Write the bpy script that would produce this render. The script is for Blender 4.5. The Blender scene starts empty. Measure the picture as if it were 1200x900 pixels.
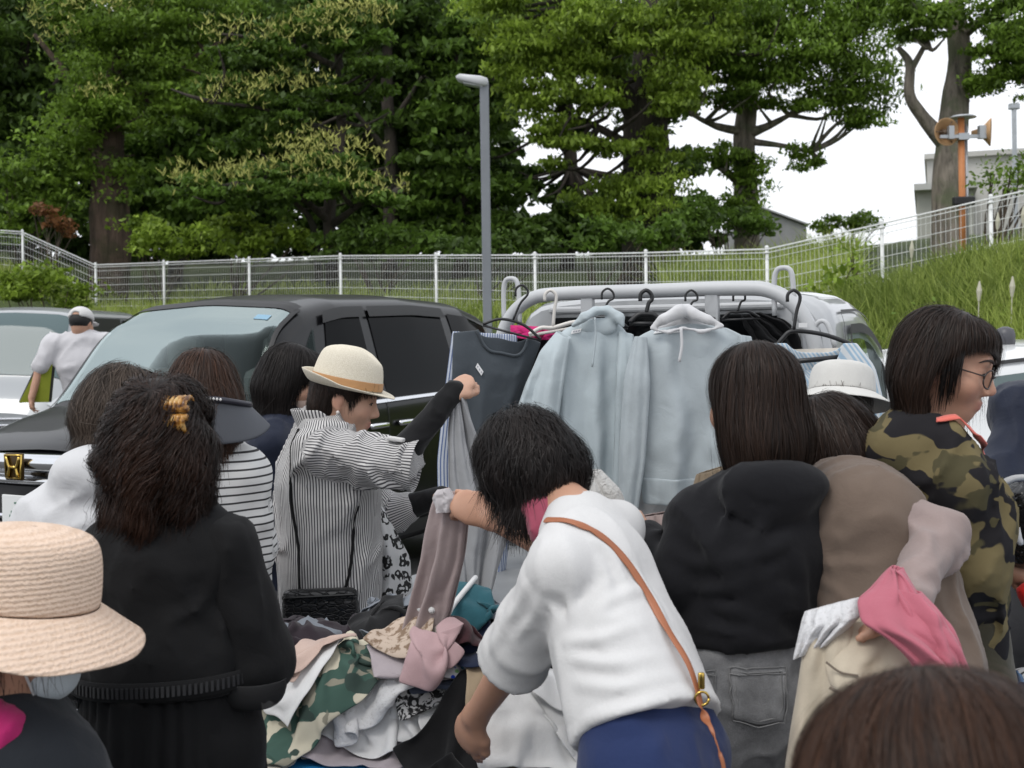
import bpy, bmesh, math, random
import numpy as np
from mathutils import Vector, Matrix
rng = np.random.default_rng(7)
random.seed(7)
SC = bpy.context.scene
COL = SC.collection
F = 1400.0      # focal length in pixels of the 1200 px wide photograph
H = 1.55        # eye height
ROLL = 0.014

def P(px, py, d):
    """point seen at pixel (px,py) at distance d along the view axis"""
    X = (px - 600) / F; Y = -(py - 390) / F
    c, s = math.cos(ROLL), math.sin(ROLL)
    return np.array([(X * c + Y * s) * d, d, H + (-X * s + Y * c) * d])

def vec(*a): return np.array(a, float)
def nrm(v):
    v = np.asarray(v, float); n = np.linalg.norm(v)
    return v / n if n > 1e-12 else v

# ------------------------------------------------------------------ noise
def _hash(i, j, k, seed):
    h = (i * 73856093) ^ (j * 19349663) ^ (k * 83492791) ^ (seed * 2654435761 & 0x7fffffff)
    h = (h ^ (h >> 13)) * 1274126177
    h = h & 0x7fffffff
    h = (h ^ (h >> 16)) * 668265263 & 0x7fffffff
    return (h & 0xffffff) / float(0xffffff) * 2 - 1
def noise(p, freq=1.0, seed=0):
    q = np.asarray(p, float) * freq
    i = np.floor(q).astype(np.int64); f = q - i
    f = f * f * (3 - 2 * f)
    r = 0
    for dx in (0, 1):
        wx = f[:, 0] if dx else 1 - f[:, 0]
        for dy in (0, 1):
            wy = f[:, 1] if dy else 1 - f[:, 1]
            for dz in (0, 1):
                wz = f[:, 2] if dz else 1 - f[:, 2]
                r = r + wx * wy * wz * _hash(i[:, 0] + dx, i[:, 1] + dy, i[:, 2] + dz, seed)
    return r
def ridge(p, freq, seed):
    n = noise(p, freq, seed)
    return 1 - np.abs(n) * 2.0
def fbm(p, freq, seed, o=3):
    r = 0; a = 1.0
    for k in range(o):
        r = r + a * noise(p, freq, seed + k); freq *= 2.03; a *= 0.5
    return r

# ------------------------------------------------------------------ scene objects
def mesh_from(name, V, Fc, mat=None, smooth=True):
    me = bpy.data.meshes.new(name)
    V = np.asarray(V, np.float32)
    if isinstance(Fc, np.ndarray):
        n, k = Fc.shape
        me.vertices.add(len(V)); me.vertices.foreach_set('co', V.ravel())
        me.loops.add(n * k); me.loops.foreach_set('vertex_index', Fc.astype(np.int32).ravel())
        me.polygons.add(n)
        me.polygons.foreach_set('loop_start', np.arange(0, n * k, k, dtype=np.int32))
        try: me.polygons.foreach_set('loop_total', np.full(n, k, np.int32))
        except Exception: pass
        me.update(calc_edges=True); me.validate()
    else:
        me.from_pydata([tuple(map(float, v)) for v in V], [], [tuple(map(int, f)) for f in Fc]); me.update()
    if smooth: me.polygons.foreach_set('use_smooth', np.ones(len(me.polygons), bool))
    if mat is not None:
        for m in (mat if isinstance(mat, (list, tuple)) else [mat]): me.materials.append(m)
    return me
def link(name, me, parent=None, base=None):
    o = bpy.data.objects.new(name, me); COL.objects.link(o)
    if parent is not None:
        o.parent = parent
        b = Vector(parent.get('_base', (0, 0, 0)))
        o.location = -b
    return o
def obj(name, V, Fc, mat=None, parent=None, smooth=True):
    return link(name, mesh_from(name, V, Fc, mat, smooth), parent)
def thing(name, label, cat, base=(0, 0, 0), group=None):
    """an Empty at the base; children are modelled in world coordinates"""
    o = bpy.data.objects.new(name, None); COL.objects.link(o)
    o.empty_display_size = 0.1
    o.location = [float(v) for v in base]; o['_base'] = [float(v) for v in base]
    return tag(o, label, cat, group)
def tag(o, label=None, cat=None, group=None, kind=None):
    if label: o['label'] = label
    if cat: o['category'] = cat
    if group: o['group'] = group
    if kind: o['kind'] = kind
    return o
def point_attr(me, name, data):
    data = np.asarray(data, np.float32)
    if data.ndim == 1:
        a = me.attributes.new(name, 'FLOAT', 'POINT'); a.data.foreach_set('value', data)
    else:
        if data.shape[1] == 3: data = np.hstack([data, np.ones((len(data), 1), np.float32)])
        a = me.attributes.new(name, 'FLOAT_COLOR', 'POINT'); a.data.foreach_set('color', data.ravel())

class MB:
    """collects simple shapes into one mesh"""
    def __init__(s): s.V = []; s.F = []; s.n = 0
    def add(s, V, Fc):
        V = np.asarray(V, float); s.V.append(V)
        s.F += [tuple(int(i) + s.n for i in f) for f in Fc]; s.n += len(V); return s
    def box(s, c, size, R=None, bev=0.0):
        x, y, z = [v / 2 for v in size]
        if bev > 0:
            b = min(bev, x * .9, y * .9, z * .9)
            bm = bmesh.new(); bmesh.ops.create_cube(bm, size=1)
            for v in bm.verts: v.co = Vector((v.co.x * 2 * x, v.co.y * 2 * y, v.co.z * 2 * z))
            bmesh.ops.bevel(bm, geom=bm.edges[:], offset=b, segments=2, profile=.5, affect='EDGES')
            bm.verts.index_update()
            V = np.array([v.co[:] for v in bm.verts]); Fc = [[v.index for v in f.verts] for f in bm.faces]; bm.free()
        else:
            V = np.array([(i, j, k) for i in (-x, x) for j in (-y, y) for k in (-z, z)])
            Fc = [(0, 1, 3, 2), (4, 6, 7, 5), (0, 4, 5, 1), (2, 3, 7, 6), (0, 2, 6, 4), (1, 5, 7, 3)]
        if R is not None: V = V @ np.asarray(R).T
        return s.add(V + np.asarray(c, float), Fc)
    def tube(s, pts, r, n=8, cap=True, flat=None):
        pts = np.asarray(pts, float); m = len(pts)
        r = np.broadcast_to(np.asarray(r, float), (m,))
        T = np.gradient(pts, axis=0); T /= np.maximum(np.linalg.norm(T, axis=1, keepdims=True), 1e-9)
        up = vec(0, 0, 1) if abs(T[0, 2]) < .9 else vec(1, 0, 0)
        u = nrm(np.cross(up, T[0])); V = []
        for i in range(m):
            u = nrm(u - T[i] * np.dot(u, T[i])); w = np.cross(T[i], u)
            a = np.arange(n) / n * 2 * np.pi
            V.append(pts[i] + r[i] * (np.cos(a)[:, None] * u + np.sin(a)[:, None] * w * (flat or 1)))
        V = np.vstack(V); Fc = []
        for i in range(m - 1):
            for k in range(n):
                k2 = (k + 1) % n
                Fc.append((i * n + k, i * n + k2, (i + 1) * n + k2, (i + 1) * n + k))
        if cap: Fc.append(tuple(range(n))[::-1]); Fc.append(tuple((m - 1) * n + k for k in range(n)))
        return s.add(V, Fc)
    def lathe(s, prof, c, n=24, axis=None, R=None):
        V = []; m = len(prof)
        for r, z in prof:
            a = np.arange(n) / n * 2 * np.pi
            V.append(np.stack([r * np.cos(a), r * np.sin(a), np.full(n, z)], 1))
        V = np.vstack(V); Fc = []
        for i in range(m - 1):
            for k in range(n):
                k2 = (k + 1) % n; Fc.append((i * n + k, i * n + k2, (i + 1) * n + k2, (i + 1) * n + k))
        if R is not None: V = V @ np.asarray(R).T
        return s.add(V + np.asarray(c, float), Fc)
    def grid(s, G):
        G = np.asarray(G, float); a, b = G.shape[:2]
        Fc = [(i * b + j, (i + 1) * b + j, (i + 1) * b + j + 1, i * b + j + 1) for i in range(a - 1) for j in range(b - 1)]
        return s.add(G.reshape(-1, 3), Fc)
    def build(s, name, mat=None, parent=None, smooth=False):
        return obj(name, np.vstack(s.V), s.F, mat, parent, smooth)
def rotz(a):
    c, s = math.cos(a), math.sin(a); return np.array([[c, -s, 0], [s, c, 0], [0, 0, 1.]])
def frame_R(x, y, z): return np.stack([nrm(x), nrm(y), nrm(z)], 1)
def spline(pts, n):
    """Catmull-Rom through the points"""
    p = np.asarray(pts, float); p = np.vstack([2 * p[0] - p[1], p, 2 * p[-1] - p[-2]])
    t = np.linspace(0, len(p) - 3 - 1e-6, n); i = t.astype(int); f = (t - i)[:, None]
    a, b, c, d = p[i], p[i + 1], p[i + 2], p[i + 3]
    return .5 * ((2 * b) + (c - a) * f + (2 * a - 5 * b + 4 * c - d) * f ** 2 + (3 * b - a - 3 * c + d) * f ** 3)

# ------------------------------------------------------------------ materials
class NT:
    def __init__(s, name):
        s.m = bpy.data.materials.new(name); s.m.use_nodes = True; s.t = s.m.node_tree
        s.b = s.t.nodes['Principled BSDF']
    def n(s, typ, **kw):
        nd = s.t.nodes.new(typ)
        for k, v in kw.items():
            if k in nd.inputs.keys(): nd.inputs[k].default_value = v
            else: setattr(nd, k, v)
        return nd
    def l(s, a, b): s.t.links.new(a, b)
    def ramp(s, fac, stops, interp='LINEAR'):
        r = s.n('ShaderNodeValToRGB'); r.color_ramp.interpolation = interp
        e = r.color_ramp.elements
        while len(e) < len(stops): e.new(0.5)
        for q, (pos, c) in zip(e, stops): q.position = pos; q.color = (*c, 1)
        if fac is not None: s.l(fac, r.inputs[0])
        return r
    def obj_co(s): return s.n('ShaderNodeTexCoord').outputs['Object']
    def noise(s, scale, detail=3, rough=.5, co=None, dist=0):
        nd = s.n('ShaderNodeTexNoise'); nd.inputs['Scale'].default_value = scale; nd.inputs['Detail'].default_value = detail
        nd.inputs['Roughness'].default_value = rough; nd.inputs['Distortion'].default_value = dist
        s.l(co if co is not None else s.obj_co(), nd.inputs['Vector']); return nd.outputs['Fac']
    def bump(s, h, strength=.3, dist=.01):
        b = s.n('ShaderNodeBump'); b.inputs['Strength'].default_value = strength; b.inputs['Distance'].default_value = dist
        s.l(h, b.inputs['Height']); s.l(b.outputs[0], s.b.inputs['Normal']); return b
    def attr(s, name):
        a = s.n('ShaderNodeAttribute'); a.attribute_name = name; return a
    def mix(s, f, a, b):
        m = s.n('ShaderNodeMix'); m.data_type = 'RGBA'
        for sock, v in ((m.inputs[0], f), (m.inputs[6], a), (m.inputs[7], b)):
            if hasattr(v, 'is_output'): s.l(v, sock)
            elif isinstance(v, (int, float)): sock.default_value = v
            else: sock.default_value = (*v, 1)
        return m.outputs[2]
    def math(s, op, a, b=None):
        m = s.n('ShaderNodeMath'); m.operation = op
        for i, v in enumerate((a, b)):
            if v is None: continue
            if hasattr(v, 'is_output'): s.l(v, m.inputs[i])
            else: m.inputs[i].default_value = v
        return m.outputs[0]
def simple(name, col, rough=.6, metal=0.0, bump=0.0, bscale=60, var=0.0, coat=0.0, spec=.5, vscale=4):
    t = NT(name); b = t.b
    b.inputs['Roughness'].default_value = rough; b.inputs['Metallic'].default_value = metal
    b.inputs['Coat Weight'].default_value = coat; b.inputs['Specular IOR Level'].default_value = spec
    if var > 0:
        n = t.noise(vscale, 4, .6)
        r = t.ramp(n, [(.3, [c * (1 - var) for c in col]), (.7, [min(1, c * (1 + var)) for c in col])])
        t.l(r.outputs[0], b.inputs['Base Color'])
    else: b.inputs['Base Color'].default_value = (*col, 1)
    if bump > 0: t.bump(t.noise(bscale, 3), bump, .004)
    return t.m
def fabric(name, col, rough=.9, weave=900, bump=.35, var=.06, sheen=.15, wr=.35, wscale=14):
    """woven cloth: fine weave + soft wrinkles + slight uneven dye"""
    t = NT(name); b = t.b
    co = t.obj_co()
    b.inputs['Roughness'].default_value = rough; b.inputs['Specular IOR Level'].default_value = .2
    b.inputs['Sheen Weight'].default_value = sheen; b.inputs['Sheen Roughness'].default_value = .5
    n = t.noise(7, 4, .6, co)
    n2 = t.noise(350, 1, .5, co)
    a = t.ramp(n, [(.3, [c * (1 - var) for c in col]), (.7, [min(1, c * (1 + var)) for c in col])])
    c2 = t.mix(t.math('MULTIPLY', n2, .25), a.outputs[0], [c * .6 for c in col])
    t.l(c2, b.inputs['Base Color'])
    h = t.math('ADD', t.math('MULTIPLY', t.noise(wscale, 3, .55, co, .6), wr), t.math('MULTIPLY', t.noise(weave * .5, 1, .5, co), .03))
    t.bump(h, bump, .03)
    t.col = c2
    return t.m
def striped(name, c1, c2, attr, pitch, duty=.5, rough=.9, bump=.2, soft=.1):
    """stripes following a per-vertex coordinate of the garment (metres)"""
    t = NT(name); b = t.b; a = t.attr(attr)
    b.inputs['Roughness'].default_value = rough; b.inputs['Specular IOR Level'].default_value = .2
    v = t.math('FRACT', t.math('MULTIPLY', a.outputs['Fac'], 1 / pitch))
    r = t.ramp(v, [(0, c1), (max(duty - soft, .01), c1), (duty, c2), (1 - soft, c2), (1, c1)])
    n = t.noise(7, 4, .6)
    t.l(t.mix(t.math('MULTIPLY', n, .15), r.outputs[0], [x * .7 for x in c1]), b.inputs['Base Color'])
    h = t.noise(14, 3, .55, None, .6); t.bump(h, bump, .012)
    return t.m
def camo(name, stops, scale, bump=.2):
    t = NT(name); b = t.b; co = t.obj_co()
    b.inputs['Roughness'].default_value = .9; b.inputs['Specular IOR Level'].default_value = .2
    base = None
    for k, (thr, c) in enumerate(stops):
        if base is None: base = c; continue
        mp = t.n('ShaderNodeMapping'); mp.inputs['Location'].default_value = (k * 3.7, k * 1.3, k * 9.1)
        mp.inputs['Scale'].default_value = (1, 1, 1.25); t.l(co, mp.inputs['Vector'])
        n = t.noise(scale * (1 + .12 * k), 2.6, .42, mp.outputs[0], .45)
        f = t.ramp(n, [(thr, (0, 0, 0)), (thr + .012, (1, 1, 1))])
        base = t.mix(f.outputs[0], base, c)
    t.l(base, b.inputs['Base Color'])
    t.bump(t.noise(14, 3, .55, co, .6), bump, .012)
    return t.m
def hairmat(name, dark, light, rough=.46):
    t = NT(name); b = t.b; a = t.attr('hv')
    r = t.ramp(a.outputs['Fac'], [(0, dark), (.75, light), (1, [min(1, c * 1.5) for c in light])])
    t.l(r.outputs[0], b.inputs['Base Color'])
    b.inputs['Roughness'].default_value = rough; b.inputs['Specular IOR Level'].default_value = .22
    b.inputs['Sheen Weight'].default_value = .0
    return t.m
def vcol(name, rough=.5, sss=0.0, attr='Col', spec=.4):
    t = NT(name); b = t.b; a = t.attr(attr)
    n = t.noise(38, 5, .7); n9 = t.noise(420, 2, .6); t.bump(n9, .12, .002)
    t.l(t.mix(t.math('MULTIPLY', n, .38), a.outputs['Color'], (.33, .14, .085)) if sss else a.outputs['Color'], b.inputs['Base Color'])
    b.inputs['Roughness'].default_value = rough; b.inputs['Specular IOR Level'].default_value = spec
    if sss:
        b.inputs['Subsurface Weight'].default_value = sss; b.inputs['Subsurface Scale'].default_value = .006
        b.inputs['Subsurface Radius'].default_value = (1, .35, .2)
    return t.m

# ------------------------------------------------------------------ signed distance shapes
def rc(a, b, ra, rb, s=None, ks=1.0, kn=1.0):
    a = np.asarray(a, float); b = np.asarray(b, float); ab = b - a; L2 = max(ab @ ab, 1e-12)
    if s is not None:
        w = ab / math.sqrt(L2); s_ = nrm(np.asarray(s, float) - w * np.dot(s, w)); n_ = np.cross(w, s_)
    km = min(ks, kn)
    def f(p):
        q = p - a; t = np.clip(q @ ab / L2, 0, 1); q = q - t[:, None] * ab
        r = ra + (rb - ra) * t
        if s is None: return np.sqrt((q * q).sum(1)) - r
        x = q @ s_ / ks; y = q @ n_ / kn; z = q @ w
        return (np.sqrt(x * x + y * y + z * z) - r) * km
    m = max(ra, rb) * max(ks, kn, 1)
    f.lo = np.minimum(a, b) - m; f.hi = np.maximum(a, b) + m
    return f
def chain(pts, rs, **kw):
    return [rc(pts[i], pts[i + 1], rs[i], rs[i + 1], **kw) for i in range(len(pts) - 1)]
def ell(c, r, R=None):
    c = np.asarray(c, float); r = np.asarray(r, float)
    def f(p):
        q = p - c
        if R is not None: q = q @ R
        k0 = np.sqrt(((q / r) ** 2).sum(1)); k1 = np.sqrt(((q / r ** 2) ** 2).sum(1))
        return k0 * (k0 - 1) / np.maximum(k1, 1e-9)
    m = r.max(); f.lo = c - m; f.hi = c + m
    return f
def rbox(c, half, rad, R=None):
    c = np.asarray(c, float); half = np.asarray(half, float)
    def f(p):
        q = p - c
        if R is not None: q = q @ R
        q = np.abs(q) - (half - rad)
        return np.sqrt((np.maximum(q, 0) ** 2).sum(1)) + np.minimum(q.max(1), 0) - rad
    m = np.linalg.norm(half); f.lo = c - m; f.hi = c + m
    return f
def capped(f, c, n):
    pl = lambda p: (p - np.asarray(c)) @ nrm(n)
    g = lambda p: np.maximum(f(p), pl(p))
    g.lo, g.hi = f.lo, f.hi
    return g
def plane(c, n):
    """negative on the side away from n"""
    c = np.asarray(c, float); n = nrm(n)
    f = lambda p: (p - c) @ n
    f.lo = f.hi = None
    return f
def smin(a, b, k):
    if k <= 0: return np.minimum(a, b)
    h = np.maximum(k - np.abs(a - b), 0) / k
    return np.minimum(a, b) - h * h * k * .25
class SDF:
    def __init__(s): s.ops = []; s.disp = []
    def u(s, prims, k=.02):
        for p in (prims if isinstance(prims, (list, tuple)) else [prims]): s.ops.append(('u', p, k))
        return s
    def sub(s, p, k=.01): s.ops.append(('s', p, k)); return s
    def cut(s, c, n, k=.004): s.ops.append(('i', plane(c, n), k)); return s
    def inter(s, p, k=.004): s.ops.append(('i', p, k)); return s
    def d(s, fn): s.disp.append(fn); return s
    def shell(s, th): s.ops.append(('h', None, th)); return s
    def folds(s, dr, freq, amp, seed, c=None, rad=None, stretch=.8):
        dr = nrm(dr); freq = freq * 1.7
        def fn(p):
            q = p - (p @ dr)[:, None] * dr * stretch
            q = q + .3 / freq * np.stack([noise(p, freq * .7, seed + 5), noise(p, freq * .7, seed + 6), noise(p, freq * .7, seed + 7)], 1)
            v = np.clip(1 - np.abs(noise(q, freq, seed)) * 3.2, 0, 1) ** 1.3
            w = np.clip(1 - np.abs(noise(q + 7.3, freq * 1.9, seed + 3)) * 3.4, 0, 1) ** 1.5
            gate = np.clip(.55 + .9 * noise(p, 5.0, seed + 9), 0, 1)
            v = ((v - .32) + .45 * (w - .3)) * amp * (.35 + gate)
            if c is not None: v = v * np.exp(-((p - c) ** 2).sum(1) / rad ** 2)
            return v
        s.disp.append(fn); return s
    def crease(s, lines, amp=.006, w=.014):
        """pulled folds of the cloth: each line a run of points on the surface"""
        segs = []
        for ln in lines:
            q = spline(np.asarray(ln, float), 14) if len(ln) > 2 else np.linspace(ln[0], ln[1], 8)
            segs.append((q, rng.uniform(.7, 1.2)))
        def fn(p):
            out = np.zeros(len(p))
            for q, k in segs:
                lo = q.min(0) - 3.2 * w; hi = q.max(0) + 3.2 * w
                m = ((p > lo) & (p < hi)).all(1)
                if not m.any(): continue
                pp = p[m]; best = np.full(len(pp), 1e9); tt = np.zeros(len(pp)); n = len(q) - 1
                for i in range(n):
                    ab = q[i + 1] - q[i]; t = np.clip((pp - q[i]) @ ab / max(ab @ ab, 1e-12), 0, 1)
                    d = ((pp - q[i] - t[:, None] * ab) ** 2).sum(1); b = d < best
                    best[b] = d[b]; tt[b] = (i + t[b]) / n
                x2 = best / (w * w); env = np.clip(np.minimum(tt, 1 - tt) * 4, 0, 1)
                out[m] += amp * k * env * (1 - .9 * x2) * np.exp(-x2)
            return out
        s.disp.append(fn); return s
    def __call__(s, p):
        d = np.full(len(p), 1e3)
        for op, f, k in s.ops:
            if op == 'h': d = np.abs(d) - k; continue
            v = f(p)
            if op == 'u': d = smin(d, v, k)
            elif op == 's': d = -smin(-d, v, k)
            elif op == 'i': d = -smin(-d, -v, k)
        for fn in s.disp: d = d - fn(p)
        return d
    def bounds(s):
        lo = np.min([f.lo for o, f, k in s.ops if o == 'u'], axis=0); hi = np.max([f.hi for o, f, k in s.ops if o == 'u'], axis=0)
        return lo - .03, hi + .03

def surface_nets(fn, lo, hi, h, smooth=1, B=4):
    n = np.ceil((hi - lo) / h / B).astype(int) * B + B
    nc = n // B
    gx = [lo[i] + (np.arange(nc[i]) + .5) * h * B - .5 * h for i in range(3)]
    C = np.stack(np.meshgrid(*gx, indexing='ij'), -1).reshape(-1, 3)
    dc = fn(C).reshape(nc)
    act = np.abs(dc) < h * B * 1.0 + .012
    full = np.where(dc < 0, -1.0, 1.0).astype(np.float32)
    V = np.repeat(np.repeat(np.repeat(full, B, 0), B, 1), B, 2)
    A = np.repeat(np.repeat(np.repeat(act, B, 0), B, 1), B, 2)
    I = np.argwhere(A)
    pts = lo + I * h
    for k in range(0, len(pts), 400000):
        V[tuple(I[k:k + 400000].T)] = fn(pts[k:k + 400000])
    S = V < 0
    # active cells
    c = [S[i:n[0] - 1 + i, j:n[1] - 1 + j, k:n[2] - 1 + k] for i in (0, 1) for j in (0, 1) for k in (0, 1)]
    cnt = sum(x.astype(np.int8) for x in c)
    cells = np.argwhere((cnt > 0) & (cnt < 8))
    idx = -np.ones(cnt.shape, np.int64); idx[tuple(cells.T)] = np.arange(len(cells))
    off = np.array([(i, j, k) for i in (0, 1) for j in (0, 1) for k in (0, 1)])
    vals = np.stack([V[tuple((cells + o).T)] for o in off], 1).astype(float)
    acc = np.zeros((len(cells), 3)); w = np.zeros(len(cells))
    for a in range(8):
        for b in range(a + 1, 8):
            if np.abs(off[a] - off[b]).sum() != 1: continue
            va, vb = vals[:, a], vals[:, b]; m = (va < 0) != (vb < 0)
            t = np.where(m, va / np.where(m, va - vb, 1), 0)
            acc += np.where(m[:, None], off[a] + t[:, None] * (off[b] - off[a]), 0); w += m
    vert = lo + (cells + acc / np.maximum(w, 1)[:, None]) * h
    quads = []
    for ax in range(3):
        u, v = [(1, 2), (2, 0), (0, 1)][ax]
        s0 = [slice(1, n[i] - 1) for i in range(3)]; s0[ax] = slice(0, n[ax] - 1)
        s1 = list(s0); s1[ax] = slice(1, n[ax])
        E = np.argwhere(S[tuple(s0)] != S[tuple(s1)])
        if not len(E): continue
        base = E + np.array([s.start for s in s0])
        sgn = S[tuple(base.T)]
        du = np.zeros(3, int); du[u] = 1; dv = np.zeros(3, int); dv[v] = 1
        q = np.stack([idx[tuple((base - du - dv).T)], idx[tuple((base - dv).T)], idx[tuple(base.T)], idx[tuple((base - du).T)]], 1)
        q[~sgn] = q[~sgn][:, ::-1]
        quads.append(q)
    Q = np.vstack(quads); Q = Q[(Q >= 0).all(1)]
    for _ in range(smooth):
        acc = np.zeros_like(vert); cn = np.zeros(len(vert))
        for a in range(4):
            i, j = Q[:, a], Q[:, (a + 1) % 4]
            for k in range(3):
                acc[:, k] += np.bincount(i, vert[j, k], len(vert)) + np.bincount(j, vert[i, k], len(vert))
            cn += np.bincount(i, minlength=len(vert)) + np.bincount(j, minlength=len(vert))
        vert = vert * .4 + .6 * acc / np.maximum(cn, 1)[:, None]
    return vert, Q
def solid(name, sdf, h, mat, parent=None, smooth=1, attrs=None):
    lo, hi = sdf.bounds()
    V, Q = surface_nets(sdf, lo, hi, h, smooth)
    me = mesh_from(name, V, Q, mat)
    if attrs:
        for k, fn in attrs.items(): point_attr(me, k, fn(V))
    return link(name, me, parent)
def around(prs):
    """coordinate across the limb axes, for lengthwise stripes; prs: list of (a,b,side)"""
    def fn(V):
        best = np.full(len(V), 1e9); out = np.zeros(len(V))
        for a, b, s, *R0 in prs:
            rn = R0[0] if R0 else .1
            a = np.asarray(a, float); b = np.asarray(b, float); w = nrm(b - a); s_ = nrm(np.asarray(s, float) - w * np.dot(s, w)); n_ = np.cross(w, s_)
            q = V - a; L = np.linalg.norm(b - a); t = np.clip(q @ w, 0, L); r = q - t[:, None] * w; d = np.linalg.norm(r, axis=1)
            m = d / rn < best; best[m] = d[m] / rn
            rad = np.median(d[m]) if m.any() else .1
            out[m] = (np.arctan2(r @ n_, r @ s_) * rad)[m]
        return out
    return fn
def along(prs):
    def fn(V):
        best = np.full(len(V), 1e9); out = np.zeros(len(V))
        for a, b, s, *R0 in prs:
            rn = R0[0] if R0 else .1
            a = np.asarray(a, float); b = np.asarray(b, float); w = nrm(b - a)
            q = V - a; L = np.linalg.norm(b - a); t = np.clip(q @ w, 0, L); d = np.linalg.norm(q - t[:, None] * w, axis=1)
            m = d / rn < best; best[m] = d[m] / rn; out[m] = (q @ w)[m]
        return out
    return fn

# ------------------------------------------------------------------ cloth
def cloth(G, fixed=None, ground=None, iters=220, grav=.0009, damp=.97, stiff=3, rest=None, fric=.5, extra=None):
    """position based sheet; G (a,b,3) start grid; rest = (du,dv) edge lengths"""
    X = G.copy(); Pv = X.copy()
    a, b = X.shape[:2]
    if rest is None: rest = (np.linalg.norm(G[1:] - G[:-1], axis=2).mean(), np.linalg.norm(G[:, 1:] - G[:, :-1], axis=2).mean())
    du, dv = rest; dd = math.hypot(du, dv)
    W = np.ones((a, b, 1))
    if fixed is not None: W[fixed] = 0; X0 = X.copy()
    cons = []
    def sl(i0, i1, j0, j1): return (slice(i0, i1), slice(j0, j1))
    for s in (0, 1):
        cons.append((sl(s, a - 1, 0, b), (1, 0), 2, du))
        cons.append((sl(0, a, s, b - 1), (0, 1), 2, dv))
    for it in range(iters):
        Vv = (X - Pv) * damp; Pv = X.copy(); X = X + Vv * W; X[..., 2] -= grav * W[..., 0]
        for _ in range(stiff):
            for ax in (0, 1):
                L = du if ax == 0 else dv
                for s in (0, 1):
                    if ax == 0: A = X[s:a - 1:2]; Bq = X[s + 1:a:2]; wa = W[s:a - 1:2]; wb = W[s + 1:a:2]
                    else: A = X[:, s:b - 1:2]; Bq = X[:, s + 1:b:2]; wa = W[:, s:b - 1:2]; wb = W[:, s + 1:b:2]
                    m = min(A.shape[ax], Bq.shape[ax])
                    if ax == 0: A, Bq, wa, wb = A[:m], Bq[:m], wa[:m], wb[:m]
                    else: A, Bq, wa, wb = A[:, :m], Bq[:, :m], wa[:, :m], wb[:, :m]
                    D = Bq - A; l = np.linalg.norm(D, axis=2, keepdims=True) + 1e-9
                    c = D * (1 - L / l) / np.maximum(wa + wb, 1e-6)
                    A += c * wa; Bq -= c * wb
            # shear and bending, softer
            D = X[1:, 1:] - X[:-1, :-1]; l = np.linalg.norm(D, axis=2, keepdims=True) + 1e-9; c = D * (1 - dd / l) * .12
            X[:-1, :-1] += c * W[:-1, :-1]; X[1:, 1:] -= c * W[1:, 1:]
            D = X[1:, :-1] - X[:-1, 1:]; l = np.linalg.norm(D, axis=2, keepdims=True) + 1e-9; c = D * (1 - dd / l) * .12
            X[:-1, 1:] += c * W[:-1, 1:]; X[1:, :-1] -= c * W[1:, :-1]
            for st in (2,):
                D = X[st:] - X[:-st]; l = np.linalg.norm(D, axis=2, keepdims=True) + 1e-9
                c = D * np.minimum(1 - st * du * .93 / l, 0) * .1; X[:-st] += c * W[:-st]; X[st:] -= c * W[st:]
                D = X[:, st:] - X[:, :-st]; l = np.linalg.norm(D, axis=2, keepdims=True) + 1e-9
                c = D * np.minimum(1 - st * dv * .93 / l, 0) * .1; X[:, :-st] += c * W[:, :-st]; X[:, st:] -= c * W[:, st:]
        if extra is not None: X = extra(X, it)
        if ground is not None:
            z, ok = ground(X[..., 0], X[..., 1])
            hit = (X[..., 2] < z) & ok
            X[..., 2] = np.where(hit, z, X[..., 2])
            for k in (0, 1): X[..., k] = np.where(hit, X[..., k] * (1 - fric) + Pv[..., k] * fric, X[..., k])
        if fixed is not None: X[fixed] = X0[fixed]
    return X
def sheet_obj(name, X, mat, parent=None, th=.004, sub=1, mask=None, uv=None):
    a, b = X.shape[:2]
    V = X.reshape(-1, 3)
    Fc = [(i * b + j, (i + 1) * b + j, (i + 1) * b + j + 1, i * b + j + 1) for i in range(a - 1) for j in range(b - 1)
          if mask is None or mask[i, j]]
    me = mesh_from(name, V, np.array(Fc), mat)
    if uv is not None:
        for k, v in uv.items(): point_attr(me, k, np.asarray(v, float).ravel())
    o = link(name, me, parent)
    m = o.modifiers.new('s', 'SOLIDIFY'); m.thickness = th; m.offset = 0
    if sub: s = o.modifiers.new('u', 'SUBSURF'); s.levels = sub; s.render_levels = sub
    return o

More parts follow.
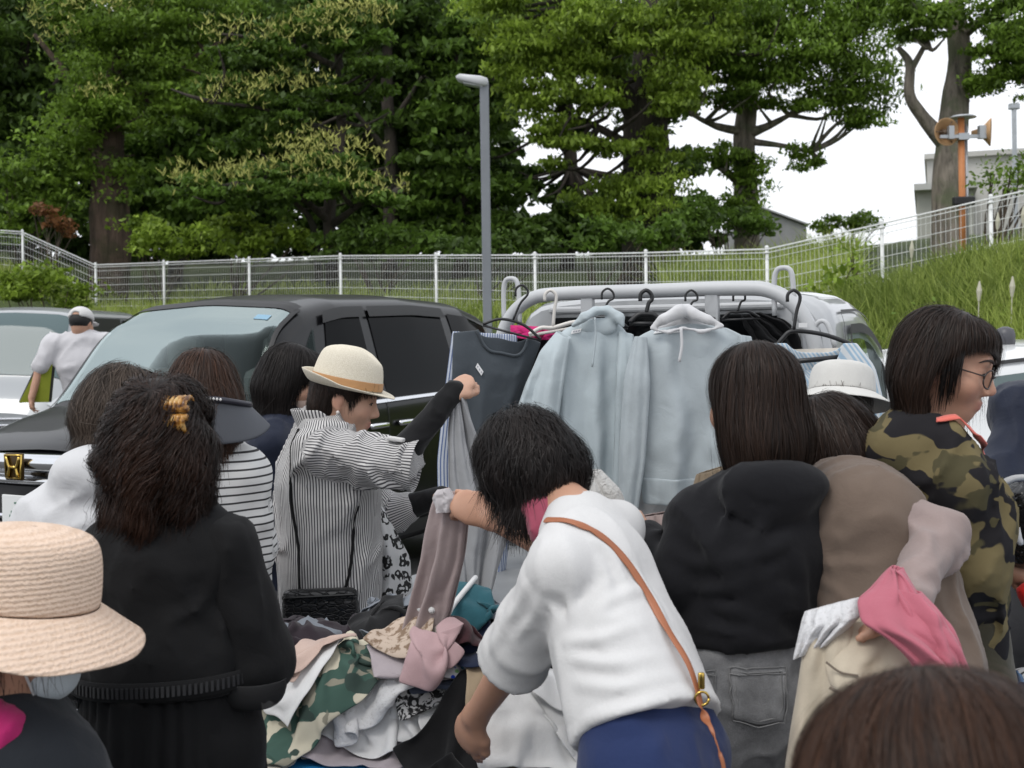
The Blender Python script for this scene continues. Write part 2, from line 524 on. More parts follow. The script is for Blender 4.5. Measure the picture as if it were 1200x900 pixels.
# ------------------------------------------------------------------ hair
def grad(fn, p, e=.004):
    g = np.stack([fn(p + d) - fn(p - d) for d in np.eye(3) * e], 1)
    return g / np.maximum(np.linalg.norm(g, axis=1, keepdims=True), 1e-9)
def make_hair(sdf, mat, parent, crown, n=2600, length=.1, width=.0028, h=.008, seg=9, curl=0.0, curlf=60, lift=.006,
              region=None, gravity=(0, 0, -1), flow=None, seed=1, hang=True, mess=.08, name='hair', forbid=(), clump=.35, clumpf=28):
    """a hair volume covered with combed strands that flow from the crown"""
    r = np.random.default_rng(seed)
    lo, hi = sdf.bounds()
    V, Q = surface_nets(sdf, lo, hi, h, 1)
    g0 = np.asarray(gravity, float)
    # sample strand starts on the surface
    tri = np.vstack([Q[:, [0, 1, 2]], Q[:, [0, 2, 3]]])
    e1 = V[tri[:, 1]] - V[tri[:, 0]]; e2 = V[tri[:, 2]] - V[tri[:, 0]]
    ar = np.linalg.norm(np.cross(e1, e2), axis=1)
    cen = V[tri].mean(1)
    for fb in forbid: ar = ar * (fb(cen) > .010)
    n = int(n * 2.3); width = width * .46
    ti = r.choice(len(tri), n, p=ar / ar.sum())
    u, v = r.random((2, n)); fl = u + v > 1; u[fl] = 1 - u[fl]; v[fl] = 1 - v[fl]
    p = V[tri[ti, 0]] + u[:, None] * e1[ti] + v[:, None] * e2[ti]
    depth = r.random(n) ** 2 * -.008 + lift * r.random(n)
    L = length * (.6 + .8 * r.random(n))
    step = L / seg
    drift = r.normal(0, mess, (n, 3)); fly = r.random(n) < .02; drift[fly] *= 4; depth = np.where(fly, lift + .007 * r.random(n), depth); L = np.where(fly, L * 1.25, L); step = L / seg
    ph = noise(p, 16 if curl > .008 else 22, seed + 40) * 9 + r.random(n) * .9; cr = curl * (.5 + r.random(n))
    pts = []
    dprev = None
    for k in range(seg + 1):
        g = grad(sdf, p)
        away = p - crown
        if flow is not None: tdir = flow(p)
        else: tdir = g0 + .55 * away / np.maximum(np.linalg.norm(away, axis=1, keepdims=True), 1e-6)
        tdir = tdir + drift + clump * np.stack([noise(p, clumpf, seed + 1), noise(p, clumpf, seed + 2), noise(p, clumpf, seed + 3)], 1)
        if hang:
            under = np.clip((-g[:, 2] - .15) * 3, 0, 1)[:, None]
        else: under = 0
        tan = tdir - (tdir * g).sum(1, keepdims=True) * g
        dirn = tan * (1 - under) + (g0 + drift) * under
        if dprev is not None: dirn = dirn * .5 + dprev * .9
        dirn = dirn / np.maximum(np.linalg.norm(dirn, axis=1, keepdims=True), 1e-6)
        dprev = dirn
        q = p.copy()
        if curl > 0:
            s = np.cross(dirn, g); s /= np.maximum(np.linalg.norm(s, axis=1, keepdims=True), 1e-6)
            w = min(1, k / 3)
            q = q + s * (np.sin(ph + k * step * curlf) * cr * w)[:, None] + g * (np.cos(ph + k * step * curlf) * cr * w)[:, None]
        pts.append((q, g))
        p = p + dirn * step[:, None]
        d = sdf(p) - depth
        gg = grad(sdf, p)
        p = p - gg * (d[:, None]) * (1 - under) * np.where(d[:, None] > .03, .2, .9)
    hv = np.clip(.36 + .30 * noise(p, 26, seed + 50) + .25 * noise(p, 90, seed + 51) + r.normal(0, .10, n), 0, 1)
    roll = r.normal(0, .3, n)
    RV = []; HV = []
    for k, (q, g) in enumerate(pts):
        t = (pts[min(k + 1, seg)][0] - pts[max(k - 1, 0)][0])
        t /= np.maximum(np.linalg.norm(t, axis=1, keepdims=True), 1e-6)
        s = np.cross(t, g); s /= np.maximum(np.linalg.norm(s, axis=1, keepdims=True), 1e-6)
        s = s * np.cos(roll)[:, None] + g * np.sin(roll)[:, None]
        w = width * (1 - .75 * (k / seg) ** 2) * (.35 + .65 * min(1, k / 1.5))
        w = np.full((n, 1), w)
        for fb in forbid: w = w * np.clip((fb(q) + .004) / .006, 0, 1)[:, None]
        RV.append(np.stack([q - s * w / 2, q + s * w / 2], 1)); HV.append(np.stack([hv, hv], 1))
    RV = np.stack(RV, 1).reshape(-1, 3); HV = np.stack(HV, 1).ravel()
    base = np.arange(n)[:, None] * (2 * (seg + 1)); k = np.arange(seg)[None] * 2
    Qr = np.stack([base + k, base + k + 1, base + k + 3, base + k + 2], -1).reshape(-1, 4)
    nb = len(V)
    me = mesh_from(name, np.vstack([V, RV]), np.vstack([Q, Qr + nb]), mat)
    point_attr(me, 'hv', np.concatenate([np.full(nb, .12), HV]))
    return link(name, me, parent)
# ================================================================== camera, light, sky
cam = bpy.data.cameras.new('camera'); co = bpy.data.objects.new('camera', cam); COL.objects.link(co); SC.camera = co
cam.sensor_width = 36; cam.lens = 36 * F / 1200; cam.shift_y = -60 / 1200
cam.clip_start = .05; cam.clip_end = 2000
co.location = (0, 0, H)
c_, s_ = math.cos(ROLL), math.sin(ROLL)
co.matrix_world = Matrix(((c_, s_, 0, 0), (0, 0, -1, 0), (-s_, c_, 0, H), (0, 0, 0, 1))) if False else Matrix((
    (c_, s_, 0, 0), (0, 0, -1, 0), (-s_, c_, 0, H), (0, 0, 0, 1)))
cam.dof.use_dof = True; cam.dof.focus_distance = 3.6; cam.dof.aperture_fstop = 7.0
SC.view_settings.view_transform = 'Standard'; SC.view_settings.look = 'None'; SC.view_settings.gamma = 1; SC.view_settings.exposure = 0.32
SUN_EL, SUN_AZ = math.radians(58), math.radians(-35)
w = bpy.data.worlds.new('World'); SC.world = w; w.use_nodes = True
t = w.node_tree; bg = t.nodes['Background']
sky = t.nodes.new('ShaderNodeTexSky'); sky.sky_type = 'NISHITA'; sky.sun_disc = False
sky.sun_elevation = SUN_EL; sky.sun_rotation = math.radians(200)
tc = t.nodes.new('ShaderNodeTexCoord'); mp = t.nodes.new('ShaderNodeMapping'); mp.inputs['Scale'].default_value = (1, 1, 3.2)
nz = t.nodes.new('ShaderNodeTexNoise'); nz.inputs['Scale'].default_value = 1.6; nz.inputs['Detail'].default_value = 5
t.links.new(tc.outputs['Generated'], mp.inputs[0]); t.links.new(mp.outputs[0], nz.inputs['Vector'])
cr = t.nodes.new('ShaderNodeValToRGB'); cr.color_ramp.elements[0].position = .25; cr.color_ramp.elements[0].color = (8.2, 8.6, 9.2, 1)
cr.color_ramp.elements[1].position = .7; cr.color_ramp.elements[1].color = (10.5, 10.6, 10.9, 1)
t.links.new(nz.outputs['Fac'], cr.inputs[0])
mx = t.nodes.new('ShaderNodeMix'); mx.data_type = 'RGBA'; mx.inputs[0].default_value = .9
t.links.new(sky.outputs[0], mx.inputs[6]); t.links.new(cr.outputs[0], mx.inputs[7]); t.links.new(mx.outputs[2], bg.inputs[0])
bg.inputs['Strength'].default_value = .1
sl = bpy.data.lights.new('sun', 'SUN'); so = bpy.data.objects.new('sun', sl); COL.objects.link(so)
sl.energy = 1.1; sl.angle = math.radians(25); sl.color = (1, .97, .92)
sd = Vector((math.cos(SUN_EL) * math.sin(SUN_AZ) * -1, -math.cos(SUN_EL) * math.cos(SUN_AZ) * -1 * -1, math.sin(SUN_EL)))
# sun stands behind and to the left of the photographer
so.rotation_euler = Vector((-.35, -.42, .84)).to_track_quat('Z', 'Y').to_euler()

# ================================================================== ground
U = np.array([-900, -400, 28, 113, 243, 400, 628, 829, 900, 1035, 1163, 1500, 2100.])
FD = np.array([27, 27, 25.4, 25.3, 24.0, 22.0, 19.0, 16.9, 16.3, 15.4, 14.6, 13.2, 12.])
FB = np.array([4.2, 3.6, 2.78, 2.05, 2.02, 1.95, 1.72, 1.60, 1.58, 1.83, 2.05, 2.6, 3.2])
def upx(x, y): return x / np.maximum(y, .1) * F + 600
def fence_d(u): return np.interp(u, U, FD)
def terrain(x, y):
    u = upx(x, y); yf = fence_d(u); zb = np.interp(u, U, FB)
    w = 6.0
    tt = np.clip((y - (yf - w)) / (w - .6), 0, 1); s = tt * tt * (3 - 2 * tt)
    z = zb * s + np.clip(y - yf, 0, 16) * .10 + np.clip(y - yf - 12, 0, 30) * .07
    p = np.stack([x, y, 0 * x], -1).reshape(-1, 3)
    return z + (noise(p, .6, 3) * .1).reshape(np.shape(x)) * s - .01 * (1 - s) - .05 * (tt <= 0)

t = NT('asphalt'); c = t.obj_co()
n1 = t.noise(.9, 5, .6, c); n2 = t.noise(160, 2, .6, c)
r1 = t.ramp(n1, [(.3, (.045, .045, .046)), (.7, (.075, .074, .072))])
t.l(t.mix(t.math('MULTIPLY', n2, .5), r1.outputs[0], (.13, .13, .125)), t.b.inputs['Base Color']); t.b.inputs['Roughness'].default_value = .9
t.bump(n2, .5, .006); M_asphalt = t.m
xs = np.array([-900, -60, -20, -8, 0, 8, 20, 60, 900.]); ys = np.array([-300, -20, 0, 5, 10, 15, 20, 26, 60, 900.])
G = np.array([[(x, y, 0) for y in ys] for x in xs])
tag(MB().grid(G[::-1]).build('ground', M_asphalt), kind='structure')
t = NT('soil'); c = t.obj_co()
r1 = t.ramp(t.noise(1.5, 5, .65, c), [(.3, (.035, .05, .015)), (.6, (.06, .085, .02)), (.8, (.07, .06, .035))])
t.l(r1.outputs[0], t.b.inputs['Base Color']); t.b.inputs['Roughness'].default_value = .95; t.bump(t.noise(8, 5, .7, c), .8, .1); M_soil = t.m
us = np.concatenate([np.linspace(-900, -100, 9), np.linspace(-60, 1300, 70), np.linspace(1400, 2100, 8)])
rows = []
for u in us:
    yf = fence_d(u); yy = np.concatenate([np.linspace(yf - 6.3, yf + 2, 16), np.linspace(yf + 4, 60, 8), [90, 300, 900]])
    x = (u - 600) / F * yy; rows.append(np.stack([x, yy, terrain(x, yy)], 1))
tag(MB().grid(np.array(rows)[::-1]).build('hill', M_soil, smooth=True), kind='structure')

# ------------------------------------------------------------------ leaves
def leafmat(name, dark, light, trans=.35):
    t = NT(name); a = t.attr('lv')
    r = t.ramp(a.outputs['Fac'], [(0, dark), (.6, light), (1, [min(1, c * 1.35) for c in light])])
    b = t.b; t.l(r.outputs[0], b.inputs['Base Color']); b.inputs['Roughness'].default_value = .5; b.inputs['Specular IOR Level'].default_value = .3
    tr = t.n('ShaderNodeBsdfTranslucent'); hs = t.n('ShaderNodeHueSaturation'); hs.inputs['Value'].default_value = 1.2
    t.l(r.outputs[0], hs.inputs['Color']); t.l(hs.outputs[0], tr.inputs[0])
    m = t.n('ShaderNodeMixShader'); m.inputs[0].default_value = trans
    t.l(b.outputs[0], m.inputs[1]); t.l(tr.outputs[0], m.inputs[2]); t.l(m.outputs[0], t.t.nodes['Material Output'].inputs[0])
    return t.m
def leaves(centers, size, r, droop=.4, asp=.5, up=None, val=None, fold=True):
    """one pointed leaf (two triangles along a fold) per centre"""
    n = len(centers)
    d = r.normal(0, 1, (n, 3)); d[:, 2] -= droop * 1.2; d /= np.linalg.norm(d, axis=1, keepdims=True)
    s = np.cross(d, r.normal(0, 1, (n, 3)) + (0, 0, 1.2)); s /= np.maximum(np.linalg.norm(s, axis=1, keepdims=True), 1e-6)
    nn = np.cross(s, d)
    L = size * (.45 + 1.1 * r.random((n, 1)) ** 1.3)
    a = centers - d * L * .5; b = centers + d * L * .5
    m = centers - d * L * .06
    l = m + s * L * asp * .5 + nn * L * .1; q = m - s * L * asp * .5 + nn * L * .1
    V = np.stack([a, l, b, q], 1).reshape(-1, 3)
    Q = np.arange(n)[:, None] * 4 + np.array([[0, 1, 2, 3]])
    return V, Q
def clump_points(ells, per, sub, r, flat=.55, shell=.55, d=None, spread=1.0):
    """ells: list of (px,py,d,rx,ry) -> leaf centres in leafy sub-clumps; returns points, brightness"""
    P_ = []; B_ = []
    for (px, py, dd, rx, ry) in ells:
        c = P(px, py, dd); ax = rx / F * dd; az = ry / F * dd; ay = min(ax, az) * 1.25 * spread
        vol = ax * az * ay; ns = max(3, int(sub * (ax * az) ** .75 * 1.6))
        q = r.normal(0, 1, (ns, 3)); q /= np.linalg.norm(q, axis=1, keepdims=True); q *= (r.random((ns, 1)) ** .4)
        sc = c + q * (ax, ay, az)
        tone = r.normal(0, .16, ns)
        for k in range(ns):
            rad = (.32 + .4 * r.random()) * min(1, max(.45, az))
            n = int(per * (.6 + .8 * r.random()))
            v = r.normal(0, 1, (n, 3)); v /= np.linalg.norm(v, axis=1, keepdims=True)
            v *= (shell + (1 - shell) * r.random((n, 1))) * (1 + .25 * r.normal(0, 1, (n, 1)))
            v[:, 2] = np.where(v[:, 2] < -.2, v[:, 2] * .5, v[:, 2])
            P_.append(sc[k] + v * (rad * 1.25, rad * 1.25, rad * flat))
            B_.append(np.clip(.42 + tone[k] + r.normal(0, .16, n), 0, 1))
    return np.vstack(P_), np.concatenate(B_)
def barkmat(name, col, k=1.0):
    t = NT(name); c = t.obj_co(); mp = t.n('ShaderNodeMapping'); mp.inputs['Scale'].default_value = (1, 1, .16); t.l(c, mp.inputs[0])
    n = t.noise(7 * k, 6, .7, mp.outputs[0], .4); n2 = t.noise(1.6, 4, .6, c)
    r = t.ramp(n, [(.32, [x * .30 for x in col]), (.52, col), (.75, [x * 1.5 for x in col])])
    t.l(t.mix(t.ramp(n2, [(.48, (0, 0, 0)), (.62, (.75, .75, .75))]).outputs[0], r.outputs[0], [col[0] * .45, col[1] * .62, col[2] * .4]), t.b.inputs['Base Color']); t.b.inputs['Roughness'].default_value = .95
    t.bump(n, 1.0, .08); return t.m
BARK = barkmat('bark', (.10, .075, .055), 2)
BARK_PALE = barkmat('pale_bark', (.22, .19, .155))
BARK_DARK = barkmat('dark_bark', (.05, .04, .031))
BARK_VINE = barkmat('reddish_bark', (.10, .068, .05))
L_MID = leafmat('mid_leaf', (0.052, 0.094, 0.012), (0.185, 0.295, 0.038))
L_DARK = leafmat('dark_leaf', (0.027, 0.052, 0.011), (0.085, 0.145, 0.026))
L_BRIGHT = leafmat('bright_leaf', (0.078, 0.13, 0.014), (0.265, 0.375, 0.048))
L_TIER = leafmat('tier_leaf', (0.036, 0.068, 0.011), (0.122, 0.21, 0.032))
def rough_tube(mb, pts, r, n=14, seed=0, amp=.12):
    p = spline(pts, 3 * len(pts) + 6); rr = np.interp(np.linspace(0, 1, len(p)), np.linspace(0, 1, len(r)), r)
    k0 = len(mb.V); mb.tube(p, rr, n)
    V = mb.V[-1]; c = np.repeat(p, n, 0)
    V[:len(c)] = c + (V[:len(c)] - c) * (1 + amp * fbm(V[:len(c)] * (1, 1, .35), 3.0, seed, 3))[:, None]
def tree(name, label, group, trunk, limbs, ells, leafm, bark, size=.2, per=70, sub=16, seed=1, droop=.4, flat=.55, asp=.5, flowers=None, extra=None):
    r = np.random.default_rng(seed)
    base = np.array(trunk[0][0]); base[2] = terrain(np.array([base[0]]), np.array([base[1]]))[0] - .1
    o = thing(name, label, 'tree', base, group)
    mb = MB()
    pts = [p for p, _ in trunk]; pts[0] = base
    rough_tube(mb, pts, [q for _, q in trunk], 16, seed)
    for lm in limbs: rough_tube(mb, [p for p, _ in lm], [q for _, q in lm], 9, seed + 1)
    # twigs out to the leaf clumps
    top = np.array(pts[-1])
    allp = np.vstack([spline(pts, 30)[10:]] + [spline([p for p, _ in lm], 16) for lm in limbs])
    for (px, py, dd, rx, ry) in ells:
        c = P(px, py, dd)
        for _ in range(3):
            e = c + r.normal(0, .5, 3) * (rx / F * dd, .6, ry / F * dd)
            s = allp[np.argmin(((allp - e) ** 2).sum(1) + 3 * np.maximum(allp[:, 2] - e[2], 0))]
            mid = (s + e) / 2 + (0, 0, -.08 * np.linalg.norm(e - s)) + r.normal(0, .12, 3)
            mb.tube(spline([s, mid, e], 9), np.linspace(.06, .015, 9), 6, cap=False)
    mb.build('trunk', bark, o, smooth=True)
    Pc, B = clump_points(ells, per, sub, r, flat)
    V, Q = leaves(Pc, size, r, droop, asp)
    me = mesh_from('crown', V, Q, leafm, smooth=False); point_attr(me, 'lv', np.repeat(B, 4)); link('crown', me, o)
    if flowers:
        fl, fm, per_f = flowers
        C = []
        for (px, py, dd, rx, ry) in fl:
            n = int(per_f * 1.9 * rx / 50); a = r.random(n) * 2 - 1
            c = P(px, py, dd)
            C.append(np.stack([c[0] + a * rx / F * dd, c[1] - r.random(n) * .9, c[2] + (1 - a ** 2 * .8) * ry / F * dd * (.3 + .9 * r.random(n)) + r.normal(0, .13, n)], 1))
        C = np.vstack(C); n = len(C)
        V = []; Fq = []
        for i in range(n):
            hgt = .05 + .12 * r.random(); wv = .012
            for j in range(2):
                a = r.random() * 3.14; dx, dy = math.cos(a) * wv, math.sin(a) * wv; lx, ly = r.normal(0, .05, 2)
                k = len(V); V += [C[i] + (-dx, -dy, 0), C[i] + (dx, dy, 0), C[i] + (dx * .8 + lx, dy * .8 + ly, hgt * .6), C[i] + (lx * 1.3, ly * 1.3, hgt), C[i] + (-dx * .8 + lx, -dy * .8 + ly, hgt * .6)]
                Fq.append((k, k + 1, k + 2, k + 3, k + 4))
        obj('blossom', V, Fq, fm, o, smooth=False)
    return o
FLOWER = simple('yellow_flower', (.36, .37, .095), .8, var=.3, vscale=2)
SPREAD = 'trees on the bank behind the fence'
def TP(px, py, d, r): return (P(px, py, d), r)

tree('tree', 'thick reddish trunked tree wrapped in vines at the left behind the fence', SPREAD,
     [TP(128, 345, 29, .52), TP(128, 250, 29, .46), TP(127, 170, 29, .36), TP(140, 70, 29, .24), TP(150, -60, 29, .1)],
     [[TP(130, 140, 29, .2), TP(190, 90, 28.6, .12), TP(240, 60, 28.3, .05)], [TP(127, 150, 29, .18), TP(80, 90, 28.6, .1), TP(40, 40, 28.4, .05)]],
     [(150, 55, 28.5, 95, 50), (105, 120, 28, 42, 45), (150, 130, 28, 45, 26), (215, 105, 28.5, 60, 40), (100, 20, 28.4, 60, 35), (210, 10, 28.4, 80, 40), (86, 175, 29.6, 22, 40), (106, 200, 28.5, 7, 50), (148, 215, 28.5, 5, 35), (112, 150, 28.4, 14, 16)], L_MID, BARK_VINE, .13, 130, 20, 11,
     flowers=([(100, 22, 27.6, 60, 18), (75, 45, 27.6, 30, 10), (125, 115, 27.4, 25, 10), (140, 5, 27.6, 50, 16)], FLOWER, 40))
tree('tree', 'tiered tree with yellow flower spikes along its layered branches', SPREAD,
     [TP(392, 335, 25.5, .15), TP(386, 250, 25.5, .13), TP(400, 150, 26, .11), TP(395, 40, 26, .08), TP(390, -60, 26, .04)],
     [[TP(386, 260, 25.5, .09), TP(350, 232, 24.8, .06), TP(280, 215, 24.2, .03)], [TP(388, 265, 25.5, .09), TP(430, 235, 24.6, .05), TP(470, 225, 24.2, .03)],
      [TP(375, 330, 25.3, .1), TP(365, 260, 25.2, .07), TP(330, 225, 24.8, .03)],
      [TP(400, 160, 26, .08), TP(320, 130, 25.5, .05), TP(250, 120, 25, .03)], [TP(398, 80, 26, .07), TP(330, 50, 25.4, .05), TP(260, 40, 25, .03)]],
     [(330, 225, 24.3, 70, 24), (265, 225, 24.3, 70, 26), (400, 210, 24.5, 55, 26), (450, 232, 24.2, 32, 14), (220, 228, 24.2, 34, 16), (370, 195, 24.8, 50, 18), (300, 200, 24.6, 50, 16),
      (340, 130, 25.6, 90, 20), (270, 105, 25.4, 60, 18), (410, 110, 25.8, 50, 20), (310, 60, 25.2, 80, 18), (410, 45, 25.4, 55, 18), (360, 30, 25.4, 100, 16), (440, 78, 25.2, 30, 14), (330, 165, 25.8, 70, 14), (400, 5, 25.5, 60, 20)],
     L_TIER, BARK_DARK, .13, 120, 22, 12, droop=.5, flat=.4,
     flowers=([(330, 50, 24.3, 85, 14), (425, 22, 24.4, 42, 12), (400, 30, 24.5, 50, 12), (345, 105, 24.8, 50, 10), (280, 118, 24.8, 40, 8), (340, 206, 23.5, 80, 14), (250, 214, 23.6, 50, 10), (400, 188, 23.7, 55, 16), (450, 224, 23.4, 34, 10), (360, 172, 24.4, 40, 8)], FLOWER, 52))
tree('tree', 'broad green tree with a dark ivy covered trunk right of the lamp post', SPREAD,
     [TP(760, 330, 27, .62), TP(760, 230, 27, .56), TP(758, 130, 27, .5), TP(765, 40, 27, .4), TP(770, -80, 27, .2)],
     [[TP(757, 150, 27, .3), TP(725, 100, 26.6, .2), TP(690, 40, 26, .1), TP(660, 0, 25.6, .05)], [TP(760, 150, 27, .26), TP(800, 110, 26.6, .16), TP(840, 60, 26.2, .07)],
      [TP(758, 190, 27, .2), TP(720, 160, 26.4, .1), TP(660, 130, 26, .04)]],
     [(655, 60, 25.6, 70, 42), (610, 60, 25.4, 40, 35), (640, 115, 25.6, 55, 32), (700, 115, 25.8, 40, 26), (690, 20, 25.6, 70, 35), (760, 35, 25.6, 60, 35), (800, 80, 25.6, 38, 42), (655, 160, 25.4, 38, 20),
      (830, 20, 25.6, 60, 40), (790, 125, 25.6, 30, 20), (720, 170, 26, 30, 18), (750, 230, 26.4, 40, 45), (700, 240, 26.6, 40, 26), (580, 10, 25.8, 50, 40), (700, 70, 25.9, 45, 26), (772, 175, 26.6, 26, 26), (650, 195, 26, 12, 8)],
     L_BRIGHT, BARK_DARK, .135, 130, 21, 13, droop=1.0, asp=.42)
tree('tree', 'pale trunked tree with a rounded crown overhanging open sky', SPREAD,
     [TP(876, 330, 28, .3), TP(874, 230, 28, .27), TP(873, 160, 28, .25), TP(880, 90, 28, .2), TP(890, -40, 28, .1)],
     [[TP(872, 158, 28, .14), TP(895, 150, 27.7, .1), TP(925, 135, 27.4, .05)], [TP(874, 165, 28, .1), TP(925, 172, 27.6, .05), TP(950, 178, 27.4, .02)], [TP(873, 155, 28, .12), TP(840, 148, 27.6, .08), TP(812, 135, 27.2, .04)],
      [TP(873, 220, 28, .1), TP(853, 205, 27.8, .06), TP(840, 195, 27.6, .03)], [TP(880, 100, 28, .14), TP(930, 70, 27.4, .09), TP(990, 50, 27, .04)], [TP(880, 100, 28, .14), TP(840, 70, 27.4, .09), TP(820, 40, 27, .04)]],
     [(885, 55, 26.8, 70, 50), (950, 70, 26.8, 60, 50), (1000, 50, 26.6, 50, 55), (1020, 105, 26.6, 34, 38), (970, 120, 26.8, 45, 22), (880, 110, 26.9, 45, 26), (930, 10, 26.8, 90, 45), (1010, 5, 26.6, 50, 40), (845, 95, 26.9, 40, 30),
      (850, 185, 27.4, 32, 22), (880, 205, 27.6, 18, 30), (945, 185, 27.2, 18, 14), (860, 245, 27.4, 30, 18), (1015, 140, 26.6, 24, 14), (830, 60, 26.8, 40, 40)],
     L_MID, BARK_PALE, .125, 130, 22, 14, droop=1.0, asp=.42)
tree('tree', 'forked grey trunk tree with a knotty bole beside the loudspeaker pole', SPREAD,
     [TP(1112, 310, 24, .34), TP(1110, 250, 24, .32), TP(1113, 190, 24, .3), TP(1120, 120, 24, .27), TP(1125, 60, 24, .22), TP(1105, -60, 24, .14)],
     [[TP(1110, 172, 24, .16), TP(1080, 135, 23.9, .13), TP(1066, 110, 23.8, .11), TP(1066, 75, 23.8, .09), TP(1052, 55, 23.8, .05)], [TP(1066, 85, 23.8, .07), TP(1085, 50, 23.6, .05), TP(1095, 20, 23.4, .03)],
      [TP(1122, 45, 24, .14), TP(1150, 25, 23.7, .1), TP(1185, 5, 23.4, .06)], [TP(1122, 60, 24, .1), TP(1160, 60, 23.6, .06), TP(1195, 75, 23.2, .03)]],
     [(1165, 65, 23.2, 40, 30), (1190, 40, 23.2, 50, 40), (1180, 95, 23.3, 40, 14), (1085, 22, 23.4, 30, 28), (1060, 15, 23.4, 34, 25), (1150, 10, 23.3, 50, 26), (1215, 85, 23.2, 40, 30), (1146, 100, 23.4, 14, 16), (1240, 20, 23.2, 50, 40), (1075, 45, 23.5, 18, 10)],
     L_MID, BARK_PALE, .125, 120, 22, 15, droop=.8, asp=.45)
# knots on the bole belong to that trunk
# deeper wood
deep = [
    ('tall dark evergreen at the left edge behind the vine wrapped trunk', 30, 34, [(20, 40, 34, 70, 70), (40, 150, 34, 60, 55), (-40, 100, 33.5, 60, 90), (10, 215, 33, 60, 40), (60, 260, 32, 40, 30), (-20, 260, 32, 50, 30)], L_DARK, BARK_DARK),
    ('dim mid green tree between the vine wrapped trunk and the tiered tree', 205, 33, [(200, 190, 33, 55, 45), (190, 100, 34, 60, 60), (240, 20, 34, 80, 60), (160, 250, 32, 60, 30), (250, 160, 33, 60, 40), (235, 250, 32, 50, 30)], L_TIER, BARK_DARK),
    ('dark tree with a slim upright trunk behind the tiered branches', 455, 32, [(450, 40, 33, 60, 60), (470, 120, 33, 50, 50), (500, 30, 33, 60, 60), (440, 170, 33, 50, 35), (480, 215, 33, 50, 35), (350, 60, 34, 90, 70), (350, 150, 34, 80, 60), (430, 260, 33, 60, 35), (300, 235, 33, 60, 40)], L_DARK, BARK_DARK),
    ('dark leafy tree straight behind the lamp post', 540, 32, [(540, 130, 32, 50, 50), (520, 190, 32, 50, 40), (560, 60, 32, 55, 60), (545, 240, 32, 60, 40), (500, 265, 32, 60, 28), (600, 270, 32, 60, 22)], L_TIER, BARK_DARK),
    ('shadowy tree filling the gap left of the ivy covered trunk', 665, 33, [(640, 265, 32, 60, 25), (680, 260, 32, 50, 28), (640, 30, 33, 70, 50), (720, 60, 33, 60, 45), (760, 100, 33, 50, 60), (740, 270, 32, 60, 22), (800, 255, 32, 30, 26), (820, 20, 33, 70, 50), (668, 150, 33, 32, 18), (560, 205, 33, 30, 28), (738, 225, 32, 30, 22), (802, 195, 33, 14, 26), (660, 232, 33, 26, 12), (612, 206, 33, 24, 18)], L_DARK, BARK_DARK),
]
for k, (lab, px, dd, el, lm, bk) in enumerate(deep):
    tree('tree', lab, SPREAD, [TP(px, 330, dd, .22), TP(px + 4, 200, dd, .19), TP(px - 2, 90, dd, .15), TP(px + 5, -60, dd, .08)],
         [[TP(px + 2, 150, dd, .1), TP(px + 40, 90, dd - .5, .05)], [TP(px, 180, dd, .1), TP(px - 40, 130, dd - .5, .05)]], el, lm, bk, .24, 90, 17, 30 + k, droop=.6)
# far wood that closes the view, one mass
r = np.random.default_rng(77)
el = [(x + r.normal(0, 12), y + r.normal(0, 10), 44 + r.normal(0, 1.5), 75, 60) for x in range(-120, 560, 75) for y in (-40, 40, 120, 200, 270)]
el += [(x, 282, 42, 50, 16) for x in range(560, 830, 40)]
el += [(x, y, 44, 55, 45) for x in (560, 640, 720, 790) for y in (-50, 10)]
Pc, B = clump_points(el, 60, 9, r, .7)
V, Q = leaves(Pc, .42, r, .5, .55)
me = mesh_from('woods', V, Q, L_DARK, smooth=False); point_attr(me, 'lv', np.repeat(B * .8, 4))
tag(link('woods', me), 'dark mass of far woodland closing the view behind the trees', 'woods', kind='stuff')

# ------------------------------------------------------------------ shrubs
def shrub(label, ells, m, seed, size=.12, per=70, sub=26, group='shrubs along the bank', name='shrub', stems=True, droop=.1):
    r = np.random.default_rng(seed)
    c = P(*ells[0][:3]); base = np.array([c[0], c[1], terrain(c[:1], c[1:2])[0] - .03])
    o = thing(name, label, 'shrub', base, group)
    mb = MB()
    for (px, py, dd, rx, ry) in ells:
        for _ in range(4):
            e = P(px + r.normal(0, rx * .4), py + r.normal(0, ry * .3), dd)
            mb.tube(spline([base + r.normal(0, .1, 3) * (1, 1, 0), (base + e) / 2 + r.normal(0, .08, 3), e], 7), np.linspace(.025, .008, 7), 5, cap=False)
    mb.build('stem', BARK, o, smooth=True)
    Pc, B = clump_points(ells, per, sub, r, .7)
    V, Q = leaves(Pc, size, r, droop)
    me = mesh_from('foliage', V, Q, m, smooth=False); point_attr(me, 'lv', np.repeat(B, 4)); link('foliage', me, o)
    return o
shrub('leafy light green shrub in front of the sloping left fence', [(50, 335, 22, 50, 24), (15, 345, 22, 40, 22), (90, 350, 22.2, 30, 14)], L_BRIGHT, 51)
shrub('tall light green shrub above the left end of the fence', [(25, 215, 28, 40, 35), (50, 235, 28, 30, 25), (10, 265, 27.5, 35, 25), (60, 190, 28.5, 26, 40)], L_MID, 52, .15)
LRED = leafmat('reddish_leaf', (.09, .045, .02), (.26, .12, .05))
shrub('rust coloured young leaves of a shrub by the vine wrapped trunk', [(62, 258, 26.6, 16, 8), (78, 272, 26.6, 10, 7), (48, 248, 26.6, 8, 6)], LRED, 53, .13, 45)
shrub('yellow green shrub just right of the vine wrapped trunk', [(185, 285, 26.5, 40, 24), (230, 280, 26.4, 30, 22), (165, 270, 27, 22, 22)], L_BRIGHT, 54, .14)
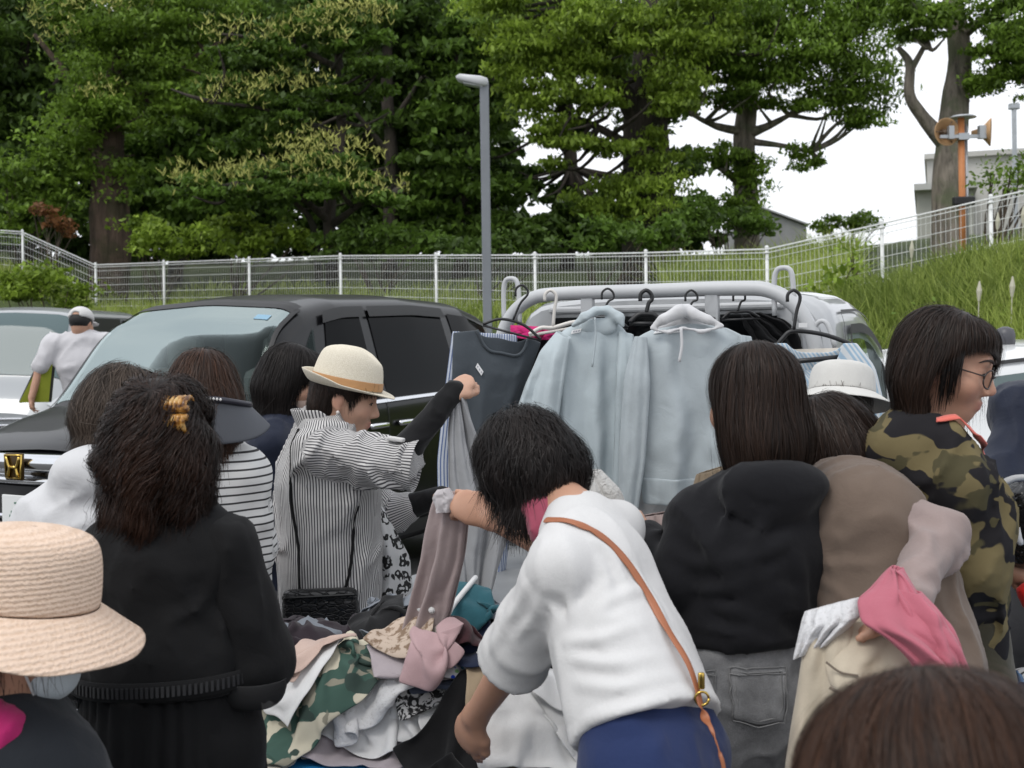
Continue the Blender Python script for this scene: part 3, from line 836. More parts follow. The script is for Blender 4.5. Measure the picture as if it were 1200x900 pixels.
shrub('round yellow green shrub under the tiered tree', [(275, 262, 25.2, 22, 12), (285, 285, 25.2, 40, 20), (335, 280, 25.2, 34, 20)], L_BRIGHT, 55, .14)
shrub('low mid green shrub behind the fence under the forked stems', [(440, 285, 24.5, 50, 20), (400, 290, 24.6, 40, 16), (490, 290, 24, 40, 16)], L_TIER, 56, .14)
shrub('dark shrub behind the fence at the foot of the lamp post', [(560, 290, 22, 50, 18), (620, 285, 22.5, 50, 20)], L_DARK, 57, .15)
shrub('dark shrub behind the fence at the foot of the ivy covered trunk', [(700, 280, 22, 50, 20), (770, 275, 22.5, 46, 24), (815, 262, 24, 30, 20)], L_TIER, 58, .14)
shrub('clipped green bush on the skyline right of the pale trunk', [(1000, 262, 30, 36, 10), (965, 264, 30, 20, 10)], L_MID, 59, .13)
shrub('green bush at the foot of the pale trunked tree', [(855, 262, 26, 40, 18), (895, 262, 26.4, 18, 14), (830, 250, 26, 24, 24)], L_TIER, 60, .13)
shrub('leafy sapling branch at the right edge before the pale building', [(1165, 205, 17, 22, 9), (1190, 200, 17, 24, 14), (1180, 222, 17, 20, 7), (1215, 215, 17, 24, 24)], L_MID, 61, .08, 40, 30)
shrub('broad leaved bright green weed on the fence behind the truck roof', [(988, 332, 14.6, 16, 9), (975, 340, 14.6, 12, 6)], L_BRIGHT, 62, .14, 26, 14)
for k, (lab, px, py, dd) in enumerate([('low broad leaved weed on the bank nearest the truck cab', 1062, 348, 12.6), ('low dark weed halfway up the grass bank', 1120, 330, 12.8), ('low weed clump on the grass bank at the right edge', 1178, 345, 12.0), ('yellowish weed high on the grass bank below the fence post', 1092, 312, 14.0)]):
    c_ = P(px, py, dd); zt_ = terrain(c_[:1], c_[1:2])[0]; pyy = 390 - (zt_ + .22 - H) / dd * F
    shrub(lab, [(px, pyy, dd, 20, 11), (px + 14, pyy + 4, dd + .2, 14, 8)], (L_TIER, L_MID, L_BRIGHT)[k % 3], 70 + k, .075, 46, 40, group='weeds on the grass bank', name='weed')
shrub('climbing vine on the fence right of the clothes rail', [(996, 292, 15.6, 6, 30), (1005, 320, 15.5, 6, 18)], L_BRIGHT, 63, .07, 26, 26)

# ------------------------------------------------------------------ grass
def blades(n, urange, drange, hgt, wid, r, side=0.0):
    u = r.uniform(*urange, n); off = r.uniform(*drange, n)
    y = fence_d(u) + off; x = (u - 600) / F * y; z = terrain(x, y)
    hh = hgt * (.5 + .8 * r.random(n)) * (1 + .35 * noise(np.stack([x, y, z], 1), .8, 9))
    lean = r.normal(0, .28, (n, 2)); a = r.random(n) * np.pi
    V = []
    for t_, wf in ((0, 1), (.55, .8), (1, .08)):
        c = np.stack([x + lean[:, 0] * hh * t_ ** 2, y + lean[:, 1] * hh * t_ ** 2, z - .03 + hh * (t_ - .12 * t_ ** 2)], 1)
        dxy = np.stack([np.cos(a), np.sin(a), 0 * a], 1) * (wid * wf / 2)
        V += [c - dxy, c + dxy]
    V = np.stack(V, 1).reshape(-1, 3); b = np.arange(n)[:, None] * 6
    Q = np.vstack([b + [[0, 1, 3, 2]], b + [[2, 3, 5, 4]]])
    lv = np.clip(.42 + .42 * noise(np.stack([x, y, z], 1), .7, 4) + .2 * noise(np.stack([x, y, z], 1), 2.5, 5) + r.normal(0, .22, n), 0, 1)
    return V, Q, np.repeat(lv, 6)
GR = leafmat('grass_leaf', (.13, .185, .035), (.36, .43, .11), .45)
r = np.random.default_rng(5)
parts = [blades(26000, (930, 1420), (-6.0, -.2), .42, .020, r), blades(12000, (980, 1420), (-5.0, -.8), .50, .022, r), blades(9000, (900, 1420), (-.2, 3), .36, .022, r), blades(9000, (-200, 930), (-1.8, .6), .3, .022, r),
         blades(9000, (780, 1000), (.5, 9), .8, .03, r), blades(5000, (-200, 600), (.5, 5), .4, .03, r)]
V = np.vstack([p[0] for p in parts]); o_ = 0; Qs = []
for p in parts: Qs.append(p[1] + o_); o_ += len(p[0])
me = mesh_from('grass', V, np.vstack(Qs), GR, smooth=False); point_attr(me, 'lv', np.concatenate([p[2] for p in parts]))
tag(link('grass', me), 'tall fresh green grass over the sloping bank', 'grass', kind='stuff')
# pale seed heads standing in the grass
mb = MB()
for i in range(9):
    u = r.uniform(1060, 1300); off = r.uniform(-3.5, -.6); y = fence_d(u) + off; x = (u - 600) / F * y; z = terrain(np.array([x]), np.array([y]))[0]
    mb.tube([(x, y, z), (x + .02, y, z + .6)], .006, 5); mb.tube([(x + .02, y, z + .58), (x + .025, y, z + .68), (x + .03, y, z + .78)], [.012, .028, .006], 6)
tag(mb.build('weeds', simple('seed_head', (.5, .48, .38), .9)), 'pale feathery seed heads in the bank grass', 'weeds', kind='stuff')

# ------------------------------------------------------------------ fence
FP = [(-190, 0), (-80, 0), (28, 0), (113, 0), (193, 0), (293, 0), (400, 0), (512, 0), (628, 0), (758, 0), (900, 0), (1035, 0), (1163, 0), (1300, 0), (1440, 0)]
WHITE = simple('white_coated_wire', (.78, .79, .78), .45, bump=0, var=.04)
def fpost(u):
    y = fence_d(u); x = (u - 600) / F * y; return np.array([x, y, np.interp(u, U, FB)])
pp = [fpost(u) for u, _ in FP]
fo = thing('fence', 'white welded mesh fence on steel posts along the bank', 'fence', pp[4])
FHT = 1.06
for i, p in enumerate(pp):
    mb = MB(); mb.tube([p + (0, 0, -.5), p + (0, 0, FHT + .03)], .024, 10); mb.lathe([(.001, .035), (.02, .03), (.028, .015), (.028, 0)][::-1], p + (0, 0, FHT + .02), 10)
    mb.box(p + (0, 0, .16), (.07, .05, .03)); mb.box(p + (0, 0, FHT - .05), (.07, .05, .03))
    mb.build('post', WHITE, fo, smooth=True)
for i in range(len(pp) - 1):
    a, b = pp[i], pp[i + 1]; L = np.linalg.norm((b - a)[:2]); nv = int(L / .06)
    mb = MB(); off = vec(0, -.03, 0)
    for k in range(1, nv):
        q = a + (b - a) * k / nv + off; mb.tube([q + (0, 0, .02), q + (0, 0, FHT)], .0026, 3, cap=False)
    for hz in (.03, .18, .33, .48, .63, .78, .93):
        mb.tube([a + off + (0, 0, hz), b + off + (0, 0, hz)], .0038, 4, cap=False)
    q0, q1 = a + off, b + off
    mb.tube([q0 + (0, 0, FHT), q1 + (0, 0, FHT)], .011, 5, cap=False); mb.tube([q0 + (0, -.05, FHT - .05), q1 + (0, -.05, FHT - .05)], .006, 5, cap=False)
    mb.build('mesh_panel', WHITE, fo)

# ------------------------------------------------------------------ lamp post
GREYP = simple('grey_painted_steel', (.20, .215, .235), .5, var=.06)
b = P(571, 352, 16); zt = P(567.5, 97, 16)[2]
x0 = b[0]; z0 = terrain(b[:1], b[1:2])[0]
o = thing('street_lamp', 'tall square grey lamp post with a slim head pointing left', 'street lamp', (x0, 16, z0))
MB().box((x0, 16, (z0 + zt) / 2 - .15), (.12, .12, zt - z0 + .3), bev=.012).build('pole', GREYP, o)
MB().box((x0, 16, z0 + .02), (.3, .3, .04), bev=.01).build('base_plate', GREYP, o)
mb = MB()
R = np.array([[math.cos(.2), 0, math.sin(.2)], [0, 1, 0], [-math.sin(.2), 0, math.cos(.2)]])
pr = [(-.22, .03, .05), (-.20, .06, .07), (.12, .07, .08), (.17, .05, .04)]
sec = []
for x, hw, hh in [(-.24, .05, .012), (-.2, .11, .045), (.08, .12, .07), (.17, .10, .06), (.2, .05, .02)]:
    a = np.linspace(0, 2 * np.pi, 17)[:-1]
    sec.append(np.stack([np.full(16, x), np.sign(np.cos(a)) * np.abs(np.cos(a)) ** .5 * hw, np.sign(np.sin(a)) * np.abs(np.sin(a)) ** .5 * hh], 1))
S = np.array(sec); S = np.concatenate([S, S[:, :1]], 1) @ R.T + (x0 - .14, 16, zt + .03)
mb.grid(S)
mb.build('lamp_head', simple('pale_grey_cast', (.55, .56, .57), .4), o, smooth=True)
MB().box((x0 - .15, 16, zt - .035), (.26, .15, .012), R).build('lens', simple('lamp_glass', (.45, .47, .47), .15), o)

# ------------------------------------------------------------------ loudspeaker pole
p0 = P(1128, 265, 18.5); gz = terrain(p0[:1], p0[1:2])[0]; zt = P(1128, 138, 18.5)[2]
x0 = p0[0]; y0 = 18.5
ORG = simple('orange_paint', (.52, .20, .07), .6, var=.15); BEIGE = simple('faded_tan_plastic', (.50, .30, .15), .6, var=.1); GALV = simple('galvanised_steel', (.42, .44, .46), .45, .6, var=.1)
o = thing('loudspeaker_pole', 'orange pole carrying two tan horn loudspeakers', 'loudspeaker', (x0, y0, gz))
MB().tube([(x0, y0, gz - .2), (x0, y0, zt)], .05, 14).build('pole', ORG, o, smooth=True)
MB().tube([(x0 + .085, y0 + .03, gz - .2), (x0 + .085, y0 + .03, zt - .1)], .025, 8).build('conduit', GALV, o, smooth=True)
MB().lathe([(.001, .03), (.16, .02), (.2, 0), (.2, -.012), (.001, -.012)], (x0 + .03, y0, zt + .01), 24).build('cap', GALV, o, smooth=True)
mb = MB()
za = P(1128, 161, 18.5)[2]
mb.box((x0 + .01, y0 - .09, za), (.75, .05, .05)); mb.box((x0, y0 - .05, za), (.16, .14, .1)); mb.box((x0 - .2, y0 - .1, za + .06), (.08, .1, .2)); mb.box((x0 + .28, y0 - .1, za + .06), (.1, .1, .2))
mb.build('bracket', GALV, o)
MB().box((x0, y0 - .06, P(1128, 236, 18.5)[2]), (.32, .14, .13), bev=.02).build('clamp_box', simple('black_plastic', (.02, .02, .022), .5), o)
for px, yaw, tilt in ((1107, .25, .1), (1156, 1.15, .1)):
    c = P(px, 155, 18.5); ax = nrm((math.sin(yaw), -math.cos(yaw), -.05)); s = nrm(np.cross(ax, (0, 0, 1))); u_ = np.cross(s, ax)
    Rm = np.stack([s, u_, ax], 1)
    mb = MB(); mb.lathe([(.03, -.22), (.05, -.15), (.1, -.05), (.19, .03), (.215, .05), (.215, .065), (.19, .045), (.1, -.02), (.05, -.08), (.001, -.09)], c, 28, R=Rm)
    hn = mb.build('horn', BEIGE, o, smooth=True)
    mb = MB(); mb.lathe([(.001, .05), (.03, .04), (.05, 0), (.05, -.06)], c, 16, R=Rm)
    for k in range(3):
        a = k * 2.09; mb.tube([c + ax * .02, c + ax * .055 + (s * math.cos(a) + u_ * math.sin(a)) * .19], .008, 5)
    mb.build('reflector', simple('horn_core', (.13, .09, .06), .6), hn, smooth=True)

# ------------------------------------------------------------------ far buildings
CONC = simple('pale_render', (.50, .49, .46), .85, bump=.2, bscale=5, var=.08, vscale=.6)
CONC2 = simple('grey_beige_render', (.36, .36, .32), .85, bump=.2, bscale=5, var=.08, vscale=.6)
WIN = simple('dark_window', (.05, .06, .07), .1)
d = 62; s = d / F
o = thing('building', 'low pale flat roofed building at the right behind the forked tree', 'building', (P(1130, 300, d)[0], d, 2))
def pxbox(mb, x0, x1, y0, y1, d0, dep, bev=0):
    a = P(x0, y0, d0); b_ = P(x1, y1, d0); zb = min(b_[2], a[2])
    e = nrm(vec(a[0] + .5, d0, 0)); wd = vec(e[1], -e[0], 0); Wd = abs(b_[0] - a[0]) * .93
    c = vec(a[0], d0, 0) + wd * Wd / 2 + e * dep / 2
    mb.box((c[0], c[1], (a[2] + zb) / 2), (Wd, dep, abs(a[2] - zb)), np.stack([wd, e, vec(0, 0, 1)], 1), bev=bev); return mb
pxbox(MB(), 1086, 1330, 183, 330, d, 10).build('wall', CONC, o)
pxbox(MB(), 1074, 1142, 222, 330, d - 3, 12).build('wall', CONC2, o)
pxbox(MB(), 1071, 1146, 215.5, 221.8, d - 3.6, 13).build('roof', simple('roof_slab', (.45, .45, .43), .8), o)
pxbox(MB(), 1083, 1332, 180.5, 182.8, d - .25, 14.5).build('parapet', CONC, o)
pxbox(MB(), 1150, 1168, 236, 262, d - .08, .05).build('window', WIN, o)
pxbox(MB(), 1186, 1206, 236, 262, d - .08, .05).build('window', WIN, o)
q = P(1189, 180, 58); mb = MB(); zt = P(1189, 126, 58)[2]
mb.tube([(q[0], 58, 2), (q[0], 58, zt)], .12, 8); mb.box((q[0], 58, zt + .05), (.5, .3, .3), bev=.05)
tag(mb.build('utility_pole', GALV, smooth=False), 'thin grey pole with a small head above the pale building', 'pole')
o = thing('shed', 'low grey shed with a sloping roof on the skyline', 'shed', (P(915, 300, 48)[0], 48, 2.5))
a = P(880, 262, 48); b_ = P(945, 262, 48); tpk = P(893, 246, 48); zz = 2.0
mb = MB()
V = [(a[0], 48, zz), (b_[0], 48, zz), (b_[0], 48, b_[2] - .1), (tpk[0], 48, tpk[2]), (a[0], 48, tpk[2] - .15)]
V2 = [(x, y + 6, z) for x, y, z in V]
n = 5
mb.add(V + V2, [tuple(range(5)), tuple(range(5, 10))[::-1]] + [(i, i + 5, (i + 1) % 5 + 5, (i + 1) % 5) for i in range(5)])
mb.build('wall', simple('weathered_grey_board', (.34, .34, .34), .85, var=.08), o)
mb = MB(); mb.box(((tpk[0] + b_[0]) / 2, 51, (tpk[2] + b_[2]) / 2 + .02), (math.hypot(b_[0] - tpk[0], b_[2] - tpk[2]) + .2, 6.4, .06), frame_R((b_[0] - tpk[0], 0, b_[2] - .1 - tpk[2]), (0, 1, 0), np.cross((b_[0] - tpk[0], 0, b_[2] - .1 - tpk[2]), (0, 1, 0))))
mb.build('roof', simple('grey_sheet_roof', (.42, .42, .42), .7), o)
# ================================================================== vehicles
class Loft:
    """car skin from cross sections; x runs from the nose to the tail, y to the car's near side"""
    def warp(s, x): return x - s.wk * np.clip((x - .8) / .6, 0, 1) if s.wk else x
    def __init__(s, st, origin, B, N, crown=.03, wk=0):
        s.wk = wk
        st = np.asarray(st, float)
        s.x = st[:, 0]; s.st = st; s.o = np.asarray(origin, float); s.B = np.asarray(B, float); s.N = np.asarray(N, float); s.crown = crown
    def par(s, x):
        return [np.interp(x, s.x, s.st[:, k]) for k in range(1, 7)]
    def local(s, x, v):
        """v 0 bottom centre .. 1 top centre .. 2 bottom centre on the far side"""
        x = np.asarray(x, float); v = np.asarray(v, float)
        side = np.where(v > 1, -1.0, 1.0); vv = np.where(v > 1, 2 - v, v)
        # smooth along the length by averaging neighbours
        acc = 0
        for dx, wgt in ((-.05, .25), (0, .5), (.05, .25)):
            zs, zb, zt, ys, yb, yt = s.par(x + dx)
            KV = [0, .1, .2, .35, .5, .56, .74, .80, .88, 1.0]
            ky = [0 * ys, ys - .1, ys, yb + .012, yb, yb - .02 - .02 * (zt - zb > .2), yt + .035, yt - .0, yt - .1, 0 * ys]
            kz = [zs, zs, zs + .09, zs + (zb - zs) * .5, zb - .01, zb + .05 * np.clip((zt - zb) * 3, 0, 1), zt - np.minimum(.12, (zt - zb) * .5), zt - .045, zt, zt + s.crown]
            y = 0; z = 0
            for k in range(len(KV) - 1):
                m = (vv >= KV[k]) & ((vv < KV[k + 1]) | (k == len(KV) - 2))
                f = np.clip((vv - KV[k]) / (KV[k + 1] - KV[k]), 0, 1)
                y = y + np.where(m, ky[k] * (1 - f) + ky[k + 1] * f, 0); z = z + np.where(m, kz[k] * (1 - f) + kz[k + 1] * f, 0)
            acc = acc + wgt * np.stack([s.warp(x) + 0 * y, y * side, z], -1)
        return acc
    def world(s, L):
        return s.o + L[..., :1] * s.B + L[..., 1:2] * s.N + L[..., 2:] * vec(0, 0, 1)
    def grid(s, xs, vs):
        X, Vv = np.meshgrid(xs, vs, indexing='ij')
        return s.local(X, Vv)
    def body(s, name, mat, parent, nx=90, sub=True, hole=None):
        xs = np.unique(np.concatenate([np.linspace(s.x[0], s.x[-1], nx), s.x]))
        h = np.array([0, .05, .1, .14, .17, .2, .235, .27, .31, .35, .39, .43, .47, .485, .5, .52, .54, .56, .6, .64, .68, .72, .74, .77, .8, .84, .88, .92, .96, 1.0])
        vs = np.concatenate([h, (2 - h[::-1])[1:]])
        L = s.grid(xs, vs)
        # soften the sections across v
        for _ in range(2):
            L[:, 1:-1] = .5 * L[:, 1:-1] + .25 * (L[:, :-2] + L[:, 2:])
        G = s.world(L); a, b = G.shape[:2]
        mb = MB()
        Fc = []
        for i in range(a - 1):
            for j in range(b - 1):
                if hole and hole(.5 * (xs[i] + xs[i + 1]), .5 * (vs[j] + vs[j + 1])): continue
                Fc.append((i * b + j, i * b + j + 1, (i + 1) * b + j + 1, (i + 1) * b + j))
        mb.add(G.reshape(-1, 3), Fc)
        for i in (0, a - 1):
            c = G[i].mean(0); k = mb.n
            V = np.vstack([G[i], c[None]]); mb.add(V, [(j, j + 1, b) if i else (j + 1, j, b) for j in range(b - 1)])
        o = mb.build(name, mat, parent, smooth=True)
        if sub: m = o.modifiers.new('s', 'SUBSURF'); m.levels = 1; m.render_levels = 1
        return o
    def patch(s, name, c, mat, parent, off=.006, nu=14, nv=10, th=0.0, build=True):
        """four corners (x,v) in order; bilinear in between, pushed outward"""
        c = np.asarray(c, float); a, b = np.meshgrid(np.linspace(0, 1, nu), np.linspace(0, 1, nv), indexing='ij')
        X = (1 - a) * (1 - b) * c[0, 0] + a * (1 - b) * c[1, 0] + a * b * c[2, 0] + (1 - a) * b * c[3, 0]
        Vv = (1 - a) * (1 - b) * c[0, 1] + a * (1 - b) * c[1, 1] + a * b * c[2, 1] + (1 - a) * b * c[3, 1]
        G = 0
        for dv, wg in ((-.018, .25), (0, .5), (.018, .25)): G = G + wg * s.local(X, Vv + dv)
        G = s.world(G)
        n = np.cross(np.gradient(G, axis=0), np.gradient(G, axis=1)); n /= np.maximum(np.linalg.norm(n, axis=2, keepdims=True), 1e-9)
        cen = s.o + (s.x[-1] + s.x[0]) / 2 * s.B + vec(0, 0, .9)
        if ((G - cen) * n).sum(2).mean() < 0: n = -n
        G = G + n * off
        if not build: return G
        return MB().grid(G).build(name, mat, parent, smooth=True)
    def pt(s, x, y, z): return s.o + s.warp(x) * s.B + y * s.N + vec(0, 0, z)
    def R(s): return np.stack([s.B, s.N, vec(0, 0, 1)], 1)
    def wheel(s, x, y, r, parent, side=1):
        c = s.pt(x, y, r); ax = s.N * side
        Rm = np.stack([s.B, np.cross(ax, s.B), ax], 1)
        mb = MB(); mb.lathe([(.6 * r, -.09), (.9 * r, -.1), (r, -.07), (r, .07), (.92 * r, .1), (.66 * r, .1), (.64 * r, .07)], c, 30, R=Rm)
        t_ = mb.build('tyre', TYRE, parent, smooth=True)
        mb = MB(); mb.lathe([(.64 * r, .085), (.6 * r, .05), (.2 * r, .06), (.001, .065)], c, 30, R=Rm)
        for k in range(5):
            a = k * 1.2566; dd = s.B * math.cos(a) + np.cross(ax, s.B) * math.sin(a)
            mb.tube([c + ax * .075 + dd * .12 * r, c + ax * .08 + dd * .6 * r], .03, 6)
        mb.build('rim', RIM, t_, smooth=True)
        MB().lathe([(.001, .0), (1.22 * r, .0), (1.22 * r, -.02)], c - ax * .02 + vec(0, 0, .02), 30, R=Rm).build('wheel_arch', DARKP, parent)
TYRE = simple('tyre_rubber', (.02, .02, .02), .85); RIM = simple('alloy', (.45, .45, .46), .3, .9); DARKP = simple('dark_plastic', (.018, .018, .019), .55)
def paint(name, col, metal=0, rough=.28, flake=0):
    t = NT(name); b = t.b; b.inputs['Base Color'].default_value = (*col, 1); b.inputs['Metallic'].default_value = metal
    b.inputs['Roughness'].default_value = rough; b.inputs['Coat Weight'].default_value = .9 if sum(col) > .1 else .28; b.inputs['Specular IOR Level'].default_value = .5 if sum(col) > .1 else .25; b.inputs['Coat Roughness'].default_value = .03
    n = t.noise(3, 3, .5); t.bump(n, .05, .01)
    return t.m
BLACKP = paint('black_car_paint', (.005, .005, .006), 0, .3); SILVP = paint('silver_car_paint', (.34, .355, .365), .3, .4)
GREYPT = paint('silver_grey_truck_paint', (.42, .43, .44), .2, .4); WHITEP = paint('white_car_paint', (.75, .76, .76), 0, .3)
CHROME = simple('chrome', (.75, .76, .78), .12, 1.0); GOLD = simple('gold_plating', (.55, .38, .10), .2, 1.0)
def glass(name, col, rough=.03, sp=.6):
    t = NT(name); b = t.b; b.inputs['Base Color'].default_value = (*col, 1); b.inputs['Roughness'].default_value = rough; b.inputs['Specular IOR Level'].default_value = sp
    b.inputs['Coat Weight'].default_value = 0
    return t.m
def clearglass(name, tint, refl=.12):
    t = NT(name); tr = t.n('ShaderNodeBsdfTransparent'); tr.inputs[0].default_value = (*tint, 1)
    gl = t.n('ShaderNodeBsdfGlossy'); gl.inputs['Roughness'].default_value = .03; gl.inputs['Color'].default_value = (.80, .93, .92, 1)
    lw = t.n('ShaderNodeLayerWeight'); lw.inputs[0].default_value = refl
    m = t.n('ShaderNodeMixShader'); t.l(t.math('MULTIPLY', lw.outputs['Fresnel'], .47), m.inputs[0]); t.l(tr.outputs[0], m.inputs[1]); t.l(gl.outputs[0], m.inputs[2])
    t.l(m.outputs[0], t.t.nodes['Material Output'].inputs[0]); return t.m
G_DARK = glass('privacy_glass', (.003, .0035, .004), .05, .07); G_TEAL = clearglass('windscreen_glass', (.66, .74, .72), .2); G_TINT = clearglass('tinted_glass', (.55, .64, .62), .2)
LAMPG = glass('headlight_glass', (.55, .57, .58), .1)
PLATE = simple('number_plate_white', (.75, .76, .75), .5)
def rrect_sec(c, R, w, h, th, r=.01): return MB().box(c, (th, w, h), R, bev=r)

# ---------------- black minivan
a40 = math.radians(27)
Bv = vec(math.sin(a40), math.cos(a40), 0); Nv = vec(math.cos(a40), -math.sin(a40), 0)
o0 = P(42, 540, 6.0); o0[2] = 0
st = [(-.03, .30, .66, .86, .60, .62, .50), (.05, .24, .78, .95, .74, .76, .64), (.2, .2, .90, 1.02, .81, .82, .72), (.5, .2, 1.0, 1.10, .845, .845, .77), (.74, .2, 1.06, 1.15, .85, .85, .78),
      (.9, .2, 1.08, 1.25, .85, .85, .76), (1.25, .2, 1.10, 1.55, .85, .85, .68), (1.6, .2, 1.11, 1.73, .85, .85, .64), (1.95, .2, 1.12, 1.79, .85, .85, .635), (2.75, .2, 1.13, 1.81, .85, .85, .63), (3.5, .2, 1.14, 1.78, .85, .85, .62),
      (3.9, .22, 1.14, 1.70, .84, .84, .60), (4.07, .3, 1.12, 1.35, .80, .80, .62), (4.13, .34, .9, 1.1, .72, .72, .58)]
car = Loft(st, o0, Bv, Nv, .03, .26)
o = thing('parked_car', 'glossy black minivan with a gold emblem behind the shoppers at the left', 'car', car.pt(2, 0, 0), 'parked cars')
def sideglass(x0, x1, lo=.535, hi=.755):
    return lambda x, v: (x0 < x < x1) and (lo < min(v, 2 - v) < hi)
hole_ws = lambda x, v: 0.9 < x < 1.55 and .83 < min(v, 2 - v)
car.body('body', BLACKP, o, hole=hole_ws)
car.patch('windscreen', [(.80, .815), (.80, 1.185), (1.60, 1.175), (1.60, .825)], G_TEAL, o, .007, 18, 20)
for nm_, cs_ in (('windscreen_seal', [(.78, .800), (.78, .822), (1.62, .832), (1.62, .810)]), ('windscreen_seal', [(.78, 1.178), (.78, 1.200), (1.62, 1.190), (1.62, 1.168)]), ('windscreen_seal', [(1.55, .825), (1.55, 1.175), (1.66, 1.175), (1.66, .825)])):
    car.patch(nm_, cs_, DARKP, o, .010, 20, 14)
car.patch('cowl', [(.74, .82), (.74, 1.18), (.81, 1.18), (.81, .82)], DARKP, o, .004)
# cabin seen through the windscreen
cab_in = simple('cabin_trim', (.22, .23, .23), .8, var=.1)
mb = MB(); mb.box(car.pt(1.08, 0, 1.06), (.5, 1.5, .08), car.R(), bev=.03); mb.box(car.pt(2.5, 0, 1.3), (.04, 1.35, .7), car.R())
mb.build('dashboard', cab_in, o)
for sy in (.38, -.38):
    mb = MB(); mb.box(car.pt(1.75, sy, 1.05), (.16, .5, .62), car.R(), bev=.06); mb.box(car.pt(1.77, sy, 1.45), (.1, .26, .2), car.R(), bev=.04); mb.build('seat', simple('seat_cloth', (.12, .12, .12), .9), o)
mb = MB(); a = np.linspace(0, 6.283, 28); ctr = car.pt(1.25, -.36, 1.2)
mb.tube(np.array([ctr + Nv * math.cos(q) * .18 + (vec(0, 0, .9) + Bv * .4) * math.sin(q) * .18 for q in a]), .014, 6); mb.build('steering_wheel', DARKP, o, smooth=True)
mb = MB(); mb.box(car.pt(1.12, -.1, 1.16), (.35, .5, .01), np.stack([nrm(Bv + vec(0, 0, .25)), Nv, nrm(vec(0, 0, 1) - Bv * .25)], 1)); mb.build('sunshade', simple('pale_card', (.70, .74, .71), .8), o)
for s in (1, -1):
    f = lambda v: v if s > 0 else 2 - v
    car.patch('front_window', [(1.62, f(.545)), (2.14, f(.545)), (2.14, f(.755)), (1.80, f(.755))], G_DARK, o, .005)
    car.patch('quarter_window', [(1.14, f(.545)), (1.55, f(.545)), (1.66, f(.73)), (1.5, f(.68))], G_TINT if s > 0 else G_DARK, o, .005)
    car.patch('rear_window', [(2.24, f(.545)), (3.16, f(.545)), (3.14, f(.757)), (2.24, f(.757))], G_DARK, o, .005)
    car.patch('rear_window', [(3.27, f(.55)), (3.88, f(.56)), (3.8, f(.745)), (3.25, f(.755))], G_DARK, o, .005)
    car.patch('window_visor', [(1.74, f(.735)), (2.19, f(.735)), (2.19, f(.775)), (1.77, f(.775))], DARKP, o, .022)
    car.patch('window_visor', [(2.23, f(.735)), (3.18, f(.735)), (3.16, f(.775)), (2.23, f(.775))], DARKP, o, .022)
    car.patch('belt_trim', [(1.58, f(.515)), (3.88, f(.525)), (3.88, f(.540)), (1.58, f(.535))], CHROME, o, .011, 24, 3)
    for xh in (2.06, 2.38):
        h = MB().box(car.pt(xh, s * .872, 1.0), (.2, .03, .035), car.R(), bev=.012).build('door_handle', CHROME, o, smooth=True)
    for xg in (1.58, 2.19, 3.21):
        g = car.patch('door_gap', [(xg, f(.22)), (xg + .008, f(.22)), (xg + .008, f(.53)), (xg, f(.53))], DARKP, o, .002, 3, 14)
    car.patch('sill_trim', [(1.0, f(.2)), (3.4, f(.2)), (3.4, f(.235)), (1.0, f(.235))], DARKP, o, .008)
    mb = MB(); mb.box(car.pt(1.5, s * .98, 1.2), (.11, .2, .16), car.R(), bev=.045); mb.box(car.pt(1.5, s * .88, 1.13), (.06, .12, .05), car.R(), bev=.015); mb.build('wing_mirror', BLACKP, o, smooth=True)
    for x in (.72, 3.35): car.wheel(x, s * .765, .31, o, s)
    car.patch('headlight', [(.03, f(.50)), (.38, f(.52)), (.42, f(.60)), (.03, f(.72))], LAMPG, o, .012)
# nose
car.patch('bonnet', [(.07, .80), (.07, 1.20), (.72, 1.19), (.72, .81)], BLACKP, o, .012, 18, 24)
R_ = car.R()
mb = MB()
def nosecurve(z, w, x0, n=17): return [car.pt(x0 + .14 * (y / .75) ** 2, y, z) for y in np.linspace(-w, w, n)]
mb.tube(nosecurve(.94, .70, -.075), .042, 8, flat=1.1); mb.tube(nosecurve(.85, .68, -.075), .02, 8); mb.build('grille_bar', CHROME, o, smooth=True)
g = np.array([[p + vec(0, 0, dz) for p in nosecurve(.92, .68, -.05)] for dz in (-.09, .05)]); MB().grid(g).build('grille', CHROME, o, smooth=True)
g = np.array([[p + vec(0, 0, dz) for p in nosecurve(.75, .64, -.065)] for dz in (-.07, .07)]); MB().grid(g).build('lower_grille', DARKP, o, smooth=True)
mb = MB(); mb.tube(nosecurve(.67, .66, -.085), .016, 8); mb.build('bumper_trim', CHROME, o, smooth=True)
g = np.array([[p for p in nosecurve(z, .66, x)] for z, x in ((.22, -.0), (.3, -.07), (.45, -.08), (.64, -.07))]); MB().grid(g).build('bumper', DARKP, o, smooth=True)
pl = MB().box(car.pt(-.115, .06, .70), (.012, .33, .165), R_, bev=.004).build('number_plate', PLATE, o)
# plate characters (too blurred in the photograph to read): small dark strokes
mb = MB()
for k, (y, z, w_, h_) in enumerate([(-.05, .045, .05, .03), (.03, .045, .035, .03), (-.1, -.02, .018, .05), (-.03, -.02, .03, .07), (.03, -.02, .03, .07), (.075, -.02, .012, .012), (.11, -.02, .03, .07)]):
    mb.box(car.pt(-.123, .06 + y, .70 + z), (.002, w_, h_ * .22), R_); mb.box(car.pt(-.123, .06 + y + w_ * .3, .70 + z), (.002, .007, h_), R_)
mb.build('plate_marks', simple('plate_green', (.05, .16, .10), .6), pl)
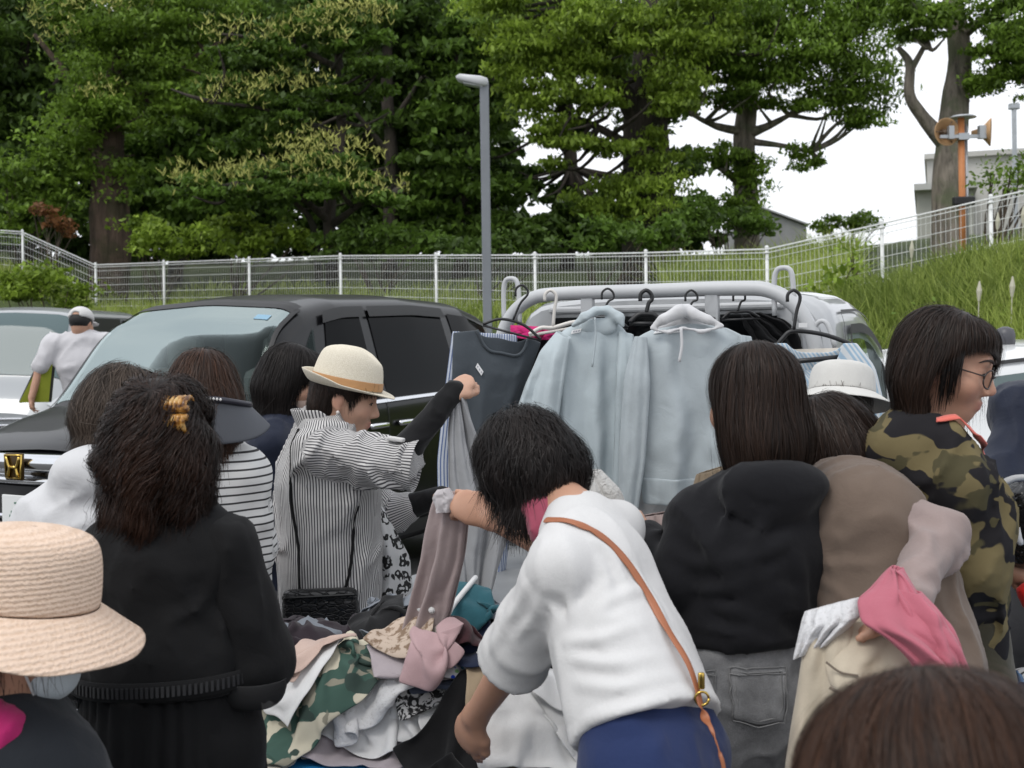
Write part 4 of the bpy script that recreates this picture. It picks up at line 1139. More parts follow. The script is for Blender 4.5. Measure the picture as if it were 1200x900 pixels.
# emblem: framed letter in gold
ec = car.pt(-.128, 0, .925)
e = MB().box(ec, (.012, .125, .135), R_, bev=.02).build('emblem', simple('emblem_dark', (.06, .035, .01), .25, .6), o, smooth=True)
mb = MB()
loop = [(-.05, -.055), (-.058, .058), (.058, .058), (.05, -.055), (-.05, -.055)]
mb.tube(np.array([ec - Bv * .01 + Nv * y + vec(0, 0, z) for y, z in loop]), .006, 6)
for sgn in (1, -1):
    mb.tube(spline([ec - Bv * .012 + Nv * (sgn * y) + vec(0, 0, z) for y, z in ((.046, .05), (.032, .01), (.024, 0), (.024, -.012), (.036, -.052))], 12), .009, 6)
mb.tube([ec - Bv * .012 + Nv * y + vec(0, 0, -.002) for y in (-.026, .026)], .009, 6)
mb.build('emblem_frame', GOLD, e, smooth=True)
# inspection sticker inside the windscreen
q = car.patch('sticker', [(1.42, .88), (1.42, .905), (1.47, .905), (1.47, .88)], simple('blue_sticker', (.20, .36, .48), .5), o, .009, 3, 3)

# ---------------- silver kei van
ph = math.radians(-3); Bk = vec(math.sin(ph), math.cos(ph), 0); Nk = vec(math.cos(ph), -math.sin(ph), 0)
o0 = P(-22, 500, 11.3); o0[2] = 0
st = [(-.02, .28, .7, .82, .58, .62, .55), (.06, .22, .88, .98, .70, .71, .62), (.2, .2, 1.0, 1.08, .73, .73, .66), (.32, .2, 1.06, 1.16, .735, .735, .67), (.62, .2, 1.1, 1.66, .735, .735, .64), (.78, .2, 1.1, 1.82, .735, .735, .63), (1.1, .2, 1.1, 1.87, .735, .735, .64),
      (3.2, .2, 1.1, 1.87, .735, .735, .64), (3.33, .22, 1.08, 1.80, .72, .72, .62), (3.39, .3, 1.0, 1.55, .70, .70, .6)]
van = Loft(st, o0, Bk, Nk)
o = thing('parked_van', 'silver microvan with its side door open at the left edge', 'van', van.pt(1.7, 0, 0), 'parked cars')
van.body('body', SILVP, o, 60)
van.patch('windscreen', [(.33, .81), (.33, 1.19), (.76, 1.18), (.76, .82)], glass('pale_windscreen', (.10, .14, .145), .06, .3), o, .006, 12, 16)
for s in (1, -1):
    f = lambda v: v if s > 0 else 2 - v
    van.patch('front_window', [(.62, f(.55)), (1.22, f(.55)), (1.22, f(.75)), (.82, f(.75))], G_DARK, o, .005)
    van.patch('doorway_shade_panel' if s > 0 else 'rear_window', [(1.3, f(.3 if s > 0 else .55)), (2.35, f(.3 if s > 0 else .55)), (2.35, f(.755)), (1.3, f(.755))], DARKP, o, .005)  # near side: dark panel paints in the shade inside the open doorway
    van.patch('rear_window', [(2.42, f(.55)), (3.2, f(.55)), (3.16, f(.75)), (2.42, f(.75))], G_DARK, o, .005)
    van.patch('door_rail', [(1.3, f(.762)), (3.2, f(.762)), (3.2, f(.785)), (1.3, f(.785))], simple('rail_grey', (.5, .5, .5), .4), o, .012)
    for x in (.5, 2.8): van.wheel(x, s * .66, .27, o, s)
    van.patch('headlight', [(.03, f(.53)), (.2, f(.46)), (.26, f(.60)), (.06, f(.82))], LAMPG, o, .012)
    mb = MB(); mb.box(van.pt(.66, s * .85, 1.2), (.08, .16, .22), van.R(), bev=.03); mb.box(van.pt(.68, s * .75, 1.14), (.05, .14, .04), van.R(), bev=.01); mb.build('wing_mirror', DARKP, o, smooth=True)
mb = MB()
for z in (.62, .56, .50): mb.box(van.pt(-.05, 0, z + .18), (.03, .8, .03), van.R(), bev=.01)
mb.build('grille', CHROME, o)
MB().box(van.pt(-.06, 0, .42), (.08, 1.2, .26), van.R(), bev=.04).build('bumper', SILVP, o, smooth=True)
MB().box(van.pt(-.105, 0, .42), (.02, .33, .165), van.R(), bev=.005).build('number_plate', simple('yellow_plate', (.6, .45, .05), .5), o)
mb = MB()
for k in range(7):
    mb.box(van.pt(.42 + .05 * (k % 2), -.5 + k * .16, 1.2 + .02 * (k % 3)), (.08, .1, .08 + .03 * (k % 2)), van.R(), bev=.02)
mb.tube([van.pt(.40, -.5, 1.14), van.pt(.37, .3, 1.14)], .012, 5); mb.build('wiper', DARKP, o)

# ---------------- white car at the right, seen from its side
o0 = P(1015, 420, 6.6); o0[2] = 0
Bw = nrm(vec(1, .12, 0)); Nw = nrm(vec(.12, -1, 0))
st = [(-.04, .3, .66, .76, .6, .62, .5), (.08, .22, .8, .9, .74, .76, .6), (.5, .2, .92, .98, .82, .82, .7), (.95, .2, .95, 1.02, .83, .83, .7), (1.05, .2, .96, 1.06, .83, .83, .7)]
st = [(-.03, .28, .8, 1.0, .72, .74, .6), (.06, .22, .92, 1.30, .80, .81, .64), (.2, .2, .95, 1.41, .82, .83, .66), (.6, .2, .97, 1.45, .83, .83, .66), (1.9, .2, .98, 1.46, .83, .83, .66), (2.5, .2, .97, 1.38, .83, .83, .65), (3.1, .2, .96, 1.04, .83, .83, .7), (3.9, .2, .86, .93, .8, .82, .68), (4.05, .3, .66, .76, .64, .66, .5)]
wc = Loft(st, o0, Bw, Nw)
o = thing('parked_car', 'white hatchback parked behind the camouflage hoodie at the right', 'car', wc.pt(2, 0, 0), 'parked cars')
wc.body('body', WHITEP, o, 60)
for s in (1, -1):
    f = lambda v: v if s > 0 else 2 - v
    G_W = glass('grey_green_window', (.10, .14, .14), .05)
    wc.patch('rear_window', [(.3, f(.55)), (1.1, f(.55)), (1.1, f(.74)), (.36, f(.735))], G_W, o, .006)
    wc.patch('front_window', [(1.2, f(.55)), (2.5, f(.55)), (2.1, f(.73)), (1.2, f(.74))], G_W, o, .006)
    wc.patch('pillar', [(1.1, f(.53)), (1.2, f(.53)), (1.2, f(.76)), (1.1, f(.76))], DARKP, o, .007, 3)
    for x in (.75, 3.2): wc.wheel(x, s * .75, .30, o, s)
    for xh in (.55, 1.35): MB().box(wc.pt(xh + .1, s * .85, .86), (.18, .03, .035), wc.R(), bev=.01).build('door_handle', WHITEP, o)
    wc.patch('gutter', [(.25, f(.775)), (2.3, f(.775)), (2.3, f(.79)), (.25, f(.79))], DARKP, o, .008, 20, 3)
wc.patch('windscreen', [(2.42, .82), (2.42, 1.18), (3.1, 1.19), (3.1, .81)], G_DARK, o, .006)
c = P(1178, 396, 6.3)
mb = MB(); mb.box(c, (.10, .1, .12), bev=.04); mb.tube([c + (0, .1, -.03), c + (-.04, .25, -.12)], .012, 6); mb.build('side_mirror', simple('mirror_grey', (.07, .07, .08), .4), o, smooth=True)

# ---------------- small grey pickup truck with its cab guard
th = math.radians(29)
Ft = vec(math.sin(th), math.cos(th), 0); Rt = vec(math.cos(th), -math.sin(th), 0)
o0 = P(777, 420, 4.8); o0[2] = 0
st = [(.0, .55, 1.02, 1.655, .69, .70, .60), (.03, .5, 1.02, 1.69, .715, .72, .63), (.1, .5, 1.02, 1.70, .72, .725, .64), (.5, .5, 1.02, 1.71, .72, .725, .63), (.72, .5, 1.02, 1.68, .72, .725, .62), (1.0, .45, 1.02, 1.54, .72, .725, .63), (1.34, .4, .98, 1.14, .72, .72, .64), (1.42, .4, .85, .98, .69, .69, .6), (1.46, .45, .7, .8, .6, .6, .5)]
tk = Loft(st, o0, Ft, Rt, .015)
o = thing('pickup_truck', 'small grey pickup truck whose cab guard serves as clothes rail', 'truck', tk.pt(-.6, 0, 0), 'parked cars')
hole = lambda x, v: (.3 < x < .98 and .545 < min(v, 2 - v) < .72 and (v < 1)) or (.78 < x < 1.2 and .83 < min(v, 2 - v))
tk.body('cab', GREYPT, o, 70, hole=hole, sub=False)
tk.patch('door_window', [(.29, .54), (1.0, .54), (.86, .725), (.29, .725)], clearglass('truck_glass', (.75, .8, .8), .15), o, .006)
tk.patch('window_seal', [(.26, .525), (1.04, .525), (1.04, .54), (.26, .54)], DARKP, o, .012, 14, 3)
tk.patch('window_seal', [(.28, .72), (.9, .72), (.88, .735), (.28, .735)], DARKP, o, .012, 14, 3)
tk.patch('window_seal', [(.265, .53), (.295, .53), (.295, .73), (.265, .73)], DARKP, o, .012, 3, 10)
tk.patch('door_seam', [(.2, .762), (.98, .762), (.98, .77), (.2, .77)], DARKP, o, .006, 20, 3)
tk.patch('door_seam', [(.19, .25), (.2, .25), (.2, .765), (.19, .765)], DARKP, o, .006, 3, 20)
tk.patch('windscreen', [(.76, .82), (.76, 1.18), (1.22, 1.18), (1.22, .82)], clearglass('truck_screen', (.75, .8, .8), .15), o, .006)
# ribbed back panel with its rear window
mb = MB(); mb.box(tk.pt(-.022, 0, 1.42), (.02, .95, .38), tk.R(), bev=.01); mb.build('back_window', G_DARK, o)
mb = MB(); mb.box(tk.pt(-.018, 0, 1.64), (.025, 1.0, .03), tk.R(), bev=.01); mb.box(tk.pt(-.018, .60, 1.3), (.03, .07, .55), tk.R(), bev=.012); mb.box(tk.pt(-.018, -.60, 1.3), (.03, .07, .55), tk.R(), bev=.012)
mb.build('back_rib', GREYPT, o, smooth=False)
TKI = simple('truck_interior', (.2, .2, .2), .8)
mb = MB(); mb.box(tk.pt(.25, .34, 1.2), (.12, .45, .6), tk.R(), bev=.05); mb.box(tk.pt(.25, -.34, 1.2), (.12, .45, .6), tk.R(), bev=.05); mb.build('seat', TKI, o)
mb = MB(); mb.box(tk.pt(1.1, 0, 1.0), (.25, 1.3, .1), tk.R(), bev=.04); mb.build('dashboard', TKI, o)
mb = MB(); qq = [tk.pt(.95, .735, 1.02), tk.pt(.98, .86, 1.1), tk.pt(1.0, .9, 1.25), tk.pt(.98, .84, 1.4)]
mb.tube(spline(qq, 12), .014, 6); mb.box(tk.pt(1.0, .9, 1.27), (.05, .15, .22), tk.R(), bev=.03); mb.build('wing_mirror', DARKP, o, smooth=True)
# charm hanging behind the glass
mb = MB(); q = tk.pt(.45, .62, 1.45); mb.tube([q, q - (0, 0, .13)], .002, 4); mb.lathe([(.001, 0), (.018, .012), (.02, .03), (.001, .045)], q - (0, 0, .17), 8); mb.build('charm', simple('dark_charm', (.06, .04, .04), .6), o)
# bed
GREYD = simple('bed_grey', (.30, .31, .32), .55, var=.1)
mb = MB(); mb.box(tk.pt(-.78, 0, .62), (1.40, 1.40, .06), tk.R()); mb.build('bed_floor', GREYD, o)
for s in (1, -1):
    MB().box(tk.pt(-.78, s * .72, .44), (1.40, .03, .29), tk.R(), bev=.008).build('drop_side', GREYPT, o)
    for x in (.75, -.95): tk.wheel(x, s * .6, .27, o, s)
MB().box(tk.pt(-1.495, 0, .44), (.03, 1.4, .29), tk.R(), bev=.008).build('tailgate', GREYPT, o)
MB().box(tk.pt(-.75, 0, .42), (1.4, .7, .12), tk.R()).build('chassis', DARKP, o)
# guard
XG = -.17
def gp(y, z, x=XG): return tk.pt(x, y, z)
mb = MB()
pts = [gp(-.66, .64), gp(-.66, 1.35), gp(-.655, 1.5), gp(-.60, 1.62), gp(-.50, 1.69), gp(-.36, 1.705), gp(0, 1.705), gp(.36, 1.705), gp(.50, 1.69), gp(.60, 1.62), gp(.655, 1.5), gp(.66, 1.35), gp(.66, .64)]
mb.tube(spline(pts, 70), .028, 12)
gd = mb.build('cab_guard', simple('guard_grey_paint', (.50, .51, .52), .45, var=.05), o, smooth=True)
for y in (-.25, .27): MB().box(gp(y, 1.60), (.03, .055, .19), tk.R(), bev=.008).build('guard_strut', GREYPT, o)
for y in (-.60, .545):
    mb = MB(); mb.tube(spline([gp(y - .035, 1.60), gp(y - .035, 1.72), gp(y - .025, 1.765), gp(y, 1.775), gp(y + .025, 1.765), gp(y + .035, 1.72), gp(y + .04, 1.58)], 26), .010, 8); mb.build('rope_hook', gd.data.materials[0], o, smooth=True)
mb = MB(); mb.tube(spline([gp(.64, 1.46), gp(.66, 1.56), gp(.70, 1.57), gp(.73, 1.48)], 14), .009, 8); mb.build('rope_hook', gd.data.materials[0], o, smooth=True)
# ================================================================== people
def hit(sdf, px, py, d0=.6, d1=6.0, off=0.0):
    """first point of the surface behind a pixel"""
    e = P(px, py, 1.0) - vec(0, 0, H); eye = vec(0, 0, H); t = d0; L = np.linalg.norm(e)
    for _ in range(160):
        p = eye + e * t; v = float(sdf(p[None])[0])
        if v < .0006 or t > d1: break
        t += max(v, .001) / L * .8
    p = eye + e * t
    if off:
        p = p + grad(sdf, p[None])[0] * off
    return p
def HL(S, *runs): return [[hit(S, *q) for q in r_] for r_ in runs]
def snap(sdf, p, off=0.0, n=6):
    p = np.atleast_2d(np.asarray(p, float)).copy()
    for _ in range(n):
        p -= grad(sdf, p) * (sdf(p)[:, None] - off) * .9
    return p
def strap(name, sdf, pts, w, mat, parent, off=.005, n=50, th=.003, tension=3):
    p = spline(pts, n)
    for _ in range(3):
        p = snap(sdf, p, off, 2)
        for _ in range(tension): p[1:-1] = .5 * p[1:-1] + .25 * (p[:-2] + p[2:])
    dd = sdf(p) - off; p = p - grad(sdf, p) * np.minimum(dd, 0)[:, None]
    for _ in range(3): p[1:-1] = .5 * p[1:-1] + .25 * (p[:-2] + p[2:])
    g = grad(sdf, p); t = np.gradient(p, axis=0); t /= np.linalg.norm(t, axis=1, keepdims=True)
    s = np.cross(t, g); s /= np.linalg.norm(s, axis=1, keepdims=True)
    X = np.stack([p - s * w / 2, p + s * w / 2], 1)
    return sheet_obj(name, X, mat, parent, th, 0)
def ribbon(name, pts, w, side, mat, parent, th=.003, n=40):
    p = spline(pts, n); s = nrm(side)
    return sheet_obj(name, np.stack([p - s * w / 2, p, p + s * w / 2], 1), mat, parent, th, 1)

def head_frame(yaw, pitch=0, tilt=0):
    y, p = math.radians(yaw), math.radians(pitch)
    f = vec(math.sin(y) * math.cos(p), math.cos(y) * math.cos(p), math.sin(p))
    r = nrm(np.cross(f, (0, 0, 1))); u = np.cross(r, f)
    if tilt:
        a = math.radians(tilt); r, u = r * math.cos(a) + u * math.sin(a), u * math.cos(a) - r * math.sin(a)
    return np.stack([r, f, u], 1)
class Head:
    def __init__(s, C, yaw, pitch=0, tilt=0, k=1.0):
        s.C = np.asarray(C, float); s.R = head_frame(yaw, pitch, tilt); s.k = k
    def p(s, r, f, u): return s.C + s.R @ (np.array([r, f, u]) * s.k)
    def e(s, c, rad, R=None):
        return ell(s.p(*c), np.array(rad) * s.k, s.R if R is None else R)
    def cap(s, a, b, ra, rb): return rc(s.p(*a), s.p(*b), ra * s.k, rb * s.k)
    def add(s, S):
        S.u(s.e((0, -.012, .03), (.074, .094, .086)), .01)
        S.u(s.e((0, .02, -.03), (.061, .070, .076)), .04)
        S.u(s.e((0, .055, -.082), (.030, .028, .024)), .04)
        S.u(s.cap((-.03, .082, .034), (.03, .082, .034), .011, .011), .03)
        S.u([s.e((.040, .062, -.022), (.026, .026, .026)), s.e((-.040, .062, -.022), (.026, .026, .026))], .03)
        S.sub(s.e((.031, .107, .012), (.018, .018, .012)), .016); S.sub(s.e((-.031, .107, .012), (.018, .018, .012)), .016)
        S.u([s.e((.031, .076, .010), (.016, .016, .011)), s.e((-.031, .076, .010), (.016, .016, .011))], .006)
        S.u(s.cap((0, .088, .014), (0, .108, -.024), .008, .0115), .014)
        S.u([s.e((.012, .098, -.031), (.009, .012, .008)), s.e((-.012, .098, -.031), (.009, .012, .008))], .008)
        S.u(s.e((0, .088, -.0555), (.023, .012, .0065)), .006); S.u(s.e((0, .086, -.0665), (.020, .012, .0075)), .005)
        S.sub(s.cap((-.022, .099, -.061), (.022, .099, -.061), .0022, .0022), .004)
        for q in (1, -1):
            S.u(s.e((q * .076, -.008, .002), (.010, .019, .031)), .008); S.sub(s.e((q * .088, -.004, .006), (.006, .010, .018)), .006)
            S.u(s.e((q * .074, 0, -.026), (.008, .008, .010)), .006)
        return S
    def color(s, V, base):
        q = (V - s.C) @ s.R / s.k
        c = np.tile(np.array(base, float), (len(V), 1))
        def blend(c0, rad, col, a):
            d = (((q - np.array(c0)) / np.array(rad)) ** 2).sum(1); w = (a * np.exp(-d ** 2))[:, None]
            c[:] = c * (1 - w) + np.array(col) * w
        blend((0, .094, -.0555), (.024, .02, .006), (.42, .16, .14), .75); blend((0, .094, -.066), (.021, .02, .007), (.45, .17, .15), .75)
        for k in (1, -1):
            blend((k * .042, .07, -.022), (.024, .03, .02), (.56, .27, .20), .4); blend((k * .031, .09, .013), (.022, .02, .012), (.36, .20, .15), .3)
            blend((k * .08, -.005, 0), (.012, .02, .03), (.55, .25, .18), .4)
        blend((0, .112, -.026), (.014, .012, .012), (.56, .28, .21), .4)
        return c
    def face_parts(s, parent, down=.5, brow=(.05, .035, .03)):
        bm = simple('eyebrow_hair', brow, .8); em = simple('eye_dark', (.015, .011, .01), .15); wm = simple('eye_white', (.62, .58, .55), .25)
        for q in (1, -1):
            mb = MB()
            pts = [s.p(q * x, f, u) for x, f, u in ((.013, .1005, .033), (.026, .097, .039), (.040, .088, .038), (.050, .076, .031))]
            mb.tube(spline(pts, 12), np.array([.0022, .0028, .0032, .0032, .003, .003, .0028, .0026, .0024, .002, .0014, .001]) * s.k, 6); mb.build('eyebrow', bm, parent, smooth=True)
            mb = MB()
            for x in (.021, .026, .031, .036, .041):
                pass
            pts = [s.p(q * x, f, u) for x, f, u in ((.017, .0895, .008), (.024, .0925, .0125 - .003 * down), (.033, .0918, .0125 - .004 * down), (.041, .0865, .009 - .003 * down), (.046, .080, .005))]
            mb.tube(spline(pts, 14), np.array([.0008, .0014, .0018, .002, .0022, .0022, .0022, .0022, .0022, .002, .0018, .0016, .0012, .0008]) * s.k, 6)
            e = mb.build('eyelid', em, parent, smooth=True)
            mb = MB(); c = s.p(q * .031, .0855, .0055); R3 = s.R
            a = np.linspace(0, 2 * np.pi, 17)[:-1]
            mb.lathe([(.0001, .0075), (.003, .007), (.0045, .006), (.0048, .004)], c, 16, R=np.stack([R3[:, 0] * s.k, R3[:, 2] * s.k * (1 - .4 * down), R3[:, 1] * s.k], 1)); mb.build('eye', em, parent, smooth=True)
def hand(S, wrist, d, n, curl=.6, k=.92, side=1, spread=.15, thumb=.6, curls=None):
    """palm and five fingers; d forward, n the back of the hand"""
    d = nrm(d); n = nrm(np.asarray(n, float) - d * np.dot(n, d)); s = np.cross(d, n) * side   # s points to the thumb side
    w = np.asarray(wrist, float)
    S.u(rc(w, w + d * .05 * k, .021 * k, .026 * k, s, 1.25, .62), .02); S.u(rc(w + d * .045 * k, w + d * .078 * k, .028 * k, .029 * k, s, 1.35, .46), .015)
    for i, (o, L, r) in enumerate(((.030, .068, .0085), (.010, .077, .0088), (-.010, .071, .0084), (-.028, .056, .0075))):
        c = curls[i] if curls is not None else curl * (1 + .12 * i)
        p = w + d * (.080 - .004 * abs(i - 1)) * k + s * o * k
        q0 = w + d * .05 * k + s * o * .8 * k
        a = 0; dirn = nrm(d + s * spread * (1.2 - i * .8))
        pts = [q0, p]; rr = [r * k * 1.05, r * k * 1.05]
        for j, f in enumerate((.45, .32, .26)):
            a += c * (.75, 1.0, .8)[j]
            v = dirn * math.cos(a) - n * math.sin(a)
            p = p + v * L * f * k; pts.append(p); rr.append(r * k * (1 - .1 * (j + 1)))
        S.u(chain(pts, rr), .004)
    p0 = w + d * .022 * k + s * .018 * k
    p1 = p0 + nrm(d * .8 + s * .75 - n * .35) * .036 * k
    p2 = p1 + nrm(d * (1.0 - .3 * thumb) + s * (.45 - .5 * thumb) - n * .5 * thumb) * .032 * k
    p3 = p2 + nrm(d * (1.0 - .5 * thumb) - s * .5 * thumb - n * .6 * thumb) * .026 * k
    S.u(chain([p0, p1, p2, p3], [.015 * k, .0125 * k, .0105 * k, .008 * k]), .008)
    return S
def joints(neck, pel, head, shl, shr, ell_=None, wrl=None, elr=None, wrr=None, feet=0.0, toe=None, stand=True):
    J = dict(neck=neck, pel=pel, head=head, shl=shl, shr=shr, ell=ell_, wrl=wrl, elr=elr, wrr=wrr)
    J = {k: (None if v is None else np.asarray(v, float)) for k, v in J.items()}
    side = nrm(J['shr'] - J['shl']); side_h = nrm(side * (1, 1, 0)); J['side'] = side
    up = nrm(J['neck'] - J['pel']); J['up'] = up; J['fwd'] = nrm(np.cross(vec(0, 0, 1), side_h))
    J['fw'] = J['fwd']
    J['hil'] = J['pel'] - side_h * .085 - (0, 0, .03); J['hir'] = J['pel'] + side_h * .085 - (0, 0, .03)
    for q, sg in (('l', -1), ('r', 1)):
        h = J['hi' + q]; hz = h[2]
        f = h * (1, 1, 0) + side_h * sg * .02 + J['fwd'] * feet + vec(0, 0, .08)
        J['an' + q] = f; J['kn' + q] = (h * .5 + f * .5) + J['fwd'] * .035; J['kn' + q][2] = .08 + (hz - .08) * .5
    J['chest'] = J['pel'] + (J['neck'] - J['pel']) * .68; J['waist'] = J['pel'] + (J['neck'] - J['pel']) * .3
    return J
def torso(J, g=0.0, w=1.0, kn=.66, hem=None):
    s = J['side']; pr = []; g = g * .8
    mid = (J['shl'] + J['shr']) / 2
    pel = J['pel'] if hem is None else hem
    pr.append(rc(pel, J['waist'], .146 * w + g, .128 * w + g, s, 1, kn + g * 1.2)); pr.append(rc(J['waist'], J['chest'], .128 * w + g, .142 * w + g, s, 1, kn + g * 1.2))
    pr.append(rc(J['chest'], mid - J['up'] * .05, .138 * w + g, .09 * w + g, s, 1.05, kn))
    for q in ('shl', 'shr'): pr.append(rc(J['neck'] - J['up'] * .022, J[q] - J['up'] * .004, .050 + g * .6, .044 + g * .9))
    return pr
def arm(J, q, g=0.0, t1=1.0, ru=.046, re=.038, rw=.026):
    sh, el_, wr = J['sh' + q], J['el' + q], J['wr' + q]; g = g * .72
    pr = [rc(sh, el_, ru + g, re + g)]
    if wr is not None and t1 > 1: pr.append(rc(el_, el_ + (wr - el_) * (t1 - 1), re + g, re + (rw - re) * (t1 - 1) + g))
    return pr
def legs(J, g=0.0, k=1.0):
    pr = []
    for q in 'lr':
        pr += [rc(J['hi' + q], J['kn' + q], .082 * k + g, .056 * k + g), rc(J['kn' + q], J['an' + q], .056 * k + g, .036 * k + g)]
    return pr
SKIN = vcol('skin', .55, .06)
SKIN_BASE = (.52, .31, .215)
def make_body(o, J, hd, h=.009, hands=(), skin=SKIN_BASE, extra=None, w=.92):
    S = SDF(); hd.add(S)
    S.u(rc(hd.p(0, -.02, -.05), J['neck'] + J['up'] * .0, .048, .056), .03)
    S.u(torso(J, -.012, w), .04)
    for q in 'lr':
        if J['el' + q] is not None:
            S.u(arm(J, q, 0, 2.0), .025)
    S.u(legs(J, -.006), .03)
    for q in 'lr':
        S.u(rc(J['an' + q] - (0, 0, .03), J['an' + q] + J['fwd'] * .14 - (0, 0, .045), .035, .03, np.cross(J['fwd'], (0, 0, 1)), 1.2, .8), .02)
    for a in hands: hand(S, *a[:3], **a[3])
    if extra: extra(S)
    b = solid('body', S, h, SKIN, o, 1, {'Col': lambda V: hd.color(V, skin)})
    hd.face_parts(o, .6)
    return S
def shoes(o, J, mat):
    for q in 'lr':
        S = SDF(); a = J['an' + q] * (1, 1, 0); f = J['fwd']; s = np.cross(f, (0, 0, 1))
        S.u(rc(a - f * .05 + (0, 0, .045), a + f * .06 + (0, 0, .045), .042, .046, s, 1, 1)); S.u(rc(a + f * .06 + (0, 0, .04), a + f * .16 + (0, 0, .032), .046, .036, s, 1.1, .8), .02)
        S.cut((a[0], a[1], .002), (0, 0, -1)); solid('shoe', S, .011, mat, o)
def trousers(o, J, mat, g=.018, h=.012, k=1.05, top=None, w=.98, fold=.006, seed=3):
    S = SDF(); S.u([rc(J['pel'] - (0, 0, .02), J['waist'], .160 * w + g, .142 * w + g, J['side'], 1, .72)], .02); S.u(legs(J, g, k), .05)
    S.cut(J['waist'] if top is None else top, J['up']); S.cut((0, 0, .06), (0, 0, -1))
    if fold: S.folds((.3, .2, 1), 9, fold, seed, stretch=.5)
    solid('trousers', S, h, mat, o)
    return S
def hoodlump(S, J, back, r=.1):
    c = J['neck'] + J['up'] * .0 - J['fwd'] * back
    s = J['side']
    S.u(ell(c, (.118, .064, .055), np.stack([s, J['fwd'], np.cross(s, J['fwd'])], 1)), .05); return S
def hairs(hd, mat, o, spec, n=3000, **kw):
    """spec: list of ((r,f,u),(rr,rf,ru)) blobs in the head's frame"""
    S = SDF()
    for c, r in spec[0]: S.u(hd.e(c, r), .035)
    for c, r in (spec[1] if len(spec) > 1 else []): S.sub(hd.e(c, r), .02)
    kw.setdefault('forbid', [hd.e(c, r) for c, r in (spec[1] if len(spec) > 1 else [])])
    kw.setdefault('crown', hd.p(0, -.03, .12))
    make_hair(S, mat, o, n=n, **kw); return S
H_DARK = hairmat('dark_brown_hair', (.0065, .0042, .0034), (.036, .020, .0135)); H_BLACK = hairmat('black_hair', (.0045, .0038, .0036), (.020, .0145, .013))
H_BROWN = hairmat('brown_hair', (.010, .0052, .0035), (.078, .036, .020)); H_GREY = hairmat('greying_brown_hair', (.020, .014, .011), (.105, .078, .060), .5); H_OLD = hairmat('grey_hair', (.06, .055, .05), (.24, .22, .20), .5)
H_CURL = hairmat('curly_brown_hair', (.006, .0038, .003), (.036, .0175, .0115), .45)
F_BLACK = fabric('black_cotton', (.0085, .0085, .0092), .85, sheen=.04, var=.1); F_WHITE = fabric("white_cotton", (.62, .62, .63), .9, var=.02); F_NAVY = fabric('navy_nylon', (.012, .017, .036), .6, var=.1)
F_TAUPE = fabric('taupe_jersey', (.155, .115, .09), .9); F_MAUVE = fabric('mauve_jersey', (.30, .235, .22), .9); F_BLUEPANT = fabric('navy_twill', (.018, .032, .10), .85); F_GREYPANT = fabric('grey_trouser_cloth', (.08, .08, .085), .9)
SHOE = simple('dark_shoe', (.03, .03, .032), .6); SHOEW = simple('pale_shoe', (.5, .5, .5), .6)

def mid(a, b, t=.5): return np.asarray(a) * (1 - t) + np.asarray(b) * t

# ------------------------------------------------------------------ curly haired woman in black dress
d = 2.3
J = joints(P(192, 592, d), P(200, 850, d + .03), P(192, 520, d), P(126, 648, d + .02), P(264, 640, d - .02), P(104, 770, d + .05), P(120, 790, d + .27), P(300, 772, d + .02), P(280, 800, d + .24))
o = thing('person', 'woman with curly brown hair and amber claw clip wearing black dress', 'person', J['pel'] * (1, 1, 0))
hd = Head(P(191, 514, d + .01), 12, -14)
make_body(o, J, hd, .010, [(J['wrr'], J['wrr'] - J['elr'], (0, 0, 1), {}), (J['wrl'], J['wrl'] - J['ell'], (0, 0, 1), dict(side=-1))])
zw = P(200, 803, d)[2]
S = SDF(); S.u(torso(J, .015, .96, .72), .05)
S.u(rc(J['waist'], J['pel'], .172, .178, J['side'], 1, .78), .05)
S.cut((0, 0, zw), (0, 0, -1)); S.cut(J['neck'] + J['up'] * .012, (0, .25, 1)); S.folds((0, .3, 1), 8, .006, 4, stretch=.6); S.folds((1, 0, -.4), 9, .006, 14, P(200, 740, d), .16)
SD = S
solid('dress', S, .009, F_BLACK, o)
S = SDF(); c0 = vec(J['pel'][0], J['pel'][1], zw); S.u(rc(c0 + (0, 0, .02), c0 + (0, 0, -.45), .166, .20, (1, 0, 0), 1, .82)); S.u(rc(c0 + (0, 0, -.45), c0 + (0, 0, -.62), .2, .21, (1, 0, 0), 1, .82), .03)
S.cut((0, 0, zw - .004), (0, 0, 1)); S.cut((0, 0, .25), (0, 0, -1))
def pleat(p, c0=c0):
    a = np.arctan2(p[:, 1] - c0[1], p[:, 0] - c0[0]); z = np.clip((c0[2] - p[:, 2]) / .3, 0, 1)
    a = a + .25 * noise(p * (1, 1, .2), 5, 3)
    return (np.abs(np.sin(a * 17)) - .5) * .012 * (.55 + .45 * z) + np.sin(a * 41 + 2) * .0025 * (1 - z)
S.d(pleat); solid('skirt', S, .008, F_BLACK, o, 0)
